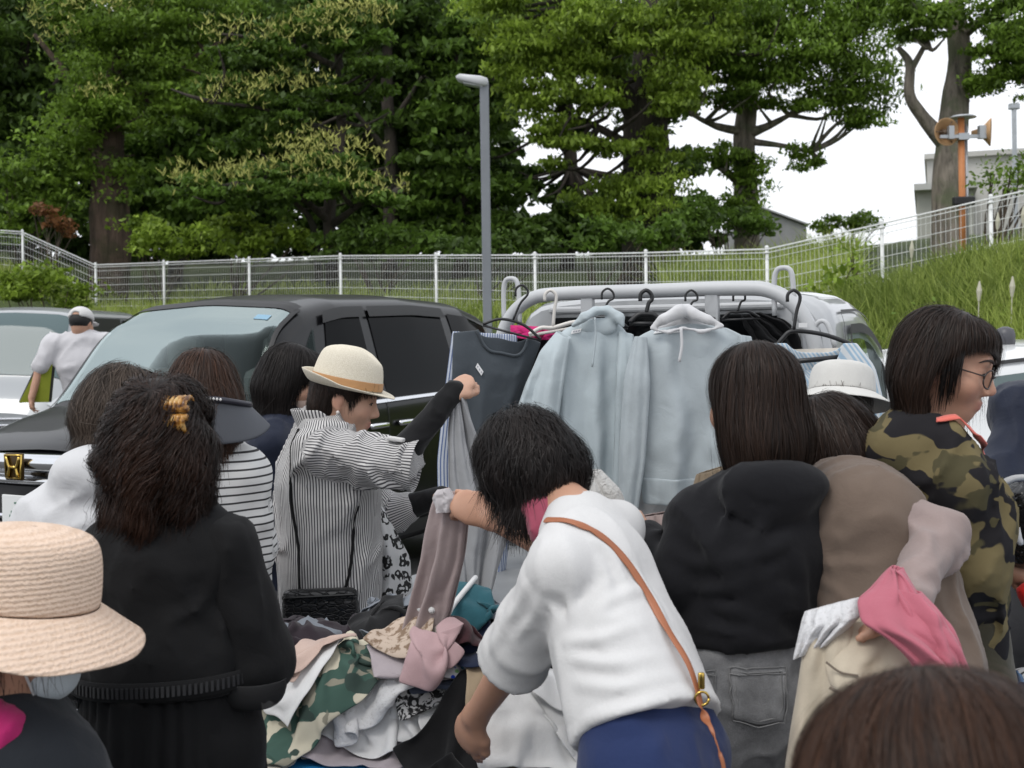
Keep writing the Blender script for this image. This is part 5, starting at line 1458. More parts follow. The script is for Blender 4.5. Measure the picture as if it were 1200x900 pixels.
# band with a ladder insertion
BR = []
def ringband(z, hgt, off, name, mat, n=90):
    X = []
    for k in range(n + 1):
        a = k / n * 2 * np.pi
        q = c0 + vec(math.cos(a) * .2, math.sin(a) * .2, 0)
        for dz in (-hgt / 2, hgt / 2): X.append(q + vec(0, 0, z - c0[2] + dz + .006 * math.cos(a) + .012))
    X = np.array(X); Z = X[:, 2].copy(); X = snap(SD, X, off, 5); X[:, 2] = Z; X = X.reshape(n + 1, 2, 3)
    rr = np.linalg.norm((X - c0)[..., :2], axis=-1).max(1); rr = np.maximum(rr, np.roll(rr, 3)); K = np.ones(15) / 15; rr = np.convolve(np.r_[rr[-8:-1], rr, rr[1:8]], K, 'same')[7:-7]; BR.append(rr)
    a_ = np.arange(n + 1) / n * 2 * np.pi
    for j in (0, 1): X[:, j, 0] = c0[0] + np.cos(a_) * rr; X[:, j, 1] = c0[1] + np.sin(a_) * rr
    return sheet_obj(name, X, mat, o, .003, 0)
b = ringband(zw + .012, .034, .006, 'waistband', F_BLACK)
LAC = simple('black_lace', (.03, .03, .032), .35)
mb = MB()
for k in range(110):
    a = k / 110 * 2 * np.pi; rb = BR[0][int(k / 110 * 90)] + .003; q = c0 + vec(math.cos(a) * rb, math.sin(a) * rb, .012 + .006 * math.cos(a) + .012)
    mb.box(q, (.0055, .003, .019), rotz(a + math.pi / 2))
mb.build('ladder_lace', LAC, b)
sheer = NT('sheer_chiffon'); sheer.b.inputs['Base Color'].default_value = (.012, .012, .013, 1); sheer.b.inputs['Alpha'].default_value = .82; sheer.b.inputs['Roughness'].default_value = .8; F_SHEER = sheer.m
for q in 'lr':
    S = SDF(); e_ = J['el' + q]; sh = J['sh' + q]
    S.u(rc(sh, mid(sh, e_, .55), .066, .064)); S.u(rc(mid(sh, e_, .55), e_ + (0, -.01, -.0), .064, .076), .03); S.u(rc(e_ + (0, .02, 0), e_ + (0, .05, -.045), .066, .05), .03)
    S.folds(nrm(e_ - sh), 10, .010, 5, stretch=.65)
    solid('sleeve', S, .009, F_BLACK, o)
    cf = e_ + vec(.0, -.035, -.045)
    a = np.linspace(0, 2 * np.pi, 25); X = np.array([[cf + vec(math.cos(t_) * r_, math.sin(t_) * r_ * .9, z_) for t_ in a] for r_, z_ in ((.066, .02), (.066, 0), (.058, -.025), (.040, -.035))])
    sheet_obj('cuff', X, F_SHEER, o, .002, 1)
# scalloped collar
mb = MB()
cn = J['neck'] + J['up'] * .008
for k in range(44):
    a = k / 44 * 2 * np.pi; q = cn + J['side'] * math.cos(a) * .066 + vec(0, math.sin(a) * .062, .006 - .012 * math.sin(a))
    mb.lathe([(.001, .012), (.006, .010), (.0085, 0), (.007, -.014), (.001, -.016)], q, 8)
mb.build('collar', F_BLACK, o, smooth=True)
hs = hairs(hd, H_CURL, o, ([((0, -.01, .030), (.082, .098, .088)), ((0, -.035, -.02), (.086, .075, .07)), ((.046, -.022, -.058), (.060, .052, .048)), ((-.050, -.022, -.060), (.060, .052, .048)), ((.062, -.005, -.05), (.038, .055, .065)), ((-.062, -.005, -.05), (.038, .055, .065)), ((0, -.085, .02), (.04, .026, .04))],
    [((0, .13, -.03), (.075, .07, .09))]), 6500, length=.085, width=.0030, curl=.0125, curlf=62, lift=.005, mess=.05, clump=.5, clumpf=16, seg=14, seed=4, crown=hd.p(.02, -.10, .075))
hs2 = SDF(); hs2.u(hd.e((.005, -.072, -.03), (.045, .045, .08))); make_hair(hs2, hairmat('reddish_curls', (.008, .0042, .003), (.042, .019, .0115), .45), o, crown=hd.p(.02, -.10, .1), n=1600, length=.10, width=.0028, curl=.012, curlf=70, lift=.012, mess=.08, clump=.6, clumpf=18, seg=13, seed=5, name='hair')
# claw clip
AMB = NT('tortoiseshell'); r1 = AMB.ramp(AMB.noise(70, 3), [(.35, (.10, .035, .008)), (.5, (.50, .24, .05)), (.65, (.70, .48, .2))]); AMB.l(r1.outputs[0], AMB.b.inputs['Base Color']); AMB.b.inputs['Roughness'].default_value = .15; AMB.b.inputs['Transmission Weight'].default_value = .15
mb = MB(); c = hit(hs, 207, 486); Rr = hd.R
for sg in (-1, 1):
    for k in range(6):
        p0 = c + Rr[:, 0] * ((k - 2.5) * .009) + Rr[:, 2] * (.004 * sg) - Rr[:, 1] * .012
        mb.tube(spline([p0 + Rr[:, 1] * -.006, p0 + Rr[:, 2] * sg * .016 - Rr[:, 1] * .006, p0 + Rr[:, 2] * sg * .030 + Rr[:, 1] * .012, p0 + Rr[:, 2] * sg * .026 + Rr[:, 1] * .03], 10), [.005, .006, .006, .0055, .005, .005, .004, .004, .003, .002], 6)
    mb.tube([c + Rr[:, 0] * -.03 + Rr[:, 2] * .008 * sg - Rr[:, 1] * .016, c + Rr[:, 0] * .03 + Rr[:, 2] * .008 * sg - Rr[:, 1] * .016], .007, 8)
mb.build('hair_clip', AMB.m, o, smooth=True)
trousers(o, J, F_BLACK, .01, fold=0, h=.016); shoes(o, J, SHOE)

# ------------------------------------------------------------------ white hoodie, short greying hair
d = 2.95
J = joints(P(122, 552, d), P(105, 800, d + .05), P(140, 485, d + .05), P(58, 612, d - .02), P(178, 618, d + .12), P(40, 690, d + .1), P(90, 740, d + .3), P(195, 700, d + .2), P(215, 740, d + .4))
o = thing('person', 'shopper with short greying hair in a plain white hoodie', 'person', J['pel'] * (1, 1, 0))
hd = Head(P(143, 490, d + .04), 48, -30)
make_body(o, J, hd, .011, [(J['wrr'], J['wrr'] - J['elr'], (0, 0, 1), {}), (J['wrl'], J['wrl'] - J['ell'], (0, 0, 1), dict(side=-1))])
S = SDF(); S.u(torso(J, .035, 1.05, .72, J['pel'] - (0, 0, .05)), .06); hoodlump(S, J, .08)
S.u(ell(P(103, 555, d - .07), (.085, .06, .055)), .05)
for q in 'lr': S.u(arm(J, q, .03, 1.9), .04)
S.folds((.4, .2, -1), 5, .008, 21, stretch=.7)
S.crease(HL(S, [(46, 612), (80, 588), (118, 562)], [(44, 632), (80, 622), (120, 600)], [(70, 660), (100, 640), (126, 610)], [(60, 575), (75, 590), (80, 620)], [(96, 560), (112, 575), (116, 600)], [(130, 600), (120, 640), (110, 670)]), .010, .014)
solid('hoodie', S, .010, F_WHITE, o)
hairs(hd, H_GREY, o, ([((0, -.015, .035), (.088, .106, .096)), ((0, -.05, -.02), (.080, .07, .075))], [((0, .115, -.04), (.09, .08, .07))]), 4200, length=.07, width=.0026, lift=.010, mess=.22, seed=6)
trousers(o, J, F_GREYPANT); shoes(o, J, SHOE)

# ------------------------------------------------------------------ breton stripes, brown hair and grey visor
d = 3.3
J = joints(P(240, 520, d), P(250, 740, d + .02), P(238, 462, d), P(200, 555, d), P(286, 552, d - .02), P(190, 640, d + .05), P(200, 670, d + .28), P(296, 640, d + .02), P(290, 660, d + .26))
o = thing('person', 'woman with long brown hair and grey sun visor in black and white striped top', 'person', J['pel'] * (1, 1, 0))
hd = Head(P(238, 465, d + .02), -10, -32)
make_body(o, J, hd, .011, [(J['wrr'], J['wrr'] - J['elr'], (0, 0, 1), {}), (J['wrl'], J['wrl'] - J['ell'], (0, 0, 1), dict(side=-1))])
S = SDF(); S.u(torso(J, .028, 1.0, .7, J['pel'] - (0, 0, .03)), .05)
for q in 'lr': S.u(arm(J, q, .024, 1.8), .03)
S.folds((.3, .2, 1), 8, .008, 25, stretch=.6)
BRET = striped('breton_stripes', (.70, .70, .69), (.012, .012, .015), 'sv', .022, .76, soft=.04)
axes = [(J['neck'], J['pel'], J['side'], .16)] + [(J['sh' + q], J['el' + q], J['side'], .06) for q in 'lr'] + [(J['el' + q], J['wr' + q], J['side'], .06) for q in 'lr']
solid('striped_top', S, .010, BRET, o, 1, {'sv': along(axes)})
hs = hairs(hd, H_BROWN, o, ([((0, -.012, .03), (.092, .110, .100)), ((0, -.05, -.05), (.098, .07, .10)), ((.06, -.02, -.06), (.05, .06, .085)), ((-.06, -.02, -.06), (.05, .06, .085))], [((0, .13, -.04), (.075, .07, .08))]), 3800, length=.12, width=.003, lift=.008, mess=.1, seed=7)
# visor band and wide brim worn at the nape
VIS = simple('visor_charcoal', (.055, .06, .072), .55, var=.08)
a = np.linspace(0, 2 * np.pi, 41)
def vis(r0, r1, u, off=0): return np.array([hd.p(math.sin(t_) * r0, -.01 + math.cos(t_) * r1 + off, u - .028 * math.cos(t_)) for t_ in a])
c_v = P(238, 490, d - .14)
X = []
for k in range(9):
    t_ = k / 8
    ang = np.linspace(math.radians(-78), math.radians(78), 33); row = []
    for g_ in ang:
        rad = .10 + .055 * t_
        row.append(vec(c_v[0] + math.sin(g_) * rad * 1.05, c_v[1] + .13 - math.cos(g_) * (.11 + .02 * t_), P(0, 470, d)[2] - .055 * abs(math.sin(g_)) ** 2 * .4 - t_ * .105 * (math.cos(g_) ** .6 + .12)))
    X.append(row)
vb = sheet_obj('visor_brim', np.array(X), VIS, o, .004, 1)
mb = MB(); mb.tube(np.array([X[0][k] + vec(0, -.006, .004) for k in range(33)]), .0085, 8); vbd = mb.build('visor_band', simple('black_band', (.02, .02, .03), .4), o, smooth=True)
mb = MB()
for k in range(12, 22): mb.lathe([(.001, .004), (.004, 0), (.001, -.004)], np.array(X[0][k]) + vec(0, -.016, .006), 8)
mb.build('bead', simple('white_bead', (.75, .74, .72), .3), vbd, smooth=True)
trousers(o, J, F_GREYPANT, h=.016); shoes(o, J, SHOE)

# ------------------------------------------------------------------ navy jacket, masked
d = 4.3
J = joints(P(335, 492, d), P(312, 690, d + .02), P(340, 445, d), P(312, 522, d - .14), P(338, 515, d + .16), P(300, 605, d - .1), P(325, 660, d - .02), P(345, 600, d + .2), P(385, 630, d + .22))
J['side'] = nrm(vec(.25, -1, 0)); J['shr'], J['shl'] = P(315, 520, d - .13), P(340, 516, d + .15); J['elr'], J['ell'] = P(303, 605, d - .12), P(345, 600, d + .2); J['wrr'], J['wrl'] = P(330, 660, d - .05), P(385, 630, d + .2)
J['fwd'] = nrm(vec(1, .25, 0))
o = thing('person', 'woman with black bob, face mask and navy jacket behind the straw hat', 'person', J['pel'] * (1, 1, 0))
hd = Head(P(341, 446, d), 86, -22)
BS = make_body(o, J, hd, .008, [(J['wrr'], J['wrr'] - J['elr'], (0, 0, 1), {}), (J['wrl'], J['wrl'] - J['ell'], (0, 0, 1), dict(side=-1))])
S = SDF(); S.u(torso(J, .045, 1.0, .78, J['pel'] - (0, 0, .06)), .06)
for q in 'lr': S.u(arm(J, q, .034, 1.95), .04)
S.u(rc(J['neck'] - J['fwd'] * .03, J['neck'] + (0, 0, .02), .075, .07), .03)
S.folds((.2, .1, 1), 7, .016, 31, stretch=.65)
S.sub(rc(J['neck'] + J['fwd'] * .1, J['neck'] + J['fwd'] * .12 - (0, 0, .1), .05, .02), .02)
solid('jacket', S, .011, F_NAVY, o)
S2 = SDF(); S2.u(rc(J['neck'] + J['fwd'] * .04, J['neck'] + J['fwd'] * .08 - (0, 0, .12), .06, .045), .02); solid('shirt', S2, .010, fabric('pale_teal_cotton', (.30, .45, .46)), o)
hairs(hd, H_BLACK, o, ([((0, -.015, .035), (.090, .108, .098)), ((0, -.04, -.04), (.094, .09, .09)), ((.055, -.005, -.03), (.036, .045, .08)), ((-.055, -.005, -.03), (.036, .045, .08)), ((0, .055, .075), (.07, .045, .035))], [((0, .100, -.045), (.105, .068, .09))]), 3600, length=.12, width=.003, lift=.006, mess=.06, seed=8, crown=hd.p(0, .0, .13))
S = SDF(); S.u(hd.e((0, .062, -.055), (.058, .052, .045))); S.cut(hd.p(0, .035, 0), -hd.R[:, 1]); mk = solid('face_mask', S, .007, fabric('beige_mask', (.52, .39, .33)), o)
for q in (1, -1):
    mb = MB(); mb.tube(spline([hd.p(q * .055, .05, -.03), hd.p(q * .072, .02, -.01), hd.p(q * .078, -.01, .01)], 8), .002, 5); mb.build('ear_loop', F_WHITE, mk)
trousers(o, J, F_GREYPANT, h=.016); shoes(o, J, SHOE)

# ------------------------------------------------------------------ straw hat, pinstripe shirt
d = 3.75
shr, shl = P(373, 528, d - .15), P(392, 526, d + .17)
elr, wrr = P(462, 542, d - .2), P(527, 466, d - .14); el_l, wrl = P(452, 604, d + .2), P(508, 584, d + .16)
J = joints(P(382, 496, d), P(388, 712, d + .02), P(402, 466, d), shl, shr, el_l, wrl, elr, wrr)
J['side'] = nrm(vec(.1, -1, 0)); J['fwd'] = nrm(vec(1, .1, 0))
o = thing('person', 'older woman in a cream straw hat and pinstriped shirt raising her arm', 'person', J['pel'] * (1, 1, 0))
hd = Head(P(404, 468, d), 93, -14)
hnd = [(wrr, nrm(P(545, 448, d - .12) - wrr), vec(-.35, -.7, .6), dict(curls=[1.25, 1.3, 1.3, 1.3], thumb=.9, side=1, k=.9)), (wrl, wrl - el_l, vec(0, .2, 1), dict(side=-1, curl=.9))]
BS = make_body(o, J, hd, .0055, hnd, (.55, .34, .245))
PIN = striped('fine_pinstripe', (.62, .61, .60), (.045, .042, .05), 'su', .0088, .56, soft=.08, bump=.3)
S = SDF(); S.u(torso(J, .042, 1.0, .82, P(390, 752, d + .02)), .06); S.u(rc(P(386, 560, d), P(390, 752, d), .15, .165, J['side'], 1, .95), .05)
S.u(arm(J, 'r', .030, 1.06), .03); S.u(arm(J, 'l', .030, 1.45), .04)
S.u(rc(shr, elr, .072, .062), .04)
S.folds((.25, .1, 1), 7, .016, 41, stretch=.7); S.folds(elr - shr, 9, .011, 42, mid(shr, elr), .16, .5)
S.sub(rc(J['neck'] + (0, 0, .0), J['neck'] + (.05, 0, .1), .05, .07), .02)
axes = [(J['neck'], J['pel'], J['fwd'], .17), (mid(shr, elr, .15), elr, (0, 0, 1), .072), (el_l, wrl, (0, 0, 1), .06), (shl, el_l, (0, 0, 1), .06)]
SH = S
solid('shirt', S, .0085, PIN, o, 1, {'su': around(axes)})
# open cuff hanging from the elbow
ed = nrm(elr - shr); c = elr + ed * .02
a = np.linspace(0, 2 * np.pi, 29); n1 = nrm(np.cross(ed, (0, 1, 0))); n2 = np.cross(ed, n1)
X = np.array([[c + ed * t_ + (n1 * math.cos(g_) * (.066 + .25 * t_) + n2 * math.sin(g_) * (.06 + .1 * t_)) for g_ in a] for t_ in np.linspace(-.04, .05, 7)])
sheet_obj('cuff', X, PIN, o, .003, 1, uv={'su': np.tile(a * .07, (7, 1))})
mb = MB(); mb.box(c + vec(-.01, -.03, .075), (.05, .03, .012), frame_R(ed, n2, n1), bev=.004); mb.build('sleeve_tab', PIN, o)
# collar, standing
cn = J['neck'] + vec(.0, 0, .01)
X = []
for t_ in np.linspace(0, 1, 6):
    row = []
    for g_ in np.linspace(math.radians(28), math.radians(332), 30):
        rr = .066 + .016 * t_
        row.append(cn + J['fwd'] * math.cos(g_) * (rr + .016) + J['side'] * math.sin(g_) * rr + vec(-.012 * t_, 0, -.035 + .072 * t_ - .065 * max(0, math.cos(g_)) * t_ - .02 * max(0, math.cos(g_))))
    X.append(row)
sheet_obj('collar', np.array(X), PIN, o, .004, 1, uv={'su': np.tile(np.linspace(0, .4, 30), (6, 1))})
sl_m = fabric('black_knit', (.010, .010, .011), .9)
for q in 'rl':
    S = SDF(); S.u([rc(mid(J['sh' + q], J['el' + q], .8), J['el' + q], .045, .048), rc(J['el' + q], J['wr' + q], .050, .036)], .02); S.u(rc(J['wr' + q], J['wr' + q] + nrm(J['wr' + q] - J['el' + q]) * .03, .034, .034), .01)
    S.folds(J['wr' + q] - J['el' + q], 12, .006, 43, stretch=-.6 if False else .3); solid('arm_cover', S, .008, sl_m, o)
# short dark hair under the hat
hairs(hd, H_DARK, o, ([((0, -.018, .03), (.082, .098, .085)), ((0, -.055, -.035), (.076, .055, .062)), ((.066, .012, .028), (.018, .03, .022)), ((-.066, .012, .028), (.018, .03, .022)), ((0, .072, .062), (.055, .028, .016))], [((0, .085, -.045), (.10, .078, .082)), ((.09, .0, -.018), (.03, .024, .036))]), 2600, length=.045, width=.0028, lift=.004, mess=.1, seed=9)
# hat
STRAW = NT('straw_weave'); c_ = STRAW.obj_co(); wv = STRAW.noise(420, 1, .5, c_)
STRAW.l(STRAW.ramp(wv, [(.3, (.60, .54, .42)), (.7, (.76, .71, .60))]).outputs[0], STRAW.b.inputs['Base Color']); STRAW.b.inputs['Roughness'].default_value = .8; STRAW.bump(wv, .35, .003)
hc = hd.p(0, -.005, .062); HR = head_frame(93, -12)
def hatpt(g_, r_, s_, z): return hc + HR @ np.array([math.sin(g_) * r_, math.cos(g_) * s_, z])
ga = np.linspace(0, 2 * np.pi, 49)
prof = [(.093, .112, -.022), (.093, .111, .0), (.090, .107, .03), (.085, .100, .06), (.078, .091, .085), (.064, .076, .102), (.042, .052, .108), (.018, .022, .103), (.002, .002, .100)]
X = np.array([[hatpt(g_, r_, s_, z - .018 * (z > .07) * math.cos(g_) ** 2 * (math.cos(g_) > 0) - (.010 * math.exp(-(math.sin(g_) * r_ / .03) ** 2) if z > .095 else 0)) for g_ in ga] for r_, s_, z in prof])
hat = sheet_obj('hat', X, STRAW.m, o, .004, 1)
X = np.array([[hatpt(g_, .093 + .036 * t_, .112 + .036 * t_ + (.010 * t_ if math.cos(g_) > 0 else 0), -.022 - .010 * t_ * max(0, math.cos(g_)) + .034 * t_ ** 1.6 * max(0, -math.cos(g_)) ** .8 + .012 * t_ ** 2 * abs(math.sin(g_))) for g_ in ga] for t_ in np.linspace(0, 1, 7)])
sheet_obj('brim', X, STRAW.m, hat, .004, 1)
X = np.array([[hatpt(g_, r_, s_, z) for g_ in ga] for r_, s_, z in ((.0955, .1145, -.018), (.0955, .1135, -.004), (.0945, .1125, .010))])
sheet_obj('hat_band', X, fabric('tan_ribbon', (.47, .26, .12), .8), hat, .002, 1)
mb = MB(); mb.lathe([(.001, .006), (.0055, .003), (.006, 0), (.004, -.005), (.001, -.006)], hd.p(.079, .002, -.036), 10); mb.build('earring', simple('pearl', (.75, .7, .66), .2), o, smooth=True)
# croc shoulder bag on its strap
CROC = NT('black_croc_leather'); vo = CROC.n('ShaderNodeTexVoronoi'); vo.feature = 'DISTANCE_TO_EDGE'; vo.inputs['Scale'].default_value = 75; mpn = CROC.n('ShaderNodeMapping'); mpn.inputs['Scale'].default_value = (.55, 1, 1.2); CROC.l(CROC.obj_co(), mpn.inputs[0]); CROC.l(mpn.outputs[0], vo.inputs['Vector'])
CROC.b.inputs['Base Color'].default_value = (.012, .012, .013, 1); CROC.b.inputs['Roughness'].default_value = .32; CROC.bump(CROC.ramp(vo.outputs['Distance'], [(0, (0, 0, 0)), (.12, (1, 1, 1))]).outputs[0], .8, .006)
bc = P(376, 716, d - .215); Rb = frame_R((1, .1, .02), (-.1, 1, 0), (0, 0, 1))
bag = thing('shoulder_bag', 'black crocodile pattern bag at the hip of the pinstriped shirt', 'bag', bc - (0, 0, .07))
S = SDF(); S.u(rbox(bc, (.112, .03, .066), .024, Rb)); S.d(lambda p: -.0035 * np.exp(-(((p[:, 2] - bc[2] - .034) / .004) ** 2)))
solid('pouch', S, .006, CROC.m, bag)
mb = MB(); mb.tube([bc + Rb @ vec(-.1, -.030, .050), bc + Rb @ vec(.1, -.030, .050)], .004, 6); mb.build('zip', simple('black_zip', (.02, .02, .02), .3, .5), bag)
top = P(352, 512, d - .13)
for sgn, pts in ((-1, [bc + Rb @ vec(-.108, 0, .055), P(338, 640, d - .24), P(338, 580, d - .2), P(352, 530, d - .15), P(368, 500, d - .02)]), (1, [bc + Rb @ vec(.108, 0, .055), P(421, 640, d - .17), P(414, 590, d - .14)])):
    strap('strap', SH, pts, .009, F_BLACK, bag, .006, 40, tension=14)

# ------------------------------------------------------------------ white T-shirt, bending over the heap
shl, shr = P(655, 668, 2.25), P(722, 613, 2.5)
el_l, wrl = P(602, 772, 2.40), P(557, 840, 2.54); elr, wrr = P(648, 640, 2.68), P(574, 606, 2.84)
neck = P(672, 604, 2.44); pel = P(768, 880, 2.16)
J = joints(neck, pel, P(612, 548, 2.56), shl, shr, el_l, wrl, elr, wrr, feet=.0)
o = thing('person', 'woman in white T-shirt bending over the heap with a tan crossbody strap', 'person', J['pel'] * (1, 1, 0))
hd = Head(P(618, 552, 2.56), -42, -38, 8)
hnd = [(wrl, nrm(P(543, 874, 2.59) - wrl), nrm(vec(-.45, -.75, .2)), dict(curls=[.35, .45, .5, .5], side=-1, thumb=.3, k=.95)), (wrr, nrm(P(548, 594, 2.84) - wrr), vec(.1, -.8, .5), dict(curls=[.9, 1.0, 1.1, 1.1], side=1, thumb=.8, k=.95))]
BS = make_body(o, J, hd, .0058, hnd, (.52, .30, .205))
S = SDF(); up = J['up']
hem = pel + up * .05
S.u(torso(J, .012, .92, .78, hem), .04)
S.u(rc(pel - up * .06, mid(pel, neck, .35), .168, .140, J['side'], 1, .86), .04)
sd = nrm(el_l - shl)
S.u(capped(rc(shl - sd * .01, shl + sd * .36, .050, .088), shl + sd * .285, sd), .02); S.u(rc(shr - up * .02, mid(shr, elr, .8), .050, .066), .04)
S.cut(shl + sd * .265 , sd) if False else None
S.sub(rc(shl + sd * .225, shl + sd * .5, .054, .080), .004)
S.d(lambda p: -.0022 * np.exp(-(((p - shl) @ sd - .258) / .004) ** 2) - .003 * np.exp(-(((p - hem) @ up - .018) / .0035) ** 2) - .003 * np.exp(-(((p - shl) @ sd - .022) / .004) ** 2) * (np.linalg.norm(p - shl, axis=1) < .11))
def cutsl(p, c=shl + sd * .262): return (p - c) @ sd
# hem plane across the body only
S.folds(nrm(vec(-.5, .3, 1)), 4.5, .007, 51, stretch=.75)
S.cut(hem - up * .012, -up)
S.u(rc(shl + up * .0, mid(shl, shr) + up * .015, .05, .055), .03)
S.crease(HL(S, [(652, 742), (690, 706), (722, 676)], [(655, 752), (705, 748), (760, 730)], [(660, 770), (720, 778), (790, 768)], [(668, 800), (730, 806), (806, 792)], [(684, 724), (722, 700), (758, 690)], [(676, 845), (730, 835), (790, 820)], [(700, 650), (712, 690), (700, 730)], [(740, 660), (765, 700), (780, 740)]), .0125, .014)
S.crease(HL(S, [(640, 680), (628, 720), (600, 755)], [(664, 650), (672, 690), (662, 728)], [(600, 700), (588, 740), (572, 765)], [(690, 630), (716, 650), (740, 690)], [(640, 700), (652, 730), (645, 770)], [(618, 680), (606, 712), (590, 732)]), .0095, .012)
TS = S
F_TEE = fabric('white_tee_jersey', (.64, .635, .63), .9, var=.015, bump=.3)
solid('t_shirt', S, .0065, F_TEE, o, 3)
# ribbed neckband
hs = hairs(hd, H_BLACK, o, ([((0, -.012, .035), (.092, .110, .100)), ((0, -.06, -.025), (.094, .07, .075)), ((.06, -.01, -.03), (.042, .065, .075)), ((-.06, -.005, -.025), (.042, .065, .066))], [((0, .125, -.03), (.075, .075, .085))]), 5200, length=.065, width=.0028, lift=.010, mess=.2, curl=.004, curlf=40, seed=10, crown=hd.p(0, -.03, .13))
S2 = SDF(); S2.u(rc(neck + up * .02 + (-.035, .0, -.035), neck + up * .06 + (-.05, .02, -.02), .056, .052), .02); S2.folds(J['side'], 14, .006, 55); S2.cut(neck + up * .09, up); solid('neck_scarf', S2, .008, fabric('rose_scarf', (.33, .07, .11), .85), o)
TAN = simple('tan_leather', (.33, .115, .05), .5, bump=.2, bscale=80, var=.12)
bagS = thing('crossbody_bag', 'tan leather crossbody strap with gold buckle over the white T-shirt', 'bag', P(850, 900, 2.1) * (1, 1, 0) + (0, 0, .55))
pts = [hit(TS, x, y, off=f_) for x, y, f_ in ((640, 611, 0), (668, 613, 0), (700, 627, 0), (730, 655, 0), (758, 698, .002), (780, 744, .006), (800, 785, .012), (816, 820, .022))]
pts += [P(832, 850, 2.06), P(841, 876, 2.04), P(848, 905, 2.03), P(852, 1000, 2.02)]
p = spline(pts, 80); g = grad(TS, p); tt = np.gradient(p, axis=0); tt /= np.linalg.norm(tt, axis=1, keepdims=True); ss = np.cross(tt, g); ss /= np.linalg.norm(ss, axis=1, keepdims=True)
w_ = np.interp(np.arange(80), [0, 52, 56, 80], [.017, .017, .008, .008])[:, None]
sheet_obj('strap', np.stack([p + g * .004 - ss * w_ / 2, p + g * .006, p + g * .004 + ss * w_ / 2], 1), TAN, bagS, .003, 1)
mb = MB(); c = hit(TS, 812, 806, off=.022); mb.box(c, (.012, .008, .03), bev=.003); mb.tube(np.array([c + vec(.012 * math.cos(q), -.004, -.03 + .012 * math.sin(q)) for q in np.linspace(0, 6.283, 16)]), .0025, 6); mb.build('buckle', GOLD, bagS, smooth=True)
S = SDF(); S.u(rbox(P(856, 1010, 2.0), (.03, .09, .07), .02)); solid('pouch', S, .01, TAN, bagS)
trousers(o, J, F_BLUEPANT, .006, .010, 1.10, top=J['pel'] + J['up'] * .06, w=.96, fold=.006); shoes(o, J, SHOE)

# ------------------------------------------------------------------ black hoodie, straight bob, grey jeans
d = 2.55
J = joints(P(890, 562, d), P(864, 800, d - .02), P(884, 470, d + .02), P(820, 604, d + .0), P(942, 602, d + .04), P(792, 682, d - .04), P(752, 632, d + .14), P(958, 690, d + .1), P(905, 690, d + .3))
o = thing('person', 'woman with a straight dark brown bob in a black hoodie and grey jeans', 'person', J['pel'] * (1, 1, 0))
hd = Head(P(884, 472, d + .03), -35, -10)
make_body(o, J, hd, .008, [(J['wrl'], nrm(vec(-.4, .6, .5)), vec(-.5, -.5, .5), dict(side=-1, curl=1.0)), (J['wrr'], J['wrr'] - J['elr'], (0, 0, 1), {})])
S = SDF(); S.u(torso(J, .024, .88, .76, J['pel'] + (0, 0, .09)), .04)
S.u(rc(J['waist'], J['chest'], .140, .150, J['side'], 1, .8), .05)
hoodlump(S, J, .085); S.u(ell(P(898, 586, d - .1), (.085, .042, .045)), .03)
for q in 'lr': S.u(arm(J, q, .032, 1.85), .014)
S.folds(nrm(vec(.8, 0, -.6)), 4, .010, 61, stretch=.75)
S.crease(HL(S, [(836, 574), (858, 606), (900, 624), (946, 604)], [(868, 574), (885, 590), (915, 592)]), -.009, .010)
zh = P(870, 762, d - .1)[2]; S.cut((0, 0, zh), (0, 0, -1)); S.d(lambda p: -.004 * np.exp(-((p[:, 2] - zh - .035) / .006) ** 2))
S.crease(HL(S, [(805, 692), (850, 690), (925, 660)], [(812, 705), (870, 720), (932, 752)], [(830, 712), (880, 742), (925, 765)], [(930, 640), (940, 690), (938, 740)], [(780, 640), (815, 660), (850, 655)], [(900, 600), (885, 640), (880, 690)], [(850, 590), (845, 630), (830, 660)], [(835, 660), (890, 650), (935, 625)], [(800, 590), (770, 625), (760, 650)], [(860, 745), (900, 752), (935, 745)]), .0135, .018)
HS = S
solid('hoodie', S, .0085, fabric('black_fleece', (.0085, .0085, .0105), .9, sheen=.08), o)
hairs(hd, H_DARK, o, ([((0, -.012, .035), (.090, .106, .098)), ((0, -.035, -.07), (.096, .078, .115)), ((.058, -.005, -.065), (.040, .055, .11)), ((-.058, -.005, -.065), (.040, .055, .11))], [((0, .12, -.05), (.062, .07, .12))]), 5600, length=.15, width=.0027, lift=.005, mess=.04, seed=11, crown=hd.p(0, -.01, .13))
JEAN = NT('washed_grey_denim'); c_ = JEAN.obj_co(); r1 = JEAN.ramp(JEAN.noise(11, 4, .65, c_), [(.3, (.13, .131, .134)), (.7, (.34, .34, .345))]); r2 = JEAN.noise(420, 1, .5, c_)
JEAN.l(JEAN.mix(JEAN.math('MULTIPLY', r2, .45), r1.outputs[0], (.035, .035, .037)), JEAN.b.inputs['Base Color']); JEAN.b.inputs['Roughness'].default_value = .9; JEAN.bump(r2, .3, .003)
TR = trousers(o, J, JEAN.m, .014, .009, 1.10, top=J['pel'] + (0, 0, .11), fold=.007)
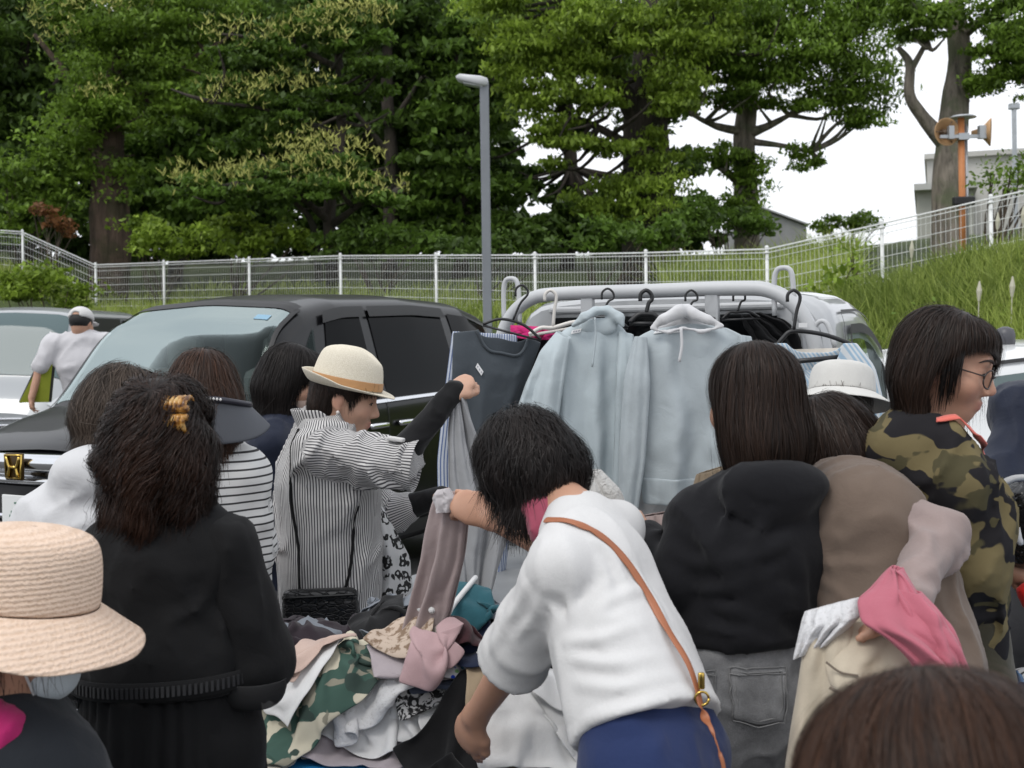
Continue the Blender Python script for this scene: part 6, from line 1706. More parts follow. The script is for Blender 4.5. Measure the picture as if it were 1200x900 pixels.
# back pocket with stitching
def pocket(S, corners, name, mat, parent, n=9, off=.004):
    c = [hit(S, *q) for q in corners]
    a = np.linspace(0, 1, n); X = np.array([[(c[0] * (1 - u) + c[1] * u) * (1 - v) + (c[3] * (1 - u) + c[2] * u) * v for u in a] for v in a])
    X[-1, n // 2 - 2:n // 2 + 3] += vec(0, 0, -.012) * np.array([.3, .7, 1, .7, .3])[:, None]
    X = snap(S, X.reshape(-1, 3), off, 4).reshape(n, n, 3)
    return sheet_obj(name, X, mat, parent, .004, 1), X
for cs in (((854, 782), (922, 781), (918, 846), (858, 842)), ((806, 786), (838, 784), (838, 842), (812, 838))):
    pk, X = pocket(TR, cs, 'pocket', JEAN.m, o)
    bd = np.vstack([X[0], X[1:, -1], X[-1, ::-1][1:], X[::-1, 0][1:]])
    mb = MB(); g = grad(TR, bd); cen = X.mean((0, 1))
    for off in (.0, .007): mb.tube(bd + (cen - bd) * off / .04 + g * .0035, .0012, 4, cap=False)
    mb.tube(X[1] + grad(TR, X[1]) * .0035, .0012, 4, cap=False)
    mb.build('stitching', simple('pale_stitch', (.2, .2, .2), .8), pk)
shoes(o, J, SHOEW)

# ------------------------------------------------------------------ taupe top, bending with garments over the arm
d = 2.55
shl, shr = P(962, 600, 2.68), P(1018, 590, 2.50)
J = joints(P(985, 575, 2.68), P(1075, 830, 2.42), P(978, 530, 2.78), shl, shr, P(930, 690, 2.8), P(950, 740, 2.95), P(1106, 624, 2.44), P(1056, 722, 2.20))
o = thing('person', 'stooping shopper in a taupe vest over a mauve top beside the camouflage hoodie', 'person', J['pel'] * (1, 1, 0))
hd = Head(P(975, 528, 2.80), -50, -40)
wr = J['wrr']
make_body(o, J, hd, .0065, [(wr, nrm(vec(-1, -.1, -.45)), vec(-.2, .5, .85), dict(curls=[.9, 1.0, 1.0, 1.0], side=-1, thumb=.0, k=1.0)), (J['wrl'], J['wrl'] - J['ell'], (0, 0, 1), dict(side=-1))])
S = SDF(); S.u(torso(J, .04, 1.0, .85, J['pel'] - (0, 0, .05)), .06); S.u(rc(mid(J['pel'], J['neck'], .2), mid(J['pel'], J['neck'], .75), .165, .17, J['side'], 1, .9), .05)
S.u([rc(shr - (0, 0, .02), shr + (J['elr'] - shr) * .2 - (0, 0, .012), .086, .080), rc(shl, mid(shl, J['ell'], .3), .07, .07)], .03)
S.folds(nrm(vec(1, .2, .35)), 9, .012, 71, P(960, 655, 2.5), .16, .8); S.folds(nrm(vec(-.3, 0, 1)), 6, .009, 72, stretch=.6)
S.crease(HL(S, [(946, 656), (975, 640), (1012, 628)], [(948, 662), (985, 660), (1030, 665)], [(946, 668), (975, 690), (1010, 715)], [(944, 672), (958, 700), (975, 735)], [(946, 650), (965, 622), (985, 596)], [(960, 690), (985, 720), (1010, 745)], [(1050, 690), (1070, 730), (1090, 770)]), .0075, .012)
solid('vest', S, .008, F_TAUPE, o, 2)
S = SDF(); S.u([rc(shr + (J['elr'] - shr) * .16, J['elr'], .060, .052), rc(J['elr'], wr + (J['elr'] - wr) * .12, .052, .040)], .02); S.folds(J['elr'] - shr, 5, .012, 73, stretch=.4)
for q in 'l': S.u(arm(J, q, .024, 1.8), .02)
S.folds(J['elr'] - shr, 6, .006, 74, stretch=-.2)
S.crease(HL(S, [(1050, 580), (1070, 590), (1100, 610)], [(1040, 605), (1070, 618), (1092, 640)], [(1108, 650), (1090, 668), (1074, 672)], [(1085, 640), (1072, 660), (1062, 676)], [(1090, 690), (1072, 690), (1060, 684)]), .006, .012)
solid('top', S, .008, F_MAUVE, o, 2)
hairs(hd, H_DARK, o, ([((0, -.012, .035), (.090, .108, .098)), ((0, -.05, -.03), (.092, .075, .085)), ((.06, 0, -.04), (.04, .055, .09)), ((-.06, 0, -.04), (.04, .055, .09))], [((0, .125, -.04), (.06, .07, .09))]), 4200, length=.12, width=.0028, lift=.006, mess=.1, seed=12)
trousers(o, J, F_TAUPE, .02, .014); shoes(o, J, SHOE)

# ------------------------------------------------------------------ camouflage hoodie, glasses
d = 2.7
J = joints(P(1100, 520, d), P(1095, 790, d + .02), P(1110, 440, d), P(1052, 566, d + .08), P(1122, 562, d - .12), P(1040, 650, d + .2), P(1060, 700, d + .4), P(1140, 668, d - .1), P(1150, 740, d + .14))
J['fwd'] = nrm(vec(.75, .66, 0)); J['side'] = nrm(vec(.66, -.75, 0))
o = thing('person', 'woman with short dark bob and glasses in a camouflage hoodie', 'person', J['pel'] * (1, 1, 0))
hd = Head(P(1104, 430, d), 119, -15, 0, 1.05)
make_body(o, J, hd, .006, [(J['wrr'], J['wrr'] - J['elr'], (0, 0, 1), {}), (J['wrl'], J['wrl'] - J['ell'], (0, 0, 1), dict(side=-1))], (.54, .31, .215))
CAM = camo('dark_camouflage', [(0, (.155, .125, .062)), (.50, (.016, .015, .017)), (.58, (.075, .066, .035))], 8.5)
S = SDF(); S.u(torso(J, .036, .92, .82, J['pel'] - (0, 0, .08)), .05)
for q in 'lr': S.u(arm(J, q, .032, 1.95), .03)
hoodlump(S, J, .075); S.u(ell(P(1060, 525, d - .02), (.085, .06, .055)), .05); S.u(rc(P(1050, 500, d + .04), P(1105, 512, d - .11), .035, .04), .03)
S.folds(nrm(vec(.3, 0, 1)), 6, .017, 81, stretch=.65); S.folds(nrm(vec(1, 0, .2)), 8, .013, 82, P(1150, 690, d - .15), .12, .7)
CS = S
solid('hoodie', S, .0085, CAM, o)
hairs(hd, H_DARK, o, ([((0, -.008, .035), (.088, .102, .094)), ((0, -.025, -.03), (.090, .080, .080)), ((.058, -.012, -.03), (.036, .046, .075)), ((-.058, .014, -.03), (.036, .052, .075)), ((.0, .055, .078), (.06, .035, .026)), ((-.055, .06, .04), (.024, .036, .045))], [((.04, .105, -.035), (.12, .112, .098))]), 5600, length=.11, width=.0027, lift=.007, mess=.07, seed=13, crown=hd.p(.005, .03, .13))
# hanging fringe strands beside the cheek
mb = MB(); r = np.random.default_rng(3)
for k in range(75):
    q_ = r.random(); a0 = hd.p(.076 + r.normal(0, .003), .004 + .045 * q_, .070 - .02 * q_); b0 = hd.p(.077 + r.normal(0, .004), .020 + .034 * q_ + r.normal(0, .005), -.02 - .06 * r.random() - .02 * (1 - q_))
    mb.tube(spline([a0, mid(a0, b0) + hd.R[:, 0] * .010, b0], 7), [.0012, .0013, .0012, .001, .0008, .0006, .0003], 3, cap=False)
mb.build('fringe', H_DARK, o)
# glasses
gl = simple('dark_spectacle_frame', (.03, .022, .02), .3)
mb = MB(); a = np.linspace(0, 2 * np.pi, 25)
for q in (1, -1):
    mb.tube(np.array([hd.p(q * .033 + math.cos(t_) * .023, .104 - .010 * abs(math.cos(t_)) * (1 if q * math.cos(t_) > 0 else 0), .001 + math.sin(t_) * .020) for t_ in a]), .0019, 6)
    mb.tube(spline([hd.p(q * .056, .094, .007), hd.p(q * .072, .06, .010), hd.p(q * .078, .0, .012)], 9), .0018, 6)
mb.tube([hd.p(-.010, .106, .004), hd.p(0, .110, .007), hd.p(.010, .106, .004)], .0018, 6)
mb.build('glasses', gl, o, smooth=True)
CORAL = fabric('coral_tape', (.75, .17, .13), .6)
strap('lanyard', CS, [J['neck'] + J['side'] * math.sin(a_) * .15 + J['fwd'] * math.cos(a_) * .15 + (0, 0, .05 - .06 * math.cos(a_)) for a_ in np.linspace(2.75, .35, 9)], .018, CORAL, o, .008, 50, tension=8)
trousers(o, J, fabric('dark_camo_trousers', (.05, .045, .03)), .022, .014); shoes(o, J, SHOE)

# ------------------------------------------------------------------ white bucket hat behind
def bucket(hc, R, rx, ry, hh, brim, drop, matc, parent, name='hat', tipup=0, waves=0, seed=0, matb=None):
    ga = np.linspace(0, 2 * np.pi, 49)
    pt = lambda g_, a_, b_, z: hc + R @ np.array([math.sin(g_) * a_, math.cos(g_) * b_, z])
    pr = [(1.0, 0), (.99, .25), (.96, .55), (.90, .82), (.80, .95), (.6, 1.02), (.3, 1.05), (.01, 1.06)]
    X = np.array([[pt(g_, rx * k, ry * k, hh * z) for g_ in ga] for k, z in pr])
    h_ = sheet_obj(name, X, matc, parent, .004, 1)
    X = np.array([[pt(g_, rx + brim * t_, ry + brim * t_ * 1.08, -drop * t_ ** 1.15 + (math.sin(g_ * 3 + seed) * waves + math.sin(g_ * 5 + seed * 2) * waves * .5) * t_ ** 2) for g_ in ga] for t_ in np.linspace(0, 1, 9)])
    sheet_obj('brim', X, matb or matc, h_, .004, 1)
    return h_
d = 3.6
J = joints(P(990, 508, d), P(995, 720, d), P(988, 470, d), P(950, 535, d), P(1038, 535, d), P(940, 620, d + .05), P(960, 640, d + .28), P(1045, 620, d + .05), P(1030, 640, d + .28))
o = thing('person', 'grey haired shopper in a white bucket hat before the striped hanging blouse', 'person', J['pel'] * (1, 1, 0))
hd = Head(P(986, 478, d), 25, -25)
make_body(o, J, hd, .011)
S = SDF(); S.u(torso(J, .03, 1.0, .72), .05)
for q in 'lr': S.u(arm(J, q, .028, 1.9), .03)
S.u(rc(J['neck'], J['neck'] + (0, 0, .04), .08, .075), .03); S.folds((0, 0, 1), 8, .01, 91)
KS = S; solid('jacket', S, .012, F_BLACK, o)
hairs(hd, H_OLD, o, ([((0, -.012, .01), (.086, .100, .085)), ((0, -.05, -.05), (.076, .05, .06))], [((0, .12, -.03), (.07, .075, .09))]), 1800, length=.06, width=.0032, lift=.01, mess=.2, seed=14)
bucket(hd.p(0, -.005, .045), head_frame(25, -14), .098, .112, .088, .055, .035, fabric('off_white_canvas', (.62, .61, .58), .9), o)
strap('bag_strap', KS, [hit(KS, x, y) for x, y in ((975, 520), (990, 506), (1005, 498))], .02, fabric('grey_webbing', (.3, .31, .33)), o, .005, 16)
trousers(o, J, F_GREYPANT, h=.016); shoes(o, J, SHOE)

# ------------------------------------------------------------------ right edge, navy sleeve over white tee
d = 3.12
J = joints(P(1262, 445, d), P(1262, 730, d), P(1262, 370, d), P(1205, 482, d + .05), P(1318, 480, d), P(1172, 560, d - .05), P(1190, 640, d - .22), P(1330, 600, d), P(1300, 650, d - .25))
o = thing('person', 'shopper in a white top with navy sleeves cut off by the right edge', 'person', J['pel'] * (1, 1, 0))
hd = Head(P(1262, 375, d), 200, -20)
make_body(o, J, hd, .010, [(J['wrl'], J['wrl'] - J['ell'], (0, 0, 1), dict(side=-1)), (J['wrr'], J['wrr'] - J['elr'], (0, 0, 1), {})])
S = SDF(); S.u(torso(J, .03, 1.0, .75), .05); S.folds((0, 0, 1), 7, .01, 95); solid('top', S, .011, F_WHITE, o)
S = SDF()
for q in 'lr': S.u(arm(J, q, .034, 1.85), .03)
S.u(rc(J['shl'] - (0.02, 0, .0), J['shl'] + (.05, 0, -.01), .085, .09), .03)
S.folds((.2, 0, 1), 8, .013, 96, stretch=.3); solid('sleeve', S, .009, F_NAVY, o)
hairs(hd, H_DARK, o, ([((0, -.012, .035), (.09, .106, .098)), ((0, -.05, -.03), (.09, .07, .08))], [((0, .12, -.03), (.07, .075, .09))]), 1500, length=.1, width=.003, seed=15)
trousers(o, J, F_GREYPANT, h=.016); shoes(o, J, SHOE)

# ------------------------------------------------------------------ nearest head
d = 1.02
hc_ = P(1092, 945, d)
J = joints(hc_ + vec(.0, -.05, -.16), hc_ + vec(0, -.12, -.60), hc_, hc_ + vec(-.16, -.06, -.22), hc_ + vec(.16, -.06, -.22), hc_ + vec(-.2, .02, -.46), hc_ + vec(-.12, .22, -.5), hc_ + vec(.2, .02, -.46), hc_ + vec(.12, .22, -.5))
o = thing('person', 'nearest person with parted brown hair, only the crown in view', 'person', J['pel'] * (1, 1, 0))
hd = Head(hc_ + vec(0, 0, -.01), -20, -20)
make_body(o, J, hd, .012, [(J['wrr'], J['wrr'] - J['elr'], (0, 0, 1), {}), (J['wrl'], J['wrl'] - J['ell'], (0, 0, 1), dict(side=-1))])
S = SDF(); S.u(torso(J, .03, 1.0, .72), .05)
for q in 'lr': S.u(arm(J, q, .028, 1.9), .03)
solid('top', S, .013, F_GREYPANT, o)
hairs(hd, H_BROWN, o, ([((0, -.012, .03), (.112, .118, .095)), ((0, -.05, -.06), (.122, .08, .11)), ((.085, -.01, -.06), (.055, .06, .1)), ((-.085, -.01, -.06), (.055, .06, .1))], [((0, .12, -.05), (.06, .07, .1))]), 7500, length=.16, width=.0016, lift=.006, mess=.07, seed=16, crown=hd.p(.02, .02, .135))
trousers(o, J, F_GREYPANT, h=.016); shoes(o, J, SHOE)

# ------------------------------------------------------------------ beige crochet hat, lower left
d = 1.95
J = joints(P(6, 832, d), P(0, 1150, d), P(35, 770, d), P(-75, 885, d + .05), P(58, 905, d - .05), P(-90, 1040, d + .1), P(-40, 1080, d + .3), P(78, 1010, d + .0), P(60, 1050, d + .25))
o = thing('person', 'masked person in a floppy beige crocheted hat at the lower left corner', 'person', J['pel'] * (1, 1, 0))
hd = Head(P(26, 736, d), 66, -22)
make_body(o, J, hd, .008, [(J['wrr'], J['wrr'] - J['elr'], (0, 0, 1), {}), (J['wrl'], J['wrl'] - J['ell'], (0, 0, 1), dict(side=-1))], (.48, .28, .19))
CRO = NT('beige_crochet'); c_ = CRO.obj_co()
wv = CRO.n('ShaderNodeTexWave'); wv.bands_direction = 'Z'; wv.inputs['Scale'].default_value = 38; wv.inputs['Distortion'].default_value = 2.5; wv.inputs['Detail'].default_value = 2; wv.inputs['Detail Scale'].default_value = 6; CRO.l(c_, wv.inputs[0])
vo = CRO.n('ShaderNodeTexVoronoi'); vo.inputs['Scale'].default_value = 150; CRO.l(c_, vo.inputs['Vector'])
hh = CRO.math('ADD', CRO.math('MULTIPLY', wv.outputs['Fac'], .7), CRO.math('MULTIPLY', vo.outputs['Distance'], .8))
CRO.l(CRO.ramp(hh, [(.2, (.62, .45, .33)), (.9, (.74, .57, .45))]).outputs[0], CRO.b.inputs['Base Color']); CRO.b.inputs['Roughness'].default_value = .9; CRO.bump(hh, .45, .005)
bucket(hd.p(0, -.012, .040), head_frame(62, -8, -4), .100, .118, .118, .076, .060, CRO.m, o, waves=.010, seed=1.3)
hairs(hd, H_DARK, o, ([((0, -.02, .02), (.083, .098, .085)), ((0, -.055, -.03), (.074, .05, .06))], [((0, .12, -.03), (.075, .08, .09)), ((.09, 0, -.02), (.03, .03, .04))]), 1800, length=.06, width=.0022, lift=.005, mess=.15, seed=17)
S = SDF(); S.u(hd.e((0, .058, -.055), (.060, .058, .050))); S.cut(hd.p(0, .03, 0), -hd.R[:, 1]); mk = solid('face_mask', S, .006, fabric('pale_blue_mask', (.60, .66, .70), .9), o)
for q in (1, -1):
    mb = MB(); mb.tube(spline([hd.p(q * .05, .055, -.03), hd.p(q * .074, .02, -.005), hd.p(q * .082, -.008, .02)], 8), .0022, 5); mb.tube(spline([hd.p(q * .05, .05, -.085), hd.p(q * .07, .02, -.05), hd.p(q * .08, -.012, -.02)], 8), .0022, 5); mb.build('ear_loop', F_WHITE, mk)
S = SDF(); S.u(torso(J, .035, 1.05, .75), .05); S.folds((0, 0, 1), 7, .008, 97); solid('vest', S, .010, fabric('charcoal_vest', (.016, .019, .024), .9), o)
S = SDF()
for q in 'lr': S.u(arm(J, q, .03, 1.9), .03)
S.folds((0, 0, 1), 9, .01, 98); TL = NT('teal_mottled_cotton'); TL.l(TL.ramp(TL.noise(70, 4, .7), [(.35, (.02, .10, .14)), (.6, (.05, .26, .33)), (.75, (.35, .5, .55))]).outputs[0], TL.b.inputs['Base Color']); TL.b.inputs['Roughness'].default_value = .9
solid('sleeve', S, .010, TL.m, o)
S = SDF(); S.u([rc(J['neck'] + (-.06, -.075, .01), J['neck'] + (.03, -.085, -.015), .045, .042), rc(J['neck'] + (-.06, .04, -.0), J['neck'] + (.05, .06, -.04), .04, .035), rc(J['neck'] + (-.08, -.03, .02), J['neck'] + (-.07, .05, .0), .045, .045), rc(J['neck'] + (.03, -.085, -.01), J['neck'] + (.085, -.03, -.06), .04, .03)], .03); S.folds((.5, 0, 1), 12, .008, 99); solid('scarf', S, .008, fabric('magenta_scarf', (.42, .02, .13), .85), o)
trousers(o, J, F_GREYPANT, h=.016); shoes(o, J, SHOE)

# ------------------------------------------------------------------ far man by the silver van
d = 9.0
nk = P(95, 395, d)
J = joints(nk, nk + vec(.05, .1, -.62), nk, nk + vec(-.2, -.02, -.05), nk + vec(.17, .06, -.05), P(47, 432, 8.95), P(37, 466, 8.9), nk + vec(.3, .2, -.2), nk + vec(.35, .45, -.25))
o = thing('person', 'man in white cap and polo shirt leaning towards the silver van', 'person', J['pel'] * (1, 1, 0))
hd = Head(P(95, 380, d), 8, -15)
make_body(o, J, hd, .012, [(J['wrl'], vec(0, .1, -1), vec(-1, 0, 0), dict(side=-1)), (J['wrr'], J['wrr'] - J['elr'], (0, 0, 1), {})])
S = SDF(); S.u(torso(J, .04, 1.15, .75, J['pel'] - (0, 0, .08)), .06)
S.u([rc(J['shl'], mid(J['shl'], J['ell'], .85), .08, .075), rc(J['shr'], mid(J['shr'], J['elr'], .85), .08, .075)], .04); S.folds((.3, 0, 1), 6, .014, 101, stretch=.6); S.u(rc(nk - (0, 0, .0), nk + (0, 0, .025), .07, .065), .02)
solid('polo_shirt', S, .013, fabric('pale_polo', (.60, .59, .61), .9), o)
S = SDF(); S.u(hd.e((0, -.012, .02), (.081, .10, .075))); S.sub(hd.e((0, .12, -.05), (.07, .06, .09)), .01); hr_ = solid('hair', S, .012, simple('short_black_hair', (.012, .011, .011), .7), o)
S = SDF(); S.u(hd.e((0, -.01, .045), (.091, .108, .088))); S.cut(hd.p(0, 0, .035), -hd.R[:, 2]); S.sub(hd.e((0, -.115, .045), (.034, .05, .028)), .006); cp = solid('cap', S, .010, fabric('cap_white', (.66, .65, .64), .9), o)
S = SDF(); S.u(hd.e((0, .13, .04), (.07, .075, .012))); solid('peak', S, .010, cp.data.materials[0], cp)
trousers(o, J, F_GREYPANT, h=.016); shoes(o, J, SHOE)
fb = P(38, 440, d - .05)
fo_ = thing('carrier_bag', 'lime green folded bag tucked under the capped man\'s arm', 'bag', fb - (0, 0, .2))
mb = MB(); Vp = [(-.14, .03, -.20), (.08, .03, -.20), (.12, .03, .16), (.08, .03, .20), (.02, .03, .10)]
mb.add([fb + vec(x + .05, y, z) for x, y, z in Vp] + [fb + vec(x + .05, y - .06, z) for x, y, z in Vp], [(0, 1, 2, 3, 4), (9, 8, 7, 6, 5)] + [(i, i + 5, (i + 1) % 5 + 5, (i + 1) % 5) for i in range(5)])
mb.build('panel', fabric('lime_fabric', (.20, .23, .02), .8), fo_)
mb = MB(); mb.tube([fb + vec(.13, -.01, -.20), fb + vec(.17, -.01, .16), fb + vec(.13, -.01, .20), fb + vec(.06, -.01, .10), fb + vec(-.09, -.01, -.20)], .012, 6); mb.build('piping', DARKP, fo_)
# ================================================================== garments
def polyprim(pts, d, th, rnd=.02, dy=None):
    """slab with a traced outline, at its own distance, with thickness; pts are (px,py) or (px,py,d)"""
    Q = np.array([P(p[0], p[1], p[2] if len(p) > 2 else d) for p in pts]); xz = Q[:, [0, 2]]; n = len(Q)
    # plane y = a + b x + c z through the outline
    A = np.c_[np.ones(n), Q[:, 0], Q[:, 2]]; co_, *_ = np.linalg.lstsq(A, Q[:, 1], rcond=None)
    def f(p):
        x = p[:, [0, 2]]; best = np.full(len(p), 1e9); s = np.ones(len(p))
        for i in range(n):
            a, b = xz[i], xz[(i + 1) % n]; e = b - a; w = x - a
            t = np.clip(w @ e / max(e @ e, 1e-12), 0, 1); dd = w - t[:, None] * e; best = np.minimum(best, (dd ** 2).sum(1))
            c1 = x[:, 1] >= a[1]; c2 = x[:, 1] < b[1]; c3 = e[0] * w[:, 1] > e[1] * w[:, 0]
            fl = (c1 & c2 & c3) | (~c1 & ~c2 & ~c3); s[fl] *= -1
        d2 = s * np.sqrt(best); y0 = co_[0] + co_[1] * p[:, 0] + co_[2] * p[:, 2]
        k = math.sqrt(1 + co_[1] ** 2 + co_[2] ** 2)
        t_ = th * np.clip(.35 - d2 / .10, .35, 1) if rnd > 0 else th
        a_ = d2 + rnd; b_ = np.abs(p[:, 1] - y0) / k - t_ + rnd
        return np.sqrt(np.maximum(a_, 0) ** 2 + np.maximum(b_, 0) ** 2) + np.minimum(np.maximum(a_, b_), 0) - rnd
    f.lo = Q.min(0) - th - .02; f.hi = Q.max(0) + th + .02
    return f
def vfold(amp, freq, seed, dr=(0, 0, 1), stretch=.86):
    dr = nrm(dr)
    def fn(p):
        q = p - (p @ dr)[:, None] * dr * stretch
        q = q + .25 / freq * np.stack([noise(p, freq * .5, seed + 5), noise(p, freq * .5, seed + 6), noise(p, freq * .5, seed + 7)], 1)
        return amp * (noise(q, freq, seed) + .5 * noise(q, freq * 2.1, seed + 1) - .15)
    return fn
def garment(name, label, cat, polys, mat, group=None, h=.008, amp=.016, freq=9, seed=1, dr=(0, 0, 1), k=.02, attrs=None, extra=None, folds=True):
    pts0 = np.array([P(p[0], p[1], p[2] if len(p) > 2 else polys[0][1]) for p in polys[0][0]])
    o = thing(name, label, cat, vec(*(pts0.mean(0)[:2]), pts0[:, 2].min()), group)
    S = SDF()
    for pl in polys: S.u(polyprim(*pl), k)
    S.d(vfold(amp, freq, seed, dr))
    if folds and group != HELD: S.folds(dr, freq * .8, amp * .55, seed + 20, stretch=.75)
    elif group == HELD: S.d(vfold(amp * .9, freq * .55, seed + 31, dr, .9))
    if extra: extra(S)
    solid('fabric', S, h, mat, o, 2, attrs)
    return o, S
HANGT = simple('black_hanger_plastic', (.015, .015, .016), .4); HANGW = simple('white_hanger', (.65, .62, .58), .4)
HELD = 'garments in the shoppers hands'
RAIL = 'garments hanging from the truck guard'; HGR = 'hangers on the truck guard'
def hanger(label, bx, by, cx, cy, lx, ly, rx, ry, d, mat, bar=True, r=.0055):
    """hook top, neck and the two shoulder tips, all given as they stand in the place"""
    o = thing('hanger', label, 'hanger', P(cx, cy, d), HGR)
    t = P(bx, by, d); c = P(cx, cy, d); l = P(lx, ly, d); rr = P(rx, ry, d)
    mb = MB(); w = .022
    mb.tube(spline([t + (-w, 0, -.035), t + (-w * .9, 0, -.008), t + (0, 0, .006), t + (w * .9, 0, -.008), t + (w, 0, -.03), (t + c) / 2 + (w * .5, 0, 0), c], 22), r * .8, 7); mb.build('hook', mat, o, smooth=True)
    mb = MB(); mb.tube(spline([l, (l + c) / 2 + (0, 0, .012), c, (rr + c) / 2 + (0, 0, .012), rr], 24), r, 7)
    if bar: mb.tube([l + (0, 0, -.004), rr + (0, 0, -.004)], r * .8, 7)
    mb.build('shoulder_bar', mat, o, smooth=True); return o
def pricetag(S, px, py, o, w=.036, hgt=.016, rot=0.0):
    c = hit(S, px, py, 1.0, 7.0, .004); g = grad(S, c[None])[0]; u = nrm(np.cross((0, 0, 1), -g)); v = np.cross(-g, u)
    u, v = u * math.cos(rot) + v * math.sin(rot), v * math.cos(rot) - u * math.sin(rot)
    X = np.array([[c + u * a * w / 2 * -1 + v * b * hgt / 2 for a in (-1, 1)] for b in (-1, 1)])
    t = sheet_obj('price_sticker', X, simple('white_sticker', (.75, .75, .75), .6), o, .002, 0)
    mb = MB()
    for k in range(3): mb.box(c + g * .0022 + u * (-.010 + .010 * k), (.006, .0006, .005), frame_R(u, g, v))
    mb.build('sticker_print', simple('faint_print', (.35, .35, .4), .7), t)

def edge(pts, n):
    q = np.array([P(*p) for p in pts]); 
    L = np.r_[0, np.cumsum(np.linalg.norm(np.diff(q, axis=0), axis=1))]; t = np.linspace(0, L[-1], n)
    q = np.stack([np.interp(t, L, q[:, k]) for k in range(3)], 1)
    for _ in range(2): q[1:-1] = .5 * q[1:-1] + .25 * (q[:-2] + q[2:])
    return q
def drape(name, mat, parent, left, right, bulge=.03, folds=4, amp=.012, top=.25, seed=1, M=44, N=40, both=True, th=.003, sag=0.0, diag=0.0, neck=None, slope=0.0):
    """thin cloth between two hanging edges (top to bottom) with folds that open downward"""
    A = edge(left, M); B = edge(right, M); r = np.random.default_rng(seed)
    u = np.linspace(0, 1, N)[None, :]; v = np.linspace(0, 1, M)[:, None]
    X = A[:, None] * (1 - u[..., None]) + B[:, None] * u[..., None]
    ac = (B - A); nv = np.cross(ac, vec(0, 0, 1)); nv = nv / np.maximum(np.linalg.norm(nv, axis=1, keepdims=True), 1e-6); nv = np.where(nv[:, 1:2] > 0, -nv, nv)
    def fold(sd):
        q = np.random.default_rng(sd); F_ = 0
        pv = np.stack([0 * u + v * 2.2, 0 * v + u * 1.5, 0 * u + 0 * v + sd], -1).reshape(-1, 3); w = noise(pv, 1.6, sd).reshape(M, N); w2 = noise(pv, 4.0, sd + 1).reshape(M, N)
        for k, (f, a_) in enumerate(((folds * .5, .55), (folds, 1.0), (folds * 1.9, .32))):
            ph = q.random() * 6.28; x = 2 * np.pi * f * (u + .06 * w + diag * (v - .5)) + ph + .5 * w2
            F_ = F_ + a_ * (np.abs(np.cos(x / 2)) ** 1.6 * 2 - 1) * (.45 + .55 * np.clip(1 + noise(pv, 2.2, sd + 7 + k).reshape(M, N) * 1.4, 0, 2))
        return F_ * amp * (top + (1 - top) * np.clip(v * 1.3, 0, 1)) * np.clip(np.minimum(u, 1 - u) * 9, .12, 1)
    prof = np.sqrt(np.clip(1 - (2 * u - 1) ** 2, 0, 1)) * (.55 + .45 * np.clip(v * 5, 0, 1))
    crump = noise(X.reshape(-1, 3), 26, seed + 3).reshape(M, N) * .0016
    front = X + nv[:, None] * (bulge * prof + fold(seed) + crump)[..., None]
    front[..., 2] -= sag * np.sin(np.pi * u) * (1 - v)
    top_ = slope * np.abs(2 * u - 1) ** 1.3
    if neck: top_ = top_ + neck[2] * np.clip(1 - ((u - (neck[0] + neck[1]) / 2) / ((neck[1] - neck[0]) / 2)) ** 4, 0, 1)
    front[..., 2] -= top_ * np.clip(1 - v * 2.2, 0, 1) ** 1.5
    W = np.linalg.norm(ac, axis=1)[:, None]
    uv = {'su': (u - .5) * W.mean() + 0 * v, 'sv': v * np.linalg.norm(A[-1] - A[0]) + 0 * u}
    f = sheet_obj(name, front, mat, parent, th, 1, uv=uv)
    if both:
        back = X - nv[:, None] * (bulge * .8 * prof + .6 * fold(seed + 5))[..., None]; back[..., 2] -= sag * .6 * np.sin(np.pi * u) * (1 - v) + (slope * np.abs(2 * u - 1) ** 1.3 + (neck[2] * .35 * np.clip(1 - ((u - (neck[0] + neck[1]) / 2) / ((neck[1] - neck[0]) / 2)) ** 4, 0, 1) if neck else 0)) * np.clip(1 - v * 2.2, 0, 1) ** 1.5
        sheet_obj(name if name.startswith('sleeve') else 'back_panel', back[:, ::-1], mat, parent, th, 1, uv=uv)
    f['front'] = 1
    return front
def gthing(name, label, cat, pt, group): return thing(name, label, cat, P(*pt), group)
def tagon(front, i, j, o, rot=0.0):
    """paper sticker lying on a sheet"""
    c = front[i, j]; u = nrm(front[i, j + 1] - front[i, j - 1]); d = nrm(front[i + 1, j] - front[i - 1, j]); g = nrm(np.cross(u, d)); g = g if g[1] < 0 else -g
    v = -d; u, v = u * math.cos(rot) + v * math.sin(rot), v * math.cos(rot) - u * math.sin(rot)
    t = MB().box(c + g * .006, (.038, .002, .017), frame_R(u, g, v), bev=.0009).build('price_sticker', simple('white_sticker', (.72, .72, .72), .6), o)
    mb = MB()
    for k in range(3): mb.box(c + g * .0078 + u * (-.010 + .010 * k), (.006, .0006, .005), frame_R(u, g, v))
    mb.build('sticker_print', simple('faint_print', (.35, .35, .4), .7), t)
def ribhem(name, mat, parent, front, rows=5):
    X = front[-rows:].copy(); X[..., 1] -= .004; X[-1] = X[-1] * 1.0
    n = X.shape[1]
    X[..., 1] += .0022 * np.sin(np.arange(n) * 2.4)[None, :]
    sheet_obj(name, X, mat, parent, .006, 1)
F_SLATE = fabric('slate_jersey', (.068, .080, .092)); F_ICE = fabric('ice_blue_sweat', (.455, .515, .54), var=.04); F_ICE2 = fabric('grey_blue_sweat', (.415, .462, .485), var=.04); F_SWW = fabric('white_sweat_lining', (.62, .62, .63))
BPIN = striped('blue_pinstripe', (.56, .60, .66), (.10, .15, .32), 'su', .0105, .6, soft=.08)
o = gthing('hanging_shirt', 'blue and white pinstriped shirt hanging under the dark slate tee', 'shirt', (560, 690, 4.5), RAIL)
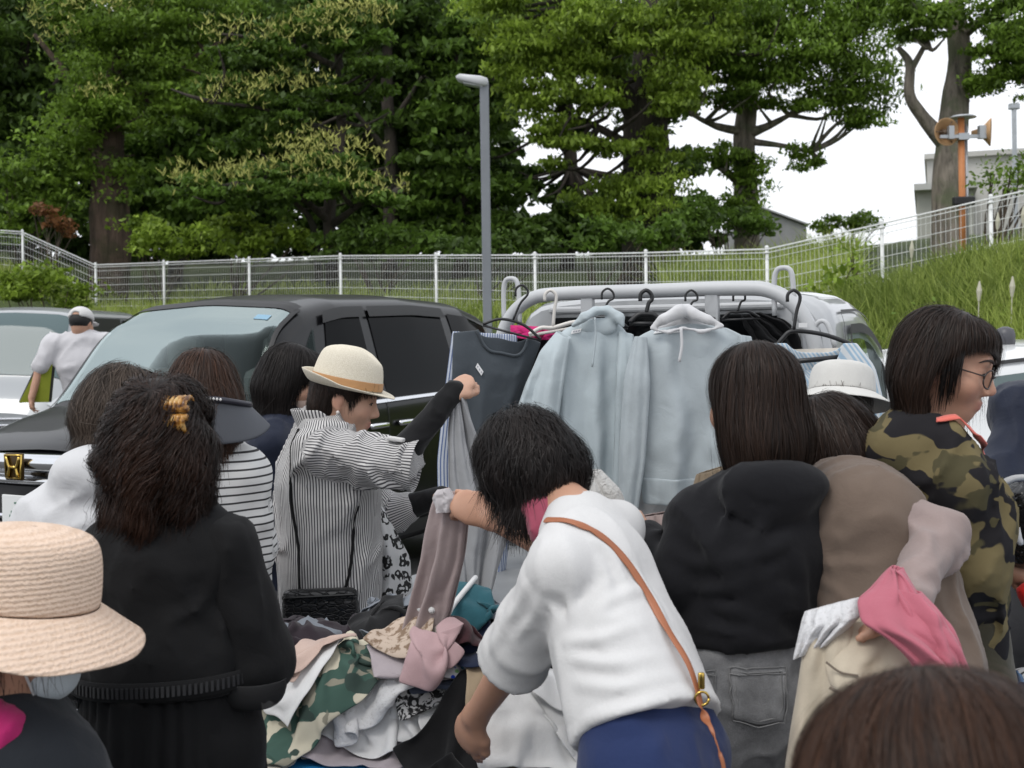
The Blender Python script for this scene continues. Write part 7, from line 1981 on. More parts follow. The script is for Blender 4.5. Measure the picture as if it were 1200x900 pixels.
drape('front_panel', BPIN, o, [(530, 388, 4.5), (522, 450, 4.5), (512, 540, 4.48), (514, 620, 4.46), (524, 690, 4.45)], [(606, 392, 4.56), (606, 480, 4.56), (602, 560, 4.56), (598, 620, 4.55), (590, 690, 4.55)], .025, 4, .016, seed=11)
o = gthing('hanging_tee', 'dark slate jersey top hanging on a black hanger by the black minivan', 'top', (575, 590, 4.36), RAIL)
f = drape('front_panel', F_SLATE, o, [(531, 380, 4.32), (530, 420, 4.3), (530, 500, 4.3), (545, 590, 4.32)], [(634, 392, 4.46), (622, 430, 4.45), (606, 478, 4.43), (604, 590, 4.42)], .022, 2.5, .010, .1, 12, neck=(.26, .84, .085), slope=.03, N=60)
tagon(f, 9, 18, o, -.4)
mb = MB(); mb.tube(np.array([f[0, j] + vec(0, -.006, 0) for j in range(15, 51)]), .006, 6); mb.build('neckband', F_SLATE, o, smooth=True)
o = gthing('hanging_sweatshirt', 'ice blue hooded sweatshirt hanging left of its greyer twin', 'hoodie', (690, 585, 4.4), RAIL)
f = drape('front_panel', F_ICE, o, [(664, 378, 4.44), (652, 390, 4.42), (648, 460, 4.4), (650, 530, 4.38), (652, 575, 4.38)], [(724, 372, 4.46), (737, 388, 4.46), (740, 460, 4.44), (740, 530, 4.42), (738, 590, 4.42)], .04, 2.2, .015, .3, 13, slope=.02)
tagon(f, 3, 9, o); ribhem('hem_rib', F_ICE, o, f)
f2 = drape('sleeve', F_ICE, o, [(654, 388, 4.40), (634, 410, 4.36), (616, 450, 4.34), (604, 484, 4.32)], [(668, 396, 4.36), (660, 450, 4.33), (652, 510, 4.32), (642, 562, 4.32)], .034, 1.3, .012, .4, 113)
drape('sleeve', F_ICE, o, [(726, 388, 4.42), (722, 440, 4.38), (720, 520, 4.37), (716, 606, 4.36)], [(742, 392, 4.44), (748, 440, 4.41), (746, 520, 4.4), (738, 604, 4.4)], .03, 1.2, .008, .4, 114)
S = SDF(); S.u(chain([P(672, 382, 4.38), P(684, 371, 4.37), P(697, 364, 4.40), P(712, 363, 4.42), P(726, 373, 4.40), P(730, 382, 4.39)], [.010, .018, .016, .016, .018, .010]), .01); S.u(ell(P(701, 384, 4.42), (.075, .02, .035)), .02); S.folds((1, 0, .3), 10, .005, 15); solid('hood', S, .006, F_ICE, o, 2)
mb = MB(); mb.tube(spline([P(697, 372, 4.34), P(698, 395, 4.345), P(694, 430, 4.34)], 14), .004, 6); mb.build('drawstring', F_ICE, o, smooth=True)
o = gthing('hanging_sweatshirt', 'grey blue sweatshirt with a white lined hood and white drawstring', 'hoodie', (810, 590, 4.3), RAIL)
f = drape('front_panel', F_ICE2, o, [(764, 380, 4.36), (744, 392, 4.34), (742, 460, 4.32), (746, 530, 4.3), (754, 590, 4.3)], [(852, 378, 4.36), (876, 392, 4.36), (882, 460, 4.34), (876, 530, 4.33), (866, 592, 4.33)], .045, 2.4, .017, .3, 14, slope=.02)
tagon(f, 3, 7, o); tagon(f, 3, 13, o); ribhem('hem_rib', F_ICE2, o, f, 7)
drape('sleeve', F_ICE2, o, [(744, 394, 4.30), (732, 440, 4.28), (726, 520, 4.27), (724, 608, 4.26)], [(758, 394, 4.28), (762, 450, 4.25), (756, 540, 4.25), (746, 608, 4.25)], .03, 1.2, .009, .4, 115)
drape('sleeve', F_ICE2, o, [(866, 392, 4.34), (864, 450, 4.30), (866, 520, 4.3), (864, 596, 4.3)], [(880, 394, 4.34), (892, 450, 4.31), (894, 520, 4.3), (884, 600, 4.3)], .03, 1.2, .009, .4, 116)
S = SDF(); S.u(chain([P(764, 384, 4.29), P(778, 375, 4.28), P(796, 366, 4.30), P(806, 364, 4.33)], [.008, .018, .026, .024]), .01); S.u(chain([P(846, 381, 4.29), P(830, 375, 4.29), P(812, 368, 4.31), P(804, 365, 4.33)], [.008, .018, .024, .024]), .01); S.u(chain([P(764, 386, 4.285), P(784, 389, 4.27), P(800, 384, 4.27), P(822, 388, 4.27), P(846, 383, 4.285)], [.006, .009, .008, .009, .006]), .01); S.u(ell(P(803, 382, 4.36), (.10, .02, .035)), .02)
S.folds((1, 0, .5), 9, .006, 16); solid('hood', S, .006, F_SWW, o, 2)
mb = MB(); mb.tube(spline([P(798, 384, 4.25), P(799, 405, 4.245), P(796, 424, 4.245)], 12), .0055, 7); mb.build('drawstring', F_SWW, o, smooth=True)
def simple_hang(name, label, cat, mat, left, right, group=RAIL, **kw):
    o = gthing(name, label, cat, left[-1], group); kw.setdefault('bulge', .02); drape('front_panel', mat, o, left, right, **kw); return o
simple_hang('hanging_tee', 'white tee hanging below the hem of the two blue sweatshirts', 'tee', F_WHITE, [(744, 560, 4.42), (742, 640, 4.42)], [(862, 565, 4.42), (858, 640, 4.42)], seed=17, folds=4)
simple_hang('hanging_knit', 'fluffy white knit top hanging low behind the white T-shirt', 'knitwear', fabric('fluffy_white_knit', (.60, .59, .57), weave=200, bump=.8, wscale=70), [(680, 552, 4.05), (670, 570, 4.05), (668, 630, 4.05), (668, 700, 4.05)], [(704, 550, 4.05), (728, 574, 4.05), (744, 620, 4.05), (746, 700, 4.05)], seed=18, bulge=.05, folds=3, amp=.014)
simple_hang('hanging_garment', 'black top slung slantwise over the rail beside the white lined hood', 'top', F_BLACK, [(868, 370, 4.55), (872, 384, 4.53), (884, 400, 4.52), (905, 416, 4.5)], [(890, 366, 4.57), (918, 374, 4.56), (938, 388, 4.55), (943, 414, 4.53)], seed=19, folds=4, amp=.016, top=.8)
simple_hang('hanging_garment', 'plain white top on the rail behind the black slung top', 'top', F_WHITE, [(900, 384, 4.62), (890, 420, 4.62), (900, 475, 4.62)], [(938, 388, 4.62), (954, 425, 4.62), (948, 475, 4.62)], seed=20)
BLST = striped('sky_blue_stripe', (.58, .61, .63), (.30, .43, .55), 'su', .0165, .52, soft=.1)
o = gthing('hanging_blouse', 'sky blue striped sleeveless blouse on a black hanger at the right of the rail', 'blouse', (980, 600, 4.1), RAIL)
f = drape('front_panel', BLST, o, [(906, 402, 4.22), (918, 430, 4.2), (926, 480, 4.2), (925, 600, 4.2)], [(1004, 402, 4.1), (1026, 430, 4.08), (1038, 480, 4.06), (1032, 600, 4.06)], .03, 3, .012, .15, 21, neck=(.16, .84, .095), N=60)
simple_hang('hanging_garment', 'cream top showing inside the neckline of the sky blue striped blouse', 'top', fabric('cream_cotton', (.58, .54, .48)), [(914, 410, 4.28), (926, 446, 4.28)], [(1002, 407, 4.2), (992, 446, 4.2)], seed=22, amp=.006)
simple_hang('hanging_garment', 'magenta and white garment folded over the white clip hanger', 'top', fabric('magenta_knit', (.50, .02, .15)), [(598, 381, 4.62), (598, 396, 4.6)], [(652, 384, 4.62), (652, 399, 4.6)], seed=23, amp=.008)
simple_hang('hanging_garment', 'dark charcoal garment behind the neck of the slate tee', 'top', F_BLACK, [(598, 394, 4.66), (598, 500, 4.66)], [(652, 397, 4.66), (646, 500, 4.66)], seed=24)
simple_hang('hanging_garment', 'khaki garment with pale collar hanging beside the straight bob', 'top', fabric('khaki_twill', (.21, .165, .115)), [(816, 556, 3.9), (806, 590, 3.9), (806, 650, 3.9)], [(848, 546, 3.9), (862, 560, 3.9), (862, 650, 3.9)], seed=25, bulge=.035)
hanger('black hanger holding the dark slate tee', 611, 336, 601, 376, 566, 380, 634, 398, 4.40, HANGT)
hanger('white clip hanger with the magenta garment', 645, 342, 648, 384, 620, 392, 700, 378, 4.56, HANGW, True, .008)
hanger('black hanger inside the ice blue hooded sweatshirt', 712, 340, 706, 368, 672, 384, 736, 384, 4.47, HANGT)
hanger('thick black hanger between the two blue sweatshirts', 757, 342, 757, 368, 738, 378, 776, 378, 4.52, HANGT, True, .010)
hanger('thin black hanger behind the white lined hood', 810, 342, 806, 366, 776, 378, 838, 374, 4.45, HANGT)
hanger('black hanger of the black slung top', 866, 342, 864, 366, 846, 374, 890, 372, 4.50, HANGT)
h_ = hanger('large black hanger carrying the sky blue striped blouse', 930, 342, 930, 388, 905, 412, 1000, 404, 4.22, HANGT, False, .008)
mb = MB(); mb.tube([P(908, 426, 4.15), P(990, 418, 4.12)], .009, 8); mb.tube(spline([P(1000, 404, 4.22), P(994, 416, 4.18), P(984, 420, 4.14)], 8), .007, 6); mb.build('trouser_bar', HANGT, h_, smooth=True)
c = P(941, 381, 4.2); MB().box(c, (.03, .004, .016)).build('size_tag', simple('white_tag', (.7, .7, .7), .6), h_)

# ---------------- garments in hands
HELD = 'garments in the shoppers hands'
F_LGREY = fabric('light_grey_marl', (.30, .305, .315)); F_MAUV2 = fabric('mauve_grey_knit', (.36, .29, .285))
simple_hang('held_garment', 'light grey knit held up in the raised hand of the straw hat woman', 'knitwear', F_LGREY, [(530, 462, 3.62), (526, 500, 3.60), (526, 560, 3.56), (530, 620, 3.52), (540, 706, 3.46)], [(544, 460, 3.62), (556, 510, 3.64), (580, 566, 3.62), (602, 610, 3.58), (574, 694, 3.5)], HELD, bulge=.03, folds=2.6, amp=.018, top=.5, seed=31)
o = gthing('held_garment', 'mauve grey garment lifted by the woman in the white T-shirt', 'knitwear', (480, 820, 2.86), HELD)
drape('front_panel', F_MAUV2, o, [(514, 578, 2.92), (506, 592, 2.92), (496, 650, 2.94), (482, 710, 2.95), (464, 770, 2.93), (440, 822, 2.9)], [(538, 574, 2.88), (549, 600, 2.86), (544, 650, 2.87), (528, 715, 2.88), (510, 775, 2.88), (490, 830, 2.86)], .03, 2.2, .016, .6, 32)
simple_hang('held_garment', 'pale lining bunched at the top of the mauve grey garment', 'lining', fabric('pale_lining', (.52, .49, .50)), [(513, 574, 2.87), (508, 584, 2.87), (514, 600, 2.86)], [(526, 572, 2.85), (532, 584, 2.84), (530, 600, 2.84)], HELD, bulge=.02, folds=1.4, amp=.006, top=.8, seed=33)
BCH = fabric('beige_chino', (.52, .455, .355))
o = gthing('held_garment', 'cream beige trousers draped over the arm of the stooping shopper', 'trousers', (960, 930, 2.15), HELD)
drape('trouser_leg', BCH, o, [(958, 712, 2.23), (946, 740, 2.2), (938, 790, 2.19), (926, 860, 2.18), (912, 960, 2.18)], [(1000, 716, 2.2), (1000, 760, 2.15), (1004, 820, 2.13), (1000, 880, 2.13), (996, 960, 2.13)], .03, 1.4, .012, .4, 34)
drape('trouser_leg', BCH, o, [(964, 722, 2.225), (960, 760, 2.175), (972, 800, 2.13), (990, 822, 2.11), (1000, 850, 2.11)], [(1050, 728, 2.205), (1074, 748, 2.165), (1076, 776, 2.115), (1060, 810, 2.07), (1040, 860, 2.07)], .03, 1.8, .014, .5, 134, diag=.4)
mb = MB(); mb.tube(spline([P(968, 776, 2.115), P(985, 788, 2.10), P(1006, 792, 2.09)], 12), .0022, 5); mb.build('pocket_edge', simple('dark_seam', (.16, .13, .10), .8), o)
mb = MB(); mb.tube(spline([P(972, 806, 2.082), P(990, 816, 2.068), P(1004, 832, 2.064)], 12), .003, 5); mb.build('waistband_edge', simple('dark_seam', (.16, .13, .10), .8), o)
PKM = fabric('rose_cotton', (.43, .125, .165))
o = gthing('held_garment', 'rose pink jacket draped over the same arm as the beige trousers', 'jacket', (1100, 800, 2.03), HELD)
drape('front_panel', PKM, o, [(1044, 664, 2.19), (1022, 690, 2.14), (1005, 704, 2.11), (1010, 730, 2.06), (1040, 748, 2.04), (1070, 775, 2.02), (1086, 808, 2.02)], [(1058, 666, 2.18), (1074, 694, 2.15), (1098, 714, 2.12), (1116, 734, 2.09), (1124, 752, 2.07), (1129, 775, 2.06), (1132, 808, 2.05)], .035, 2.2, .015, .7, 35)
drape('sleeve', PKM, o, [(1046, 690, 2.12), (1058, 720, 2.085), (1072, 752, 2.06), (1084, 806, 2.02)], [(1076, 692, 2.14), (1098, 716, 2.1), (1118, 742, 2.07), (1130, 806, 2.03)], .045, 1.5, .012, .7, 135)
LACE = NT('white_lace'); n_ = LACE.noise(90, 4, .7); LACE.l(LACE.ramp(n_, [(.3, (.46, .45, .44)), (.42, (.62, .62, .63)), (1, (.68, .68, .69))]).outputs[0], LACE.b.inputs['Base Color']); LACE.b.inputs['Roughness'].default_value = .9; LACE.bump(n_, .8, .006)
simple_hang('held_garment', 'white lace edge between the beige trousers and the rose jacket', 'lace top', LACE.m, [(944, 716, 2.24), (938, 740, 2.22), (932, 772, 2.22)], [(1006, 700, 2.17), (1008, 722, 2.15), (978, 752, 2.17)], HELD, bulge=.035, folds=4, amp=.008, top=.7, seed=36)
simple_hang('held_garment', 'mauve brown sleeve held before the chest of the black hoodie woman', 'knitwear', F_MAUVE, [(744, 606, 2.95), (738, 622, 2.95), (748, 650, 2.95)], [(796, 598, 2.95), (802, 622, 2.95), (800, 650, 2.95)], HELD, bulge=.035, seed=37)
LEO = NT('leopard_print'); vo = LEO.n('ShaderNodeTexVoronoi'); vo.inputs['Scale'].default_value = 24; vo.inputs['Randomness'].default_value = .6; nn = LEO.n('ShaderNodeTexNoise'); nn.inputs['Scale'].default_value = 30
mxv = LEO.n('ShaderNodeMix'); mxv.data_type = 'VECTOR'; mxv.inputs[0].default_value = .06; LEO.l(LEO.obj_co(), mxv.inputs[4]); LEO.l(LEO.obj_co(), nn.inputs['Vector']); LEO.l(nn.outputs['Color'], mxv.inputs[5]); LEO.l(mxv.outputs[1], vo.inputs['Vector'])
LEO.l(LEO.ramp(vo.outputs['Distance'], [(0, (.6, .6, .6)), (.22, (.6, .6, .6)), (.26, (.015, .015, .015)), (.44, (.015, .015, .015)), (.48, (.6, .6, .6))]).outputs[0], LEO.b.inputs['Base Color']); LEO.b.inputs['Roughness'].default_value = .8
simple_hang('tote_bag', 'white tote with a black leopard print beside the pinstriped shirt', 'bag', LEO.m, [(430, 586, 3.84), (428, 640, 3.83), (430, 720, 3.83)], [(446, 592, 3.88), (480, 652, 3.88), (486, 720, 3.86)], None, bulge=.03, folds=1.6, amp=.014, seed=38)

# ---------------- tables and the heap
TBL = simple('table_top_grey', (.4, .4, .4), .6); STEEL = simple('table_steel', (.45, .46, .47), .4, .8)
def table(label, x0, x1, y0, y1, z, tarp_label, tarpm):
    o = thing('folding_table', label, 'table', ((x0 + x1) / 2, (y0 + y1) / 2, 0), 'tables of the clothes stall')
    MB().box(((x0 + x1) / 2, (y0 + y1) / 2, z - .015), (x1 - x0, y1 - y0, .03), bev=.008).build('table_top', TBL, o)
    for x in (x0 + .08, x1 - .08):
        for y in (y0 + .08, y1 - .08): MB().tube([(x, y, 0), (x, y, z - .03)], .014, 8).build('leg', STEEL, o, smooth=True)
    nx, ny = 46, 34
    gx, gy = np.meshgrid(np.linspace(x0 - .22, x1 + .22, nx), np.linspace(y0 - .2, y1 + .2, ny), indexing='ij')
    ox = np.maximum(np.maximum(x0 - gx, gx - x1), 0); oy = np.maximum(np.maximum(y0 - gy, gy - y1), 0); o_ = np.maximum(ox, oy)
    gz = z + .006 - o_ * .92 + .012 * np.sin(gx * 23 + gy * 9) * (o_ > 0)
    X = np.stack([np.clip(gx, x0 - .02 - .03 * (o_ > 0), x1 + .02) + .012 * np.sin(gy * 30) * (ox > 0), np.clip(gy, y0 - .02, y1 + .02) - .012 * np.abs(np.sin(gx * 17)) * (oy > 0), gz], -1)
    tp = sheet_obj('tarpaulin', X, tarpm, None, .003, 1); tag(tp, tarp_label, 'tarpaulin', 'tarpaulins on the stall tables')
    return o
BLUE = simple('blue_tarp', (.02, .22, .50), .45, bump=.4, bscale=60, var=.08)
table('folding table under the large heap of clothes', -1.25, .30, 2.66, 3.32, .555, 'bright blue tarpaulin under the large heap of clothes', BLUE)
table('folding table at the right edge carrying a few clothes', 1.13, 1.9, 2.48, 2.84, .70, 'bright blue tarpaulin on the table at the right edge', BLUE)
class Heap:
    def __init__(s, x0, x1, y0, y1, z, res=.014):
        s.x0, s.y0, s.res = x0, y0, res; s.n = (int((x1 - x0) / res) + 1, int((y1 - y0) / res) + 1); s.Hm = np.full(s.n, z + .012); s.box = (x0, x1, y0, y1)
    def __call__(s, x, y):
        i = np.clip((x - s.x0) / s.res, 0, s.n[0] - 1.001); j = np.clip((y - s.y0) / s.res, 0, s.n[1] - 1.001); a = i.astype(int); b = j.astype(int); f = i - a; g = j - b; Hh = s.Hm
        z = Hh[a, b] * (1 - f) * (1 - g) + Hh[a + 1, b] * f * (1 - g) + Hh[a, b + 1] * (1 - f) * g + Hh[a + 1, b + 1] * f * g
        ok = (x > s.box[0] - .01) & (x < s.box[1] + .01) & (y > s.box[2] - .02) & (y < s.box[3] + .01)
        return np.where(ok, z, .02), np.ones_like(ok)
    def put(s, X, th=.007):
        Y = X
        for _ in range(1): Y = np.concatenate([Y, np.concatenate([(Y[1:] + Y[:-1]) / 2, Y[-1:]], 0)], 1)
        Y = np.concatenate([Y.reshape(-1, 3), ((X[1:, 1:] + X[:-1, :-1]) / 2).reshape(-1, 3)])
        i = np.round((Y[:, 0] - s.x0) / s.res).astype(int); j = np.round((Y[:, 1] - s.y0) / s.res).astype(int)
        m = (i >= 1) & (j >= 1) & (i < s.n[0] - 1) & (j < s.n[1] - 1); i, j, z = i[m], j[m], Y[m, 2] + th
        for di in (-1, 0, 1):
            for dj in (-1, 0, 1): np.maximum.at(s.Hm, (i + di, j + dj), z - .004 * (abs(di) + abs(dj)))
def heap_garment(hp, name, label, cat, cx, cy, L, W, ang, mat, seed, crumple=.70, amp=.05, group='clothes heaped on the stall tables', step=.0165, th=.004, post=None, uvs=None, iters=110):
    r = np.random.default_rng(seed)
    a, b = int(L / step) + 1, int(W / step) + 1
    u, v = np.meshgrid((np.linspace(0, 1, a) - .5) * L, (np.linspace(0, 1, b) - .5) * W, indexing='ij')
    z0 = float(hp(np.array([cx]), np.array([cy]))[0][0])
    p = np.stack([u, v, 0 * u], -1).reshape(-1, 3)
    nx = noise(p, 5.5, seed) ; ny = noise(p, 5.5, seed + 1); nz = noise(p, 8, seed + 2) + .7 * noise(p, 18, seed + 3)
    c, s_ = math.cos(ang), math.sin(ang)
    L_ = L; uu = u * crumple + nx.reshape(u.shape) * .05; vv = v * crumple + ny.reshape(u.shape) * .05
    # outline a little irregular
    vv = vv * (1 + .25 * np.sin(u / L * 5 + seed)); 
    X = np.stack([cx + uu * c - vv * s_, cy + uu * s_ + vv * c, z0 + .09 + nz.reshape(u.shape) * amp], -1)
    X = cloth(X, ground=hp, iters=iters, rest=(L / (a - 1), W / (b - 1)), stiff=3, fric=.97, damp=.90, grav=.0010)
    hp.put(X)
    o = sheet_obj(name, X, mat, None, th, 1, uv={'su': v, 'sv': u} if uvs is None else uvs)
    c0 = X.reshape(-1, 3).mean(0)
    tag(o, label, cat, group)
    return o, X
def at(px, py, z):
    """point on the level z seen at a pixel"""
    v = P(px, py, 1.0); t = (z - H) / (v[2] - H); return v[0] * t, t
hp = Heap(-1.25, .30, 2.66, 3.32, .555)
M = {}
def fm(key, col, **k):
    if key not in M: M[key] = fabric(key, col, **k)
    return M[key]
W_ = fm('heap_white', (.70, .70, .70), var=.03); K_ = fm('heap_black', (.010, .010, .011)); NVY = fm('heap_navy', (.015, .022, .05)); GRY = fm('heap_grey_marl', (.20, .22, .25)); PLUM = fm('heap_plum', (.028, .020, .026)); PNK = fm('heap_pink', (.47, .32, .33)); PCH = fm('heap_peach', (.55, .41, .35)); BGE = fm('heap_beige', (.40, .31, .21)); SLT = fm('heap_slate', (.075, .09, .13)); CRM = fm('heap_cream', (.62, .58, .50)); MAR = fm('heap_maroon', (.05, .018, .022)); TEA = fm('heap_teal', (.025, .10, .125)); LIL = fm('heap_lilac_grey', (.42, .37, .39))
PCAM = camo('pale_camouflage', [(0, (.56, .52, .41)), (.50, (.055, .105, .085)), (.57, (.27, .255, .20)), (.60, (.045, .07, .06))], 9)
FLO = NT('floral_print'); vo = FLO.n('ShaderNodeTexVoronoi'); vo.inputs['Scale'].default_value = 60; FLO.l(FLO.obj_co(), vo.inputs['Vector']); hs_ = FLO.n('ShaderNodeHueSaturation'); hs_.inputs['Saturation'].default_value = 1.3; hs_.inputs['Value'].default_value = .55; FLO.l(vo.outputs['Color'], hs_.inputs['Color'])
FLO.l(FLO.mix(FLO.ramp(vo.outputs['Distance'], [(.28, (0, 0, 0)), (.36, (1, 1, 1))]).outputs[0], hs_.outputs[0], (.68, .68, .70)), FLO.b.inputs['Base Color']); FLO.b.inputs['Roughness'].default_value = .9
BWP = NT('black_white_print'); BWP.l(BWP.ramp(BWP.noise(38, 3, .6, None, 1.5), [(.47, (.012, .012, .013)), (.53, (.55, .55, .55))]).outputs[0], BWP.b.inputs['Base Color']); BWP.b.inputs['Roughness'].default_value = .9
STR2 = striped('black_on_white_stripes', (.66, .66, .66), (.014, .014, .016), 'su', .03, .72, soft=.04)
SPOT = NT('beige_pattern'); SPOT.l(SPOT.ramp(SPOT.noise(45, 3, .6), [(.42, (.22, .15, .10)), (.52, (.52, .42, .34))]).outputs[0], SPOT.b.inputs['Base Color']); SPOT.b.inputs['Roughness'].default_value = .9
r_ = np.random.default_rng(12)
for k, m in enumerate(('heap_',)):
    pass
def bundle(lab, cx, cy, rx, ry, hgt, m, seed, ang=0.0):
    z0 = float(hp(np.array([cx]), np.array([cy]))[0][0]); R = rotz(ang); c = vec(cx, cy, z0 + hgt * .42)
    S = SDF(); S.u(rbox(c, (rx, ry, hgt * .5), hgt * .42, R)); S.u(ell(c + (0, 0, hgt * .12), (rx * .8, ry * .8, hgt * .5), R), .05); S.folds((1, .3, 0), 6, .018, seed, stretch=.5); S.folds((.2, 1, 0), 9, .010, seed + 5, stretch=.4)
    S.cut((cx, cy, z0 + .002), (0, 0, -1)); tag(solid('folded_garment', S, .010, m), lab, 'folded garment', 'clothes heaped on the stall tables')
    i, j = np.meshgrid(np.arange(hp.n[0]), np.arange(hp.n[1]), indexing='ij'); q = np.stack([hp.x0 + i * hp.res - cx, hp.y0 + j * hp.res - cy], -1) @ R[:2, :2]
    e = 1 - (np.abs(q[..., 0]) / rx) ** 4 - (np.abs(q[..., 1]) / ry) ** 4
    hp.Hm = np.maximum(hp.Hm, np.where(e > 0, z0 + hgt * np.clip(e, 0, 1) ** .3, -1))
for k, (lab, x, y, rx, ry, hg, m) in enumerate([('folded grey garment bundle under the back of the heap behind the plum top', -.62, 3.18, .20, .13, .22, GRY), ('folded navy garment bundle under the back of the heap', -.24, 3.20, .20, .13, .27, NVY), ('folded black garment bundle under the back of the heap near the T-shirt', .10, 3.18, .17, .13, .26, K_), ('folded cream bundle under the back left of the heap', -1.02, 3.14, .18, .14, .17, CRM), ('folded white garment bundle in the middle of the heap', -.38, 2.98, .22, .11, .12, W_), ('folded black garment bundle in the middle right of the heap', .02, 2.96, .18, .12, .10, K_)]):
    bundle(lab, x, y, rx, ry, hg, m, 600 + k, r_.uniform(-.3, .3))
base = [('white cotton garment at the bottom of the heap, towards its left end', W_, -.95, 2.85), ('cream garment low in the heap behind the woman in the black dress', CRM, -.62, 2.75), ('slate garment low in the heap under the pale camouflage trousers', SLT, -.42, 2.95), ('grey garment low in the heap under the lifted mauve garment', GRY, -.2, 3.0), ('black garment low in the middle of the heap', K_, -.10, 2.85), ('beige garment low in the heap by the bare forearm', BGE, .05, 2.7), ('navy garment low in the heap near the right table end', NVY, .2, 2.95), ('maroon garment low in the heap at the left end', MAR, -1.1, 2.95), ('lilac grey garment low in the heap behind the white one', LIL, -.35, 2.8)]
for k, (lab, m, x, y) in enumerate(base):
    heap_garment(hp, 'garment', lab, 'garment', x, max(y, 2.84), .44, .34, r_.uniform(-1, 1), m, 200 + k, .72, .045)
def place(px, py, z): x, y = at(px, py, z); return x, y
items = [
    ('navy sweater folded at the back of the heap', 'sweater', 545, 700, .80, .36, .30, .2, NVY, .7), ('grey marl sweatshirt with white drawstrings at the back of the heap', 'sweatshirt', 520, 722, .79, .55, .36, .1, GRY, .66),
    ('grey blue marl tee behind the plum garment', 'tee', 425, 728, .78, .44, .30, -.1, GRY, .7), ('teal top peeking out under the grey sweatshirt', 'top', 535, 742, .77, .3, .22, .2, TEA, .7),
    ('black cardigan in front of the grey sweatshirt', 'cardigan', 585, 762, .76, .40, .30, .35, K_, .66), ('dark plum top beside the crocodile bag', 'top', 375, 752, .77, .40, .30, -.2, PLUM, .62),
    ('small black top by the grey marl tee', 'top', 452, 742, .79, .24, .20, .6, K_, .62), ('dusty pink lace top next to the plum one', 'top', 398, 776, .76, .40, .26, .35, PNK, .62),
    ('white blouse across the middle of the heap', 'blouse', 432, 792, .76, .52, .34, .2, W_, .62), ('white top below the drawstrings', 'top', 540, 795, .76, .34, .26, -.5, W_, .62),
    ('black and white striped top next to the black sleeve', 'top', 345, 800, .74, .34, .24, 1.3, STR2, .75), ('peach top beside the lifted mauve garment', 'top', 528, 808, .75, .32, .26, -.4, PCH, .6),
    ('black and white printed scarf in the middle of the heap', 'scarf', 492, 812, .76, .30, .2, .3, BWP.m, .6), ('slate grey top under the printed scarf', 'top', 515, 822, .745, .34, .24, .1, SLT, .62),
    ('white lace blouse at the front of the heap', 'blouse', 432, 868, .70, .44, .30, .25, LACE.m, .64), ('pale camouflage trousers tossed on the heap', 'trousers', 385, 842, .73, .74, .40, .42, PCAM, .62),
    ('lilac grey top right of the camouflage trousers', 'top', 495, 835, .735, .32, .24, .2, LIL, .62), ('small floral blouse in the front middle of the heap', 'blouse', 535, 842, .735, .30, .18, .45, FLO.m, .66),
    ('slate blue trousers under the bare forearm', 'trousers', 625, 808, .74, .40, .26, .3, SLT, .66), ('black and white printed top at the elbow of the T-shirt', 'top', 640, 822, .74, .26, .18, .7, BWP.m, .62),
    ('black jacket with brass buttons at the front of the heap', 'jacket', 560, 868, .73, .66, .30, .62, K_, .64), ('beige chino trousers under the reaching hand', 'trousers', 615, 858, .735, .40, .28, .55, BGE, .6),
    ('white knit top at the front right of the heap', 'top', 632, 886, .72, .42, .30, .3, W_, .6), ('white tee near the right end of the heap', 'tee', 655, 838, .74, .24, .2, .1, W_, .62),
    ('white ribbed vest tucked between the camouflage trousers and the black sleeve', 'vest', 352, 822, .74, .30, .22, .8, W_, .6), ('pale pink blouse beside the pale camouflage trousers', 'blouse', 372, 792, .75, .32, .22, .5, PCH, .6),
    ('grey marl top crumpled in front of the mauve grey garment', 'top', 470, 780, .76, .30, .22, -.6, GRY, .58), ('cream knitted top near the teal one', 'top', 500, 770, .77, .28, .22, .9, CRM, .58), ('navy top crumpled beside the white sleeve', 'top', 575, 800, .75, .28, .22, -.3, NVY, .58),
    ('small maroon top near the bare forearm', 'top', 560, 822, .74, .24, .18, .4, MAR, .58), ('beige patterned top in the front of the heap', 'top', 470, 850, .73, .28, .20, -.4, SPOT.m, .58), ('dusty pink tee in the front of the heap beside the lace blouse', 'tee', 505, 872, .71, .28, .2, .2, PNK, .58),
    ('maroon top at the left end of the heap', 'top', 72, 800, .74, .40, .3, .2, MAR, .65), ('beige patterned blouse at the left end of the heap', 'blouse', 85, 850, .71, .36, .3, .9, SPOT.m, .62), ('crumpled white shirt at the left end of the heap', 'shirt', 55, 828, .73, .40, .26, -.3, W_, .6),
]
KJ = None
for k, (lab, cat, px, py, z, L, W, ang, m, cr_) in enumerate(items):
    L *= .80; W *= .85; cr_ *= .93
    x, y = place(px, py, z - .02 - .10 * (py > 790) * min(1, (py - 790) / 60)); y = min(max(y, 2.72), 3.28)
    g_, X = heap_garment(hp, {'top': 'heaped_garment', 'lace top': 'heaped_garment'}.get(cat, cat.replace(' ', '_')), lab, cat, x, y, L, W, ang, m, 300 + k, cr_, .05)
    if 'brass' in lab: KJ = (g_, X)
# brass button with its ring
c = KJ[1].reshape(-1, 3); pxs = 600 + F * c[:, 0] / c[:, 1]; i = np.argmin((pxs - 592) ** 2 - 3000 * (c[:, 2] - c[:, 2].min()))
bt = MB().lathe([(.001, .006), (.005, .006), (.006, .003), (.0125, .004), (.014, .001), (.012, -.002)], (0, 0, 0), 20, R=frame_R((1, 0, .0), (0, .5, .86), (0, -.86, .5))).build('button', simple('brass_button', (.35, .30, .20), .35, .8), None, smooth=True)
bt.parent = KJ[0]; bt.location = Vector(c[i] + vec(0, -.012, .012))
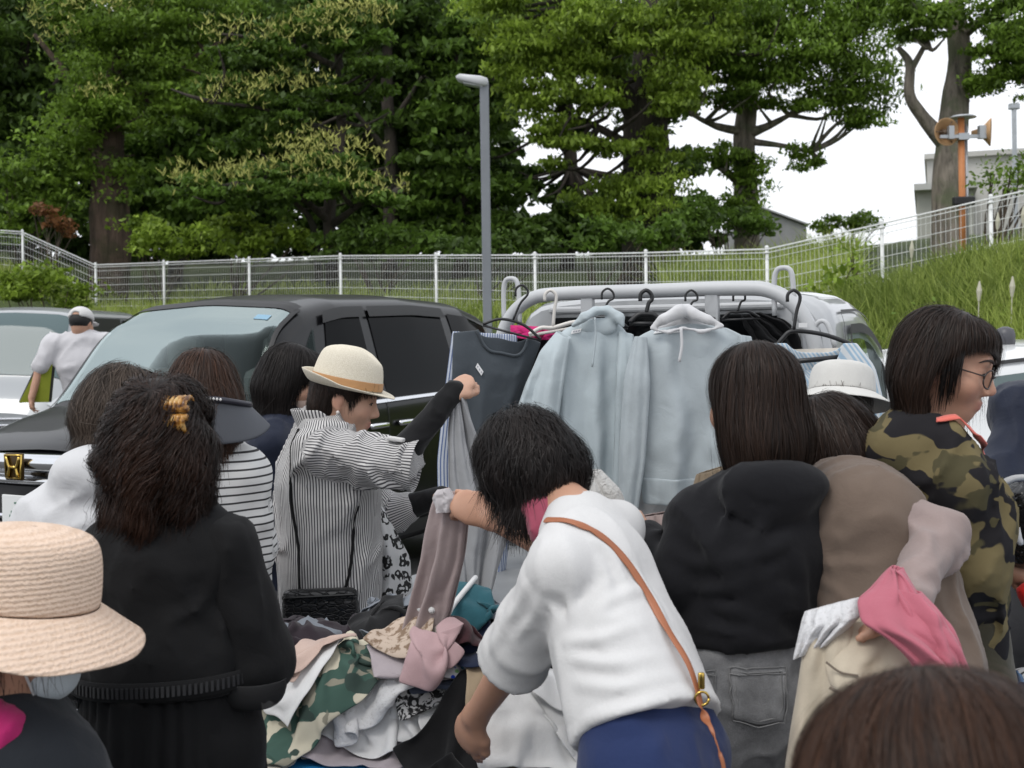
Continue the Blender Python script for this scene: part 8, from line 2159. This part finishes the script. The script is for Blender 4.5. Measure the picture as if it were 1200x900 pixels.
# drawstrings on the grey sweatshirt: lie on the heap
for lab, pts in (('longer white drawstring end lying on the grey sweatshirt', [(492, 752), (502, 735), (510, 722), (520, 706)]), ('shorter white drawstring end lying on the grey sweatshirt', [(506, 758), (520, 742), (532, 728), (558, 712)])):
    q = np.array([[*at(px, py, .80), 0] for px, py in pts]); q[:, 2] = [float(hp(np.array([x]), np.array([y]))[0][0]) + .012 for x, y in q[:, :2]]
    tag(MB().tube(spline(q, 16), .0075, 8).build('drawstring', W_, smooth=True), lab, 'drawstring', 'drawstrings on the heap')
# things on the right hand table
hp2 = Heap(1.13, 1.9, 2.48, 2.84, .70)
DEN = simple('blue_denim', (.06, .12, .22), .9, bump=.4, bscale=200, var=.35, vscale=14)
for k, (lab, cat, px, py, z, L, W, ang, m) in enumerate([('dark garment on the right table under the denim', 'garment', 1190, 780, .75, .5, .4, .2, K_), ('blue jeans folded at the right edge', 'jeans', 1200, 775, .80, .5, .36, .3, DEN), ('black and white striped top on the jeans at the right edge', 'top', 1200, 745, .85, .34, .26, .5, STR2)]):
    x, y = place(px, py, z); heap_garment(hp2, cat, lab, cat, max(x, 1.17), min(max(y, 2.56), 2.76), L, W, ang, m, 400 + k, .66, .05)
RED = fabric('red_cloth', (.60, .02, .015))
garment('held_garment', 'bright red garment at the right edge below the dark carrier bag', 'garment', [([(1188, 690), (1205, 680), (1230, 690), (1230, 720), (1200, 716)], 2.8, .04)], RED, HELD, .010, .012, 10, 41)
VIN = NT('dark_vinyl'); VIN.b.inputs['Base Color'].default_value = (.012, .012, .013, 1); VIN.b.inputs['Roughness'].default_value = .18; VIN.bump(VIN.noise(14, 3, .6, None, .8), .8, .03)
o, S = garment('carrier_bag', 'shiny black carrier bag full of clothes at the right edge', 'bag', [([(1165, 575), (1186, 560), (1212, 562), (1240, 575), (1245, 650), (1220, 672), (1175, 664), (1166, 620)], 2.85, .09, .05)], VIN.m, None, .010, .02, 9, 42)
for nm, pts, m in (('red_contents', [(1168, 606), (1184, 600), (1190, 622), (1176, 636)], fabric('dark_red_cloth', (.22, .02, .03))), ('white_contents', [(1184, 632), (1196, 612), (1204, 640), (1196, 648)], F_WHITE)):
    S = SDF(); S.u(polyprim(pts, 2.755, .025, .01)); S.d(vfold(.008, 16, 3)); solid(nm, S, .008, m, o)
mb = MB(); mb.tube(spline([P(1164, 578, 2.76), P(1172, 568, 2.76), P(1190, 560, 2.77), P(1212, 560, 2.78)], 14), .008, 6); mb.build('rim', simple('clear_rim', (.5, .5, .5), .2), o, smooth=True)
c = P(1170, 586, 2.752); MB().box(c, (.022, .003, .05), rotz(.1)).build('label_tag', simple('white_tag', (.7, .7, .7), .6), o)
# cardboard box and a pink cloth on the truck bed
o = thing('cardboard_box', 'tan cardboard box on the truck bed behind the black hoodie', 'box', (P(780, 740, 3.6)[0], 3.6, .65))
b0 = P(790, 720, 3.55); zc = (.65 + P(790, 690, 3.45)[2]) / 2
MB().box((b0[0], 3.65, zc), (.40, .30, (zc - .65) * 2), rotz(-.25), bev=.004).build('carton', simple('cardboard', (.50, .385, .24), .85, bump=.2, var=.06), o)
MB().box((b0[0], 3.65, zc * 2 - .65 + .004), (.05, .30, .003), rotz(-.25)).build('packing_tape', simple('tan_tape', (.45, .32, .16), .3), o)
hp3 = Heap(-.2, 1.0, 3.0, 3.5, .65)
heap_garment(hp3, 'scarf', 'pink and white patterned scarf on the truck bed below the box', 'scarf', P(800, 760, 3.15)[0], 3.2, .4, .3, .3, PNK, 500, .62, .05)
heap_garment(hp3, 'garment', 'grey garment on the truck bed behind the heap', 'garment', .05, 3.3, .5, .4, .3, GRY, 501, .62, .05)
